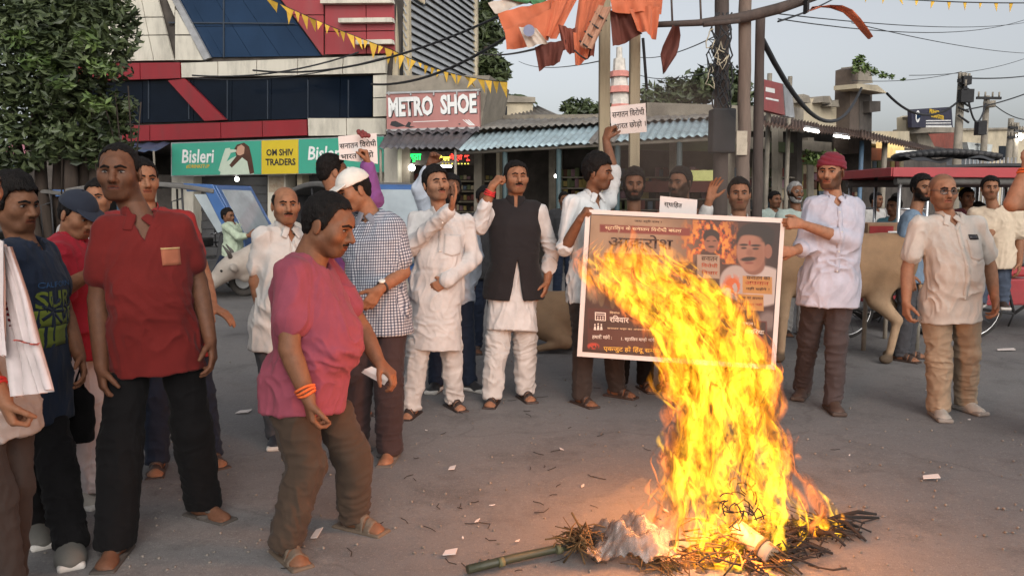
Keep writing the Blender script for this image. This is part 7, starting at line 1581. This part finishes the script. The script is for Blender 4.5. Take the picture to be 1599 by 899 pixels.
# -- man in pink bending
def letter_hand(q):
    W = q['J']['lwr']; o = empty('folded_paper', W, 'folded white papers held by the man in pink T-shirt', 'paper'); c = W+np.array([-.02, -.06, -.06])
    for k in range(3): MB().prism([P(a+2*k, b-2*k, W[1]-.02-.012*k) for a, b in ((564, 581), (576, 576), (608, 590), (600, 601-k))], np.array([0, .004, 0])).build('sheet', M_PAP, o)
    q['part']('chest_mark', [(seg(q['neck']+q['tf']*.152-q['axu']*.16, q['neck']+q['tf']*.152-q['axu']*.16+nz(q['sl'])*.03, .002), .002)], .003, M_BLK, sm=0)
person('stout man in pink T-shirt bending toward the fire in profile', dict(face=72, H=1.70, skin='dark', h=.0045, hg=.0065, belly=.105, fat=1.06, hyaw=80, hpitch=-16, hair=dict(t=.011, hl=.010), moustache=.9, stubble=.45, D=3.45, jaw=1.1, facew=1.08, hs=1.12, neckr=.066,
  px=dict(rft=(448, 868), lft=(553, 824), head=(514, 350, .08), rsh=(455, 420, -.10), lsh=(503, 414, .26), rel=(452, 545, -.20), rwr=(482, 622, -.22), lel=(566, 515, .34), lwr=(592, 566, .22), rhip=(452, 610, -.07), lhip=(497, 606, .12), rkn=(478, 725, -.08), lkn=(552, 715, .12)),
  fdir_r=38, fdir_l=62, rhand=dict(curl=.55, dir=(.05, 0, -1), palm=(.8, .5, 0)), lhand=dict(curl=.55, dir=(.75, -.3, -.55), palm=(-.3, .1, -.8)),
  top=dict(kind='t_shirt', m=K('pink', (.195, .045, .066)), sleeve=.62, hem=.09, ease=.015, se=1.7, fold=1.2), bottom=dict(m=K('brown_trouser', (.046, .031, .022)), w=1.08, fold=1.3), shoe='sandal', shoem=mat('sandal_tan', (.10, .072, .05), rough=.75),
  rthread=dict(m=mat('thread_orange', (.55, .10, .02), rough=.9), n=3, at=.02), done=letter_hand), GR)
# -- young man at the left in navy print T-shirt
def surf(q):
    c0 = q['neck']-q['axu']*.20+q['tf']*.0; nb = nz(q['sl']); ym = K('print_lime', (.12, .15, .025)); 
    bv = BVHTree.FromPolygons(*[x.tolist() for x in q['bv']['t_shirt']])
    for t_, m_, y_, h_, w_ in (('CALIFORNIA', K('print_blue', (.03, .08, .18)), .170, .024, .25), ('SURF', ym, .235, .075, .28)):
        to = text('lettering', t_, m_, q['neck']-q['axu']*y_, nb, q['axu'], h_, w_, 0, q['body'], .02 if y_ > .2 else 0); n0_ = np.cross(nb, q['axu'])
        for v_ in to.data.vertices:
            p_ = np.array(v_.co)+q['b0']+n0_*.3; ht = bv.ray_cast(Vector(p_), Vector(-n0_), .6)
            if ht[0] is not None: v_.co = Vector(np.array(ht[0])+n0_*.004-q['b0'])
    for k, (y, h, w) in enumerate(((.315, .07, .30), (.40, .09, .30))): q['patch']('print', q['neck']-q['axu']*y+nb*.0, nb, q['axu'], w, h, ym, .0025, 8, 4, thick=.002)
    for cx in (-.05, .08):
        for k in range(7): a = k*.9; d = nb*math.cos(a)+q['axu']*math.sin(a); q['patch']('palm_print', q['neck']-q['axu']*.29+nb*cx+d*.035, nz(d), nz(np.cross(q['tf'], d)), .07, .014, M_NAVY, .004, 4, 1, thick=.002)
        q['patch']('palm_print', q['neck']-q['axu']*.36+nb*cx, nb, q['axu'], .010, .12, M_NAVY, .004, 1, 5, thick=.002)
person('young man in navy T-shirt with lime print, black trousers and grey clogs', dict(face=52, H=1.70, skin='dark', h=.0045, hg=.0065, hyaw=72, hpitch=-6, hair=dict(t=.022, hl=.0, lump=.03, top=.012), D=3.55, gaze=.0, stubble=.2,
  px=dict(lft=(110, 866), rft=(58, 838), head=(24, 318, .0), lsh=(66, 392, .16), rsh=(12, 396, -.12), lel=(96, 478, .22), lwr=(124, 556, .10), rel=(-20, 480, -.2), rwr=(-5, 570, -.25), lhip=(62, 612, .08), rhip=(22, 614, -.08)),
  fdir_l=30, fdir_r=40, top=dict(kind='t_shirt', m=M_NAVY, sleeve=.6, hem=.12, ease=.02, se=1.4), bottom=dict(m=M_BLK, w=1.05, fold=1.2), shoe='croc', shoem=mat('clog_grey', (.085, .08, .07), rough=.8), done=surf), GR)
# -- edge man with white scarf
def scarf(q):
    o = empty('scarf', q['neck'], 'white cotton scarf with a maroon dotted edge hanging from the shoulder at the left edge', 'scarf'); ms = K('scarf_white', (.50, .43, .42))
    cloth_sheet('cloth', [(-14, 372, .0), (14, 384, -.05), (86, 606, -.12), (26, 622, -.16)], 2.72, ms, o, .022, 22, 20, 1, fr=7); cloth_sheet('cloth', [(-60, 352, .05), (10, 380, -.03), (18, 560, -.12), (-60, 540, -.2)], 2.68, ms, o, .02, 14, 14, 4, fr=4)
    for k in range(26): t = k/25; MB().ball(P(2+24*t, 392+225*t, 2.68-.10*t), .006, 6, 4).build('edge_bobble', K('scarf_edge', (.14, .01, .02)), o)
    cloth_sheet('stripe', [(20, 532, -.142), (62, 534, -.125), (63, 536.5, -.126), (20, 534.5, -.143)], 2.72, K('scarf_stripe', (.42, .09, .07)), o, .022, 20, 2, 1, fr=7)
person('man cut off by the left edge in dark trousers with a white scarf', dict(face=80, H=1.70, skin='mid', h=.0055, hg=.008, hyaw=80, hair=dict(t=.012), D=2.95,
  px=dict(hip=(-22, 640), neck=(-52, 395), head=(-44, 290), rel=(-60, 520, -.2), rwr=(6, 622, -.22), rsh=(-66, 400, -.19), lsh=(-44, 395, .19), rft=(10, 960), lft=(12, 935)), rhand=dict(curl=.9, dir=(.2, 0, -1), palm=(.6, .6, 0)),
  top=dict(kind='shirt', m=K('grey_shirt', (.30, .28, .27)), sleeve=.7, hem=.1), bottom=dict(m=K('dark_brown', (.032, .024, .021)), w=1.05), shoe='sandal', rthread=dict(m=mat('thread_red', (.45, .02, .02)), n=2, at=.05), done=scarf), GR)
# -- man with navy cap
person('young man in navy cap and bright red shirt looking down, white trousers', dict(face=66, H=1.64, skin='mid', h=.005, hg=.0068, hyaw=70, hpitch=-22, hair=dict(t=.008, hl=.0), D=4.15, cap=dict(m=K('navy_cap', (.020, .024, .036))), stubble=.1,
  px=dict(lft=(150, 775), rft=(112, 788), head=(122, 334, .0), lsh=(118, 380, .16), rsh=(92, 392, -.14), rel=(93, 455, -.2), rwr=(138, 428, -.26), lhip=(122, 528, .08), rhip=(102, 530, -.08)), fdir_l=75, fdir_r=70,
  top=dict(kind='shirt', m=K('bright_red', (.25, .014, .024)), sleeve=1.0, hem=.10, collar='flap', ease=.02, fold=1.5), bottom=dict(m=K('white_trouser', (.42, .38, .38)), w=1.15, fold=1.5), shoe='sneaker', shoem=mat('sneaker_two', (.32, .29, .25), dirt=.4)), GR)
bgo = empty('bag', P(118, 600, 3.75), 'small black bag hanging from a hand beside the white trousers', 'bag'); v_ = vol_mesh([(ell(P(120, 640, 3.75), (.075, .05, .13)), .02), (rbox(P(118, 655, 3.75), (.07, .04, .11)), .03)], .007); V, Fq = v_.net(); V = V+vnormals(V, Fq)*((fbm(V*18, 2)-.37)*.03)[:, None]; link('body', quick_mesh('body', V-base_of(bgo), Fq, M_BLK), bgo); MB().tube([P(112, 615, 3.75), P(125, 575, 3.72), P(132, 615, 3.75)], .008, 6).build('strap', M_BLK, bgo)
# -- others on the left
person('man in red shirt almost hidden behind the man in red polo, sandals showing', dict(face=30, H=1.70, skin='mid', h=.006, hg=.008, hyaw=40, hair=dict(t=.010), D=4.5, px=dict(rft=(246, 734), lft=(330, 722), head=(222, 280), neck=(232, 342), hip=(270, 530), lel=(318, 430, .1), lwr=(332, 480, -.1)), lhand=dict(dir=(.8, -.3, -.3), curl=.2), top=dict(kind='shirt', m=K('red2', (.19, .018, .018)), sleeve=.6, collar='flap'), bottom=dict(m=M_NAVY), shoe='sandal'), GR)
person('dark haired person glimpsed between navy cap and red polo', dict(face=10, H=1.66, skin='mid', h=.007, hg=.009, hair=dict(t=.016), D=5.4, px=dict(head=(153, 308), neck=(150, 358), hip=(150, 470)), top=dict(kind='shirt', m=K('grey_shirt', (.30, .28, .27)), sleeve=.6), bottom=dict(m=M_NAVY)), GR)
person('balding man with moustache in white half sleeve shirt, head turned', dict(face=24, H=1.62, skin='mid', h=.005, hg=.0068, hyaw=26, hpitch=2, hair=dict(t=.007, hl=.09, bald=.018), scalp=False, moustache=1.1, belly=.04, D=4.95, facew=1.05,
  px=dict(head=(446, 320, -.02), lsh=(474, 368, .14), rsh=(410, 366, -.10), rel=(399, 440, -.08), rwr=(414, 505, -.04), rft=(432, 692), lft=(470, 690), hip=(438, 515)),
  top=dict(kind='shirt', m=K('white_shirt', (.42, .405, .385)), sleeve=.68, hem=.12, collar='flap', v=.07, placket=(.06, .50), fold=1.3), bottom=dict(m=K('grey_trouser', (.05, .05, .055))), shoe='shoe', shoem=mat('shoe_dark', (.02, .02, .025), rough=.5)), GR)
person('man in checked shirt and white cap with a wristwatch, dark trousers', dict(face=-28, H=1.68, skin='mid', h=.005, hg=.006, hyaw=-58, hpitch=-18, hair=dict(t=.008), D=4.75, cap=dict(m=K('white_cap', (.56, .53, .48))),
  px=dict(head=(552, 296, .0), lsh=(614, 348, .0), rsh=(556, 345, .10), lel=(630, 425, .0), lwr=(592, 452, -.22), lft=(609, 716), rft=(556, 708), lhip=(612, 495, .0), rhip=(572, 495, .05)), fdir_l=-4, lhand=dict(dir=(-.55, -.15, -.8), palm=(-.3, .8, 0), curl=.3), lwatch=(-.3, -.8, .4),
  top=dict(kind='shirt', m=chk(), collarm=K('check_collar', (.16, .17, .20)), sleeve=.72, hem=.10, collar='flap', ease=.02, fold=.8, v=.05), bottom=dict(m=M_DBR, w=1.2), shoe='flip', shoem=mat('flip_grey', (.09, .08, .07)),), GR)
person('man in purple shirt behind the white cap raising the pink placard', dict(face=110, H=1.72, skin='mid', h=.006, hg=.0075, hyaw=125, hair=dict(t=.012), D=5.6, px=dict(head=(519, 268), neck=(538, 330), hip=(536, 470), rsh=(548, 332, -.1), rel=(584, 312, -.15), rwr=(574, 258, -.16)), rhand=dict(curl=1.1, dir=(0, 0, 1), palm=(-1, -.2, 0)), top=dict(kind='shirt', m=K('purple', (.16, .055, .17)), sleeve=1.95), bottom=dict(m=M_NAVY)), GR)
# -- centre line
person('moustached man in long white kurta, eyes shut, one palm lifted', dict(face=8, H=1.70, skin='light', h=.005, hg=.0066, belly=.06, fat=.96, hyaw=26, hpitch=9, hroll=4, squint=True, moustache=1.0, hair=dict(t=.017, hl=-.002, top=.01), D=5.7, facew=1.06,
  px=dict(lft=(708, 636), rft=(644, 648), head=(681, 287, -.02), rsh=(650, 340, -.02), lsh=(728, 344, .02), rel=(640, 385, -.12), rwr=(703, 327, -.34), lel=(741, 402, .04), lwr=(697, 440, -.20), lhip=(700, 450, .0), rhip=(664, 450, .0)),
  rhand=dict(dir=(.35, -.1, .9), palm=(-.85, -.2, .3), curl=.16, spread=.35), lhand=dict(dir=(-.8, .1, -.4), palm=(0, 1, 0), curl=.5), fdir_l=28, fdir_r=-12,
  top=dict(kind='kurta', m=M_WKUR, sleeve=1.95, hemz=.45, collar='band', placket=(.02, .26), nb=3, pockets=[dict(x=.085, y=.20, w=.12, h=.13)], fold=1.25), bottom=dict(m=M_WPAJ, w=1.05, fold=1.4), shoe='sandal', shoem=mat('sandal_dark', (.028, .016, .012), rough=.6)), GR)
person('dark bearded man in light blue shirt behind the white kurta raising a fist', dict(face=0, H=1.70, skin='deep', h=.006, hg=.0075, hyaw=10, beard=1.2, hair=dict(t=.014), D=6.5, px=dict(head=(704, 295), neck=(702, 345), hip=(704, 450), rsh=(668, 342), rel=(656, 296, -.05), rwr=(672, 256, -.1), lel=(742, 402), lwr=(736, 455), lft=(732, 608), rft=(682, 608)), rhand=dict(curl=1.35, dir=(.35, 0, .9), palm=(.5, -.85, 0)), fdir_l=50, top=dict(kind='shirt', m=K('pale_blue', (.40, .44, .50)), sleeve=1.7), bottom=dict(m=M_NAVY), shoe='shoe', shoem=mat('shoe_black', (.018, .016, .016), rough=.4)), GR)
person('dark haired man seen between white kurta and black vest', dict(face=20, H=1.68, skin='deep', h=.007, hg=.009, hair=dict(t=.02), D=8.0, px=dict(head=(758, 310), neck=(758, 340), hip=(758, 415)), top=dict(kind='shirt', m=K('charcoal', (.03, .03, .032)), sleeve=.6), bottom=dict(m=M_NAVY)), GR)
person('moustached man in black vest over white kurta, hand lifted to his brow', dict(face=4, H=1.72, skin='mid', h=.005, hg=.0068, belly=.03, hyaw=14, hpitch=5, moustache=1.15, squint=True, hair=dict(t=.014, hl=.002), D=6.05, facew=1.06,
  px=dict(rft=(769, 630), lft=(820, 622), head=(806, 277, -.02), rsh=(766, 326, -.02), lsh=(842, 328, .02), rel=(748, 352, -.16), rwr=(768, 292, -.22), lel=(862, 395, .04), lwr=(854, 440, -.05), lhip=(818, 450), rhip=(786, 450)), rhand=dict(dir=(.6, .1, .8), palm=(.6, .6, -.4), curl=.9), fdir_r=-8, fdir_l=18,
  rthread=dict(m=mat('thread_red', (.45, .02, .02)), n=3, at=.03), top=dict(kind='kurta', m=M_WKUR, sleeve=1.55, hemz=.53, collar='band', fold=1.2), vest=dict(m=K('black_vest', (.016, .014, .015)), hem=.07, open=.05, oh=.30), bottom=dict(m=M_WPAJ, w=1.15, fold=1.5), shoe='sandal', shoem=mat('sandal_dark', (.028, .016, .012))), GR)
person('young man in pale shirt holding the banner corner and a raised placard', dict(face=42, H=1.72, skin='dark', h=.0055, hg=.007, hyaw=66, hpitch=-2, hair=dict(t=.026, lump=.03, top=.02, hl=-.004), D=5.95, stubble=.4,
  px=dict(rft=(908, 630), lft=(962, 618), head=(934, 270, .0), rsh=(892, 316, -.08), lsh=(952, 312, .14), rel=(882, 388, -.16), rwr=(905, 344, -.30), lel=(957, 268, .25), lwr=(946, 218, .28), lhip=(942, 450, .05), rhip=(906, 450, -.05)), rhand=dict(dir=(.4, -.2, .8), palm=(.8, .2, -.3), curl=1.0), lhand=dict(dir=(.25, 0, 1), palm=(.7, .6, 0), curl=.8),
  top=dict(kind='shirt', m=K('pale_shirt', (.46, .47, .47)), sleeve=.95, collar='flap', v=.10, hem=.10, pockets=[dict(x=.08, y=.19)], fold=1.3), bottom=dict(m=K('dark_brown', (.032, .024, .021)), w=1.05), shoe='sandal'), GR)
person('smiling bearded man in black standing behind the banner', dict(face=0, H=1.70, skin='dark', h=.006, hg=.008, hyaw=-4, beard=1.0, moustache=1.0, hair=dict(t=.020, top=.01), D=6.35, px=dict(head=(990, 288), neck=(990, 345), hip=(990, 455)), top=dict(kind='shirt', m=K('charcoal', (.03, .03, .032)), sleeve=1.7), bottom=dict(m=M_BLK)), GR)
person('smiling man in dark shirt turned left behind the small handwritten sheet', dict(face=-20, H=1.72, skin='dark', h=.006, hg=.008, hyaw=-42, beard=.7, moustache=.9, hair=dict(t=.015), D=6.4, px=dict(head=(1062, 285), neck=(1068, 345), hip=(1065, 455), rel=(1035, 400, -.1), rwr=(1040, 352, -.4), lel=(1100, 400), lwr=(1085, 352, -.4)), rhand=dict(dir=(.1, -.2, 1), palm=(0, 1, 0), curl=.8), lhand=dict(dir=(-.1, -.2, 1), palm=(0, 1, 0), curl=.8), top=dict(kind='shirt', m=K('dark_plum', (.04, .028, .03)), sleeve=1.7), bottom=dict(m=M_BLK)), GR)
person('man in white shirt with raised hand behind the right half of the banner', dict(face=-6, H=1.66, skin='mid', h=.0055, hg=.0075, hyaw=-10, hair=dict(t=.014), stubble=.3, D=6.0, px=dict(head=(1154, 302), neck=(1154, 352), hip=(1154, 460), rsh=(1118, 354), rel=(1090, 372, -.05), rwr=(1108, 312, -.12)), rhand=dict(dir=(.25, 0, 1), palm=(.3, -.9, 0), curl=.18, spread=.4), top=dict(kind='shirt', m=K('white_shirt', (.42, .405, .385)), sleeve=1.75, collar='flap', v=.07), bottom=dict(m=M_NAVY)), GR)
person('tall man in maroon headwrap and pale lavender shirt gripping the banner edge', dict(face=-24, H=1.72, skin='light', h=.005, hg=.0066, hyaw=-36, hpitch=0, hair=dict(t=.006), turban=dict(m=K('maroon_wrap', (.15, .020, .032), bump=.3)), moustache=.7, beard=.5, stubble=.5, D=5.6,
  px=dict(rft=(1252, 618), lft=(1300, 640), head=(1297, 268, .0), rsh=(1270, 318, .02), lsh=(1336, 320, .0), lel=(1326, 376, -.10), lwr=(1252, 350, -.22), rel=(1258, 384, -.06), rwr=(1240, 392, -.16), lhip=(1312, 448), rhip=(1276, 448)), lhand=dict(dir=(-1, -.05, .1), palm=(.1, .8, -.2), curl=.9), rhand=dict(dir=(-.9, -.2, 0), palm=(.1, .8, 0), curl=.9), fdir_l=-6, fdir_r=-30,
  top=dict(kind='shirt', m=K('lavender', (.36, .36, .42)), sleeve=1.30, collar='flap', v=.05, hem=.13, ease=.020, placket=(.06, .50), fold=1.2), bottom=dict(m=K('taupe_trouser', (.055, .043, .043)), w=.95, fold=1.2), shoe='shoe', shoem=mat('shoe_brown', (.06, .035, .025), rough=.6), solem=mat('sole_brown', (.05, .035, .028))), GR)
person('stout bald man in glasses, cream short sleeve shirt and khaki trousers', dict(face=-2, H=1.68, skin='light', h=.005, hg=.0066, belly=.085, fat=1.0, hyaw=-3, hair=None, scalp=True, glasses=True, moustache=.0, stubble=.3, D=5.45, facew=1.08,
  px=dict(rft=(1465, 650), lft=(1506, 640), head=(1472, 298, -.02), rsh=(1436, 348), lsh=(1526, 348), rel=(1417, 420, .02), rwr=(1415, 472, -.04), lel=(1546, 418, .02), lwr=(1553, 464, -.04), lhip=(1508, 478), rhip=(1460, 478)), rhand=dict(curl=.5), lhand=dict(curl=.4), fdir_r=-12, fdir_l=14,
  top=dict(kind='shirt', m=K('cream_shirt', (.45, .415, .375)), sleeve=.68, collar='flap', v=.06, hem=.10, ease=.015, se=1.2, placket=(.05, .54), nb=5, pockets=[dict(x=.095, y=.20, phone=True)], fold=1.1), bottom=dict(m=K('khaki', (.28, .21, .145)), w=1.12, fold=1.3), shoe='sneaker', shoem=mat('sneaker_white', (.36, .33, .29), dirt=.6), solem=mat('sole_grey', (.20, .18, .16))), GR)
# -- right side and background people
person('bearded man in blue grey T-shirt behind the bald man', dict(face=50, H=1.74, skin='mid', h=.007, hg=.009, hyaw=6, beard=1.1, moustache=1, hair=dict(t=.02), D=7.6, px=dict(head=(1440, 293), neck=(1428, 338), hip=(1418, 420)), top=dict(kind='t_shirt', m=K('blue_grey', (.13, .18, .24)), sleeve=.6), bottom=dict(m=K('grey_trouser', (.05, .05, .055)))), GR)
person('young man in beige T-shirt and jeans astride a bicycle at the right', dict(face=-30, H=1.70, skin='mid', h=.007, hg=.009, hyaw=-18, hair=dict(t=.018), D=8.5, z0=.38, px=dict(head=(1546, 293), neck=(1553, 332), hip=(1552, 400), rel=(1548, 362, -.1), rwr=(1536, 376, -.25)), top=dict(kind='t_shirt', m=K('beige', (.50, .41, .31)), sleeve=.75, ease=.03), bottom=dict(m=K('jeans', (.055, .07, .10))), shoe='sneaker'), GR)
person('person at the right edge, only the bent bare arm with orange thread showing', dict(face=-50, H=1.74, skin='light', h=.006, hg=.008, D=4.7, px=dict(head=(1672, 262), neck=(1682, 322), hip=(1682, 480), rsh=(1652, 330, -.15), rel=(1581, 318, -.3), rwr=(1604, 262, -.3), rft=(1664, 690), lft=(1702, 680)), rthread=dict(m=mat('thread_orange', (.55, .10, .02), rough=.9), n=2, at=.02), rhand=dict(dir=(.6, 0, .8), palm=(.5, .6, 0), curl=.5), top=dict(kind='kurta', m=K('orange_kurta', (.42, .13, .05)), sleeve=.35, hemz=.4), bottom=dict(m=K('orange_pyjama', (.36, .10, .045)))), GR)
person('old man with grey beard and shawl in the shop shade left of the headwrap', dict(face=10, H=1.66, skin='dark', h=.007, hg=.009, hyaw=10, hairm=M_GREYHAIR, beard=1.3, beardm=M_GREYHAIR, moustache=1, hair=dict(t=.008), D=9.0, px=dict(head=(1242, 300), neck=(1244, 336), hip=(1244, 400)), top=dict(kind='kurta', m=K('sage_kurta', (.28, .33, .30)), sleeve=1.8, ease=.03), bottom=dict(m=M_WPAJ)), 'people in the street behind')
person('man in light green shirt riding in front of the auto rickshaw', dict(face=80, H=1.66, skin='dark', h=.009, hg=.011, hyaw=70, hair=dict(t=.016), D=12.2, px=dict(head=(356, 337), neck=(362, 352), hip=(364, 388), rel=(374, 370, -.2), rwr=(388, 368, -.2), rkn=(352, 400, -.1), lkn=(356, 400, .1), ran=(340, 422, -.1), lan=(344, 420, .1)), top=dict(kind='shirt', m=K('light_green', (.34, .40, .30)), sleeve=1.6), bottom=dict(m=M_NAVY)), 'people in the street behind')
for k, (u, v, dx, m, lab) in enumerate(((1396, 322, -1.0, K('teal_shirt', (.10, .22, .26)), 'passenger in teal seated at the left end of the electric rickshaw'), (1510, 308, .3, K('maroon_shirt', (.09, .025, .03)), 'passenger in maroon seated inside the electric rickshaw'), (1528, 330, .5, K('pale_blue', (.40, .44, .50)), 'passenger in pale blue behind the shoulder of the bald man'))):
    person(lab, dict(face=-60+60*k, H=1.6, skin='dark', h=.009, hg=.011, hair=dict(t=.016), D=9.9, px=dict(head=(u, v), neck=(u, v+24), hip=(u, v+78), rkn=(u+24, v+80, -.3), lkn=(u+24, v+80, 0), ran=(u+26, v+118, -.3), lan=(u+26, v+118, 0)), top=dict(kind='shirt', m=m, sleeve=.7), bottom=dict(m=M_NAVY)), 'people in the street behind')
for u, v, d, m, lab, fa in ((1362, 300, 12.5, K('white_shirt', (.42, .405, .385)), 'shopper in white shirt beside the blue post', 30), (1395, 300, 14, K('grey_shirt', (.30, .28, .27)), 'distant shopper under the red canopy', -40), (765, 330, 12.5, K('maroon_shirt', (.09, .025, .03)), 'shopper in dark maroon at the shoe shop counter', 150), (880, 305, 12.0, K('charcoal', (.03, .03, .032)), 'shopkeeper in the dim shop left of the pale shirt man', 10), (1205, 312, 11.5, K('sage_kurta', (.28, .33, .30)), 'person by the shelves between dark pole and headwrap', 20)):
    person(lab, dict(face=fa, H=1.66, skin='dark', h=.009, hg=.011, hair=dict(t=.014), D=d, u=u, top=dict(kind='shirt', m=m, sleeve=.7), bottom=dict(m=M_NAVY)), 'people in the street behind')
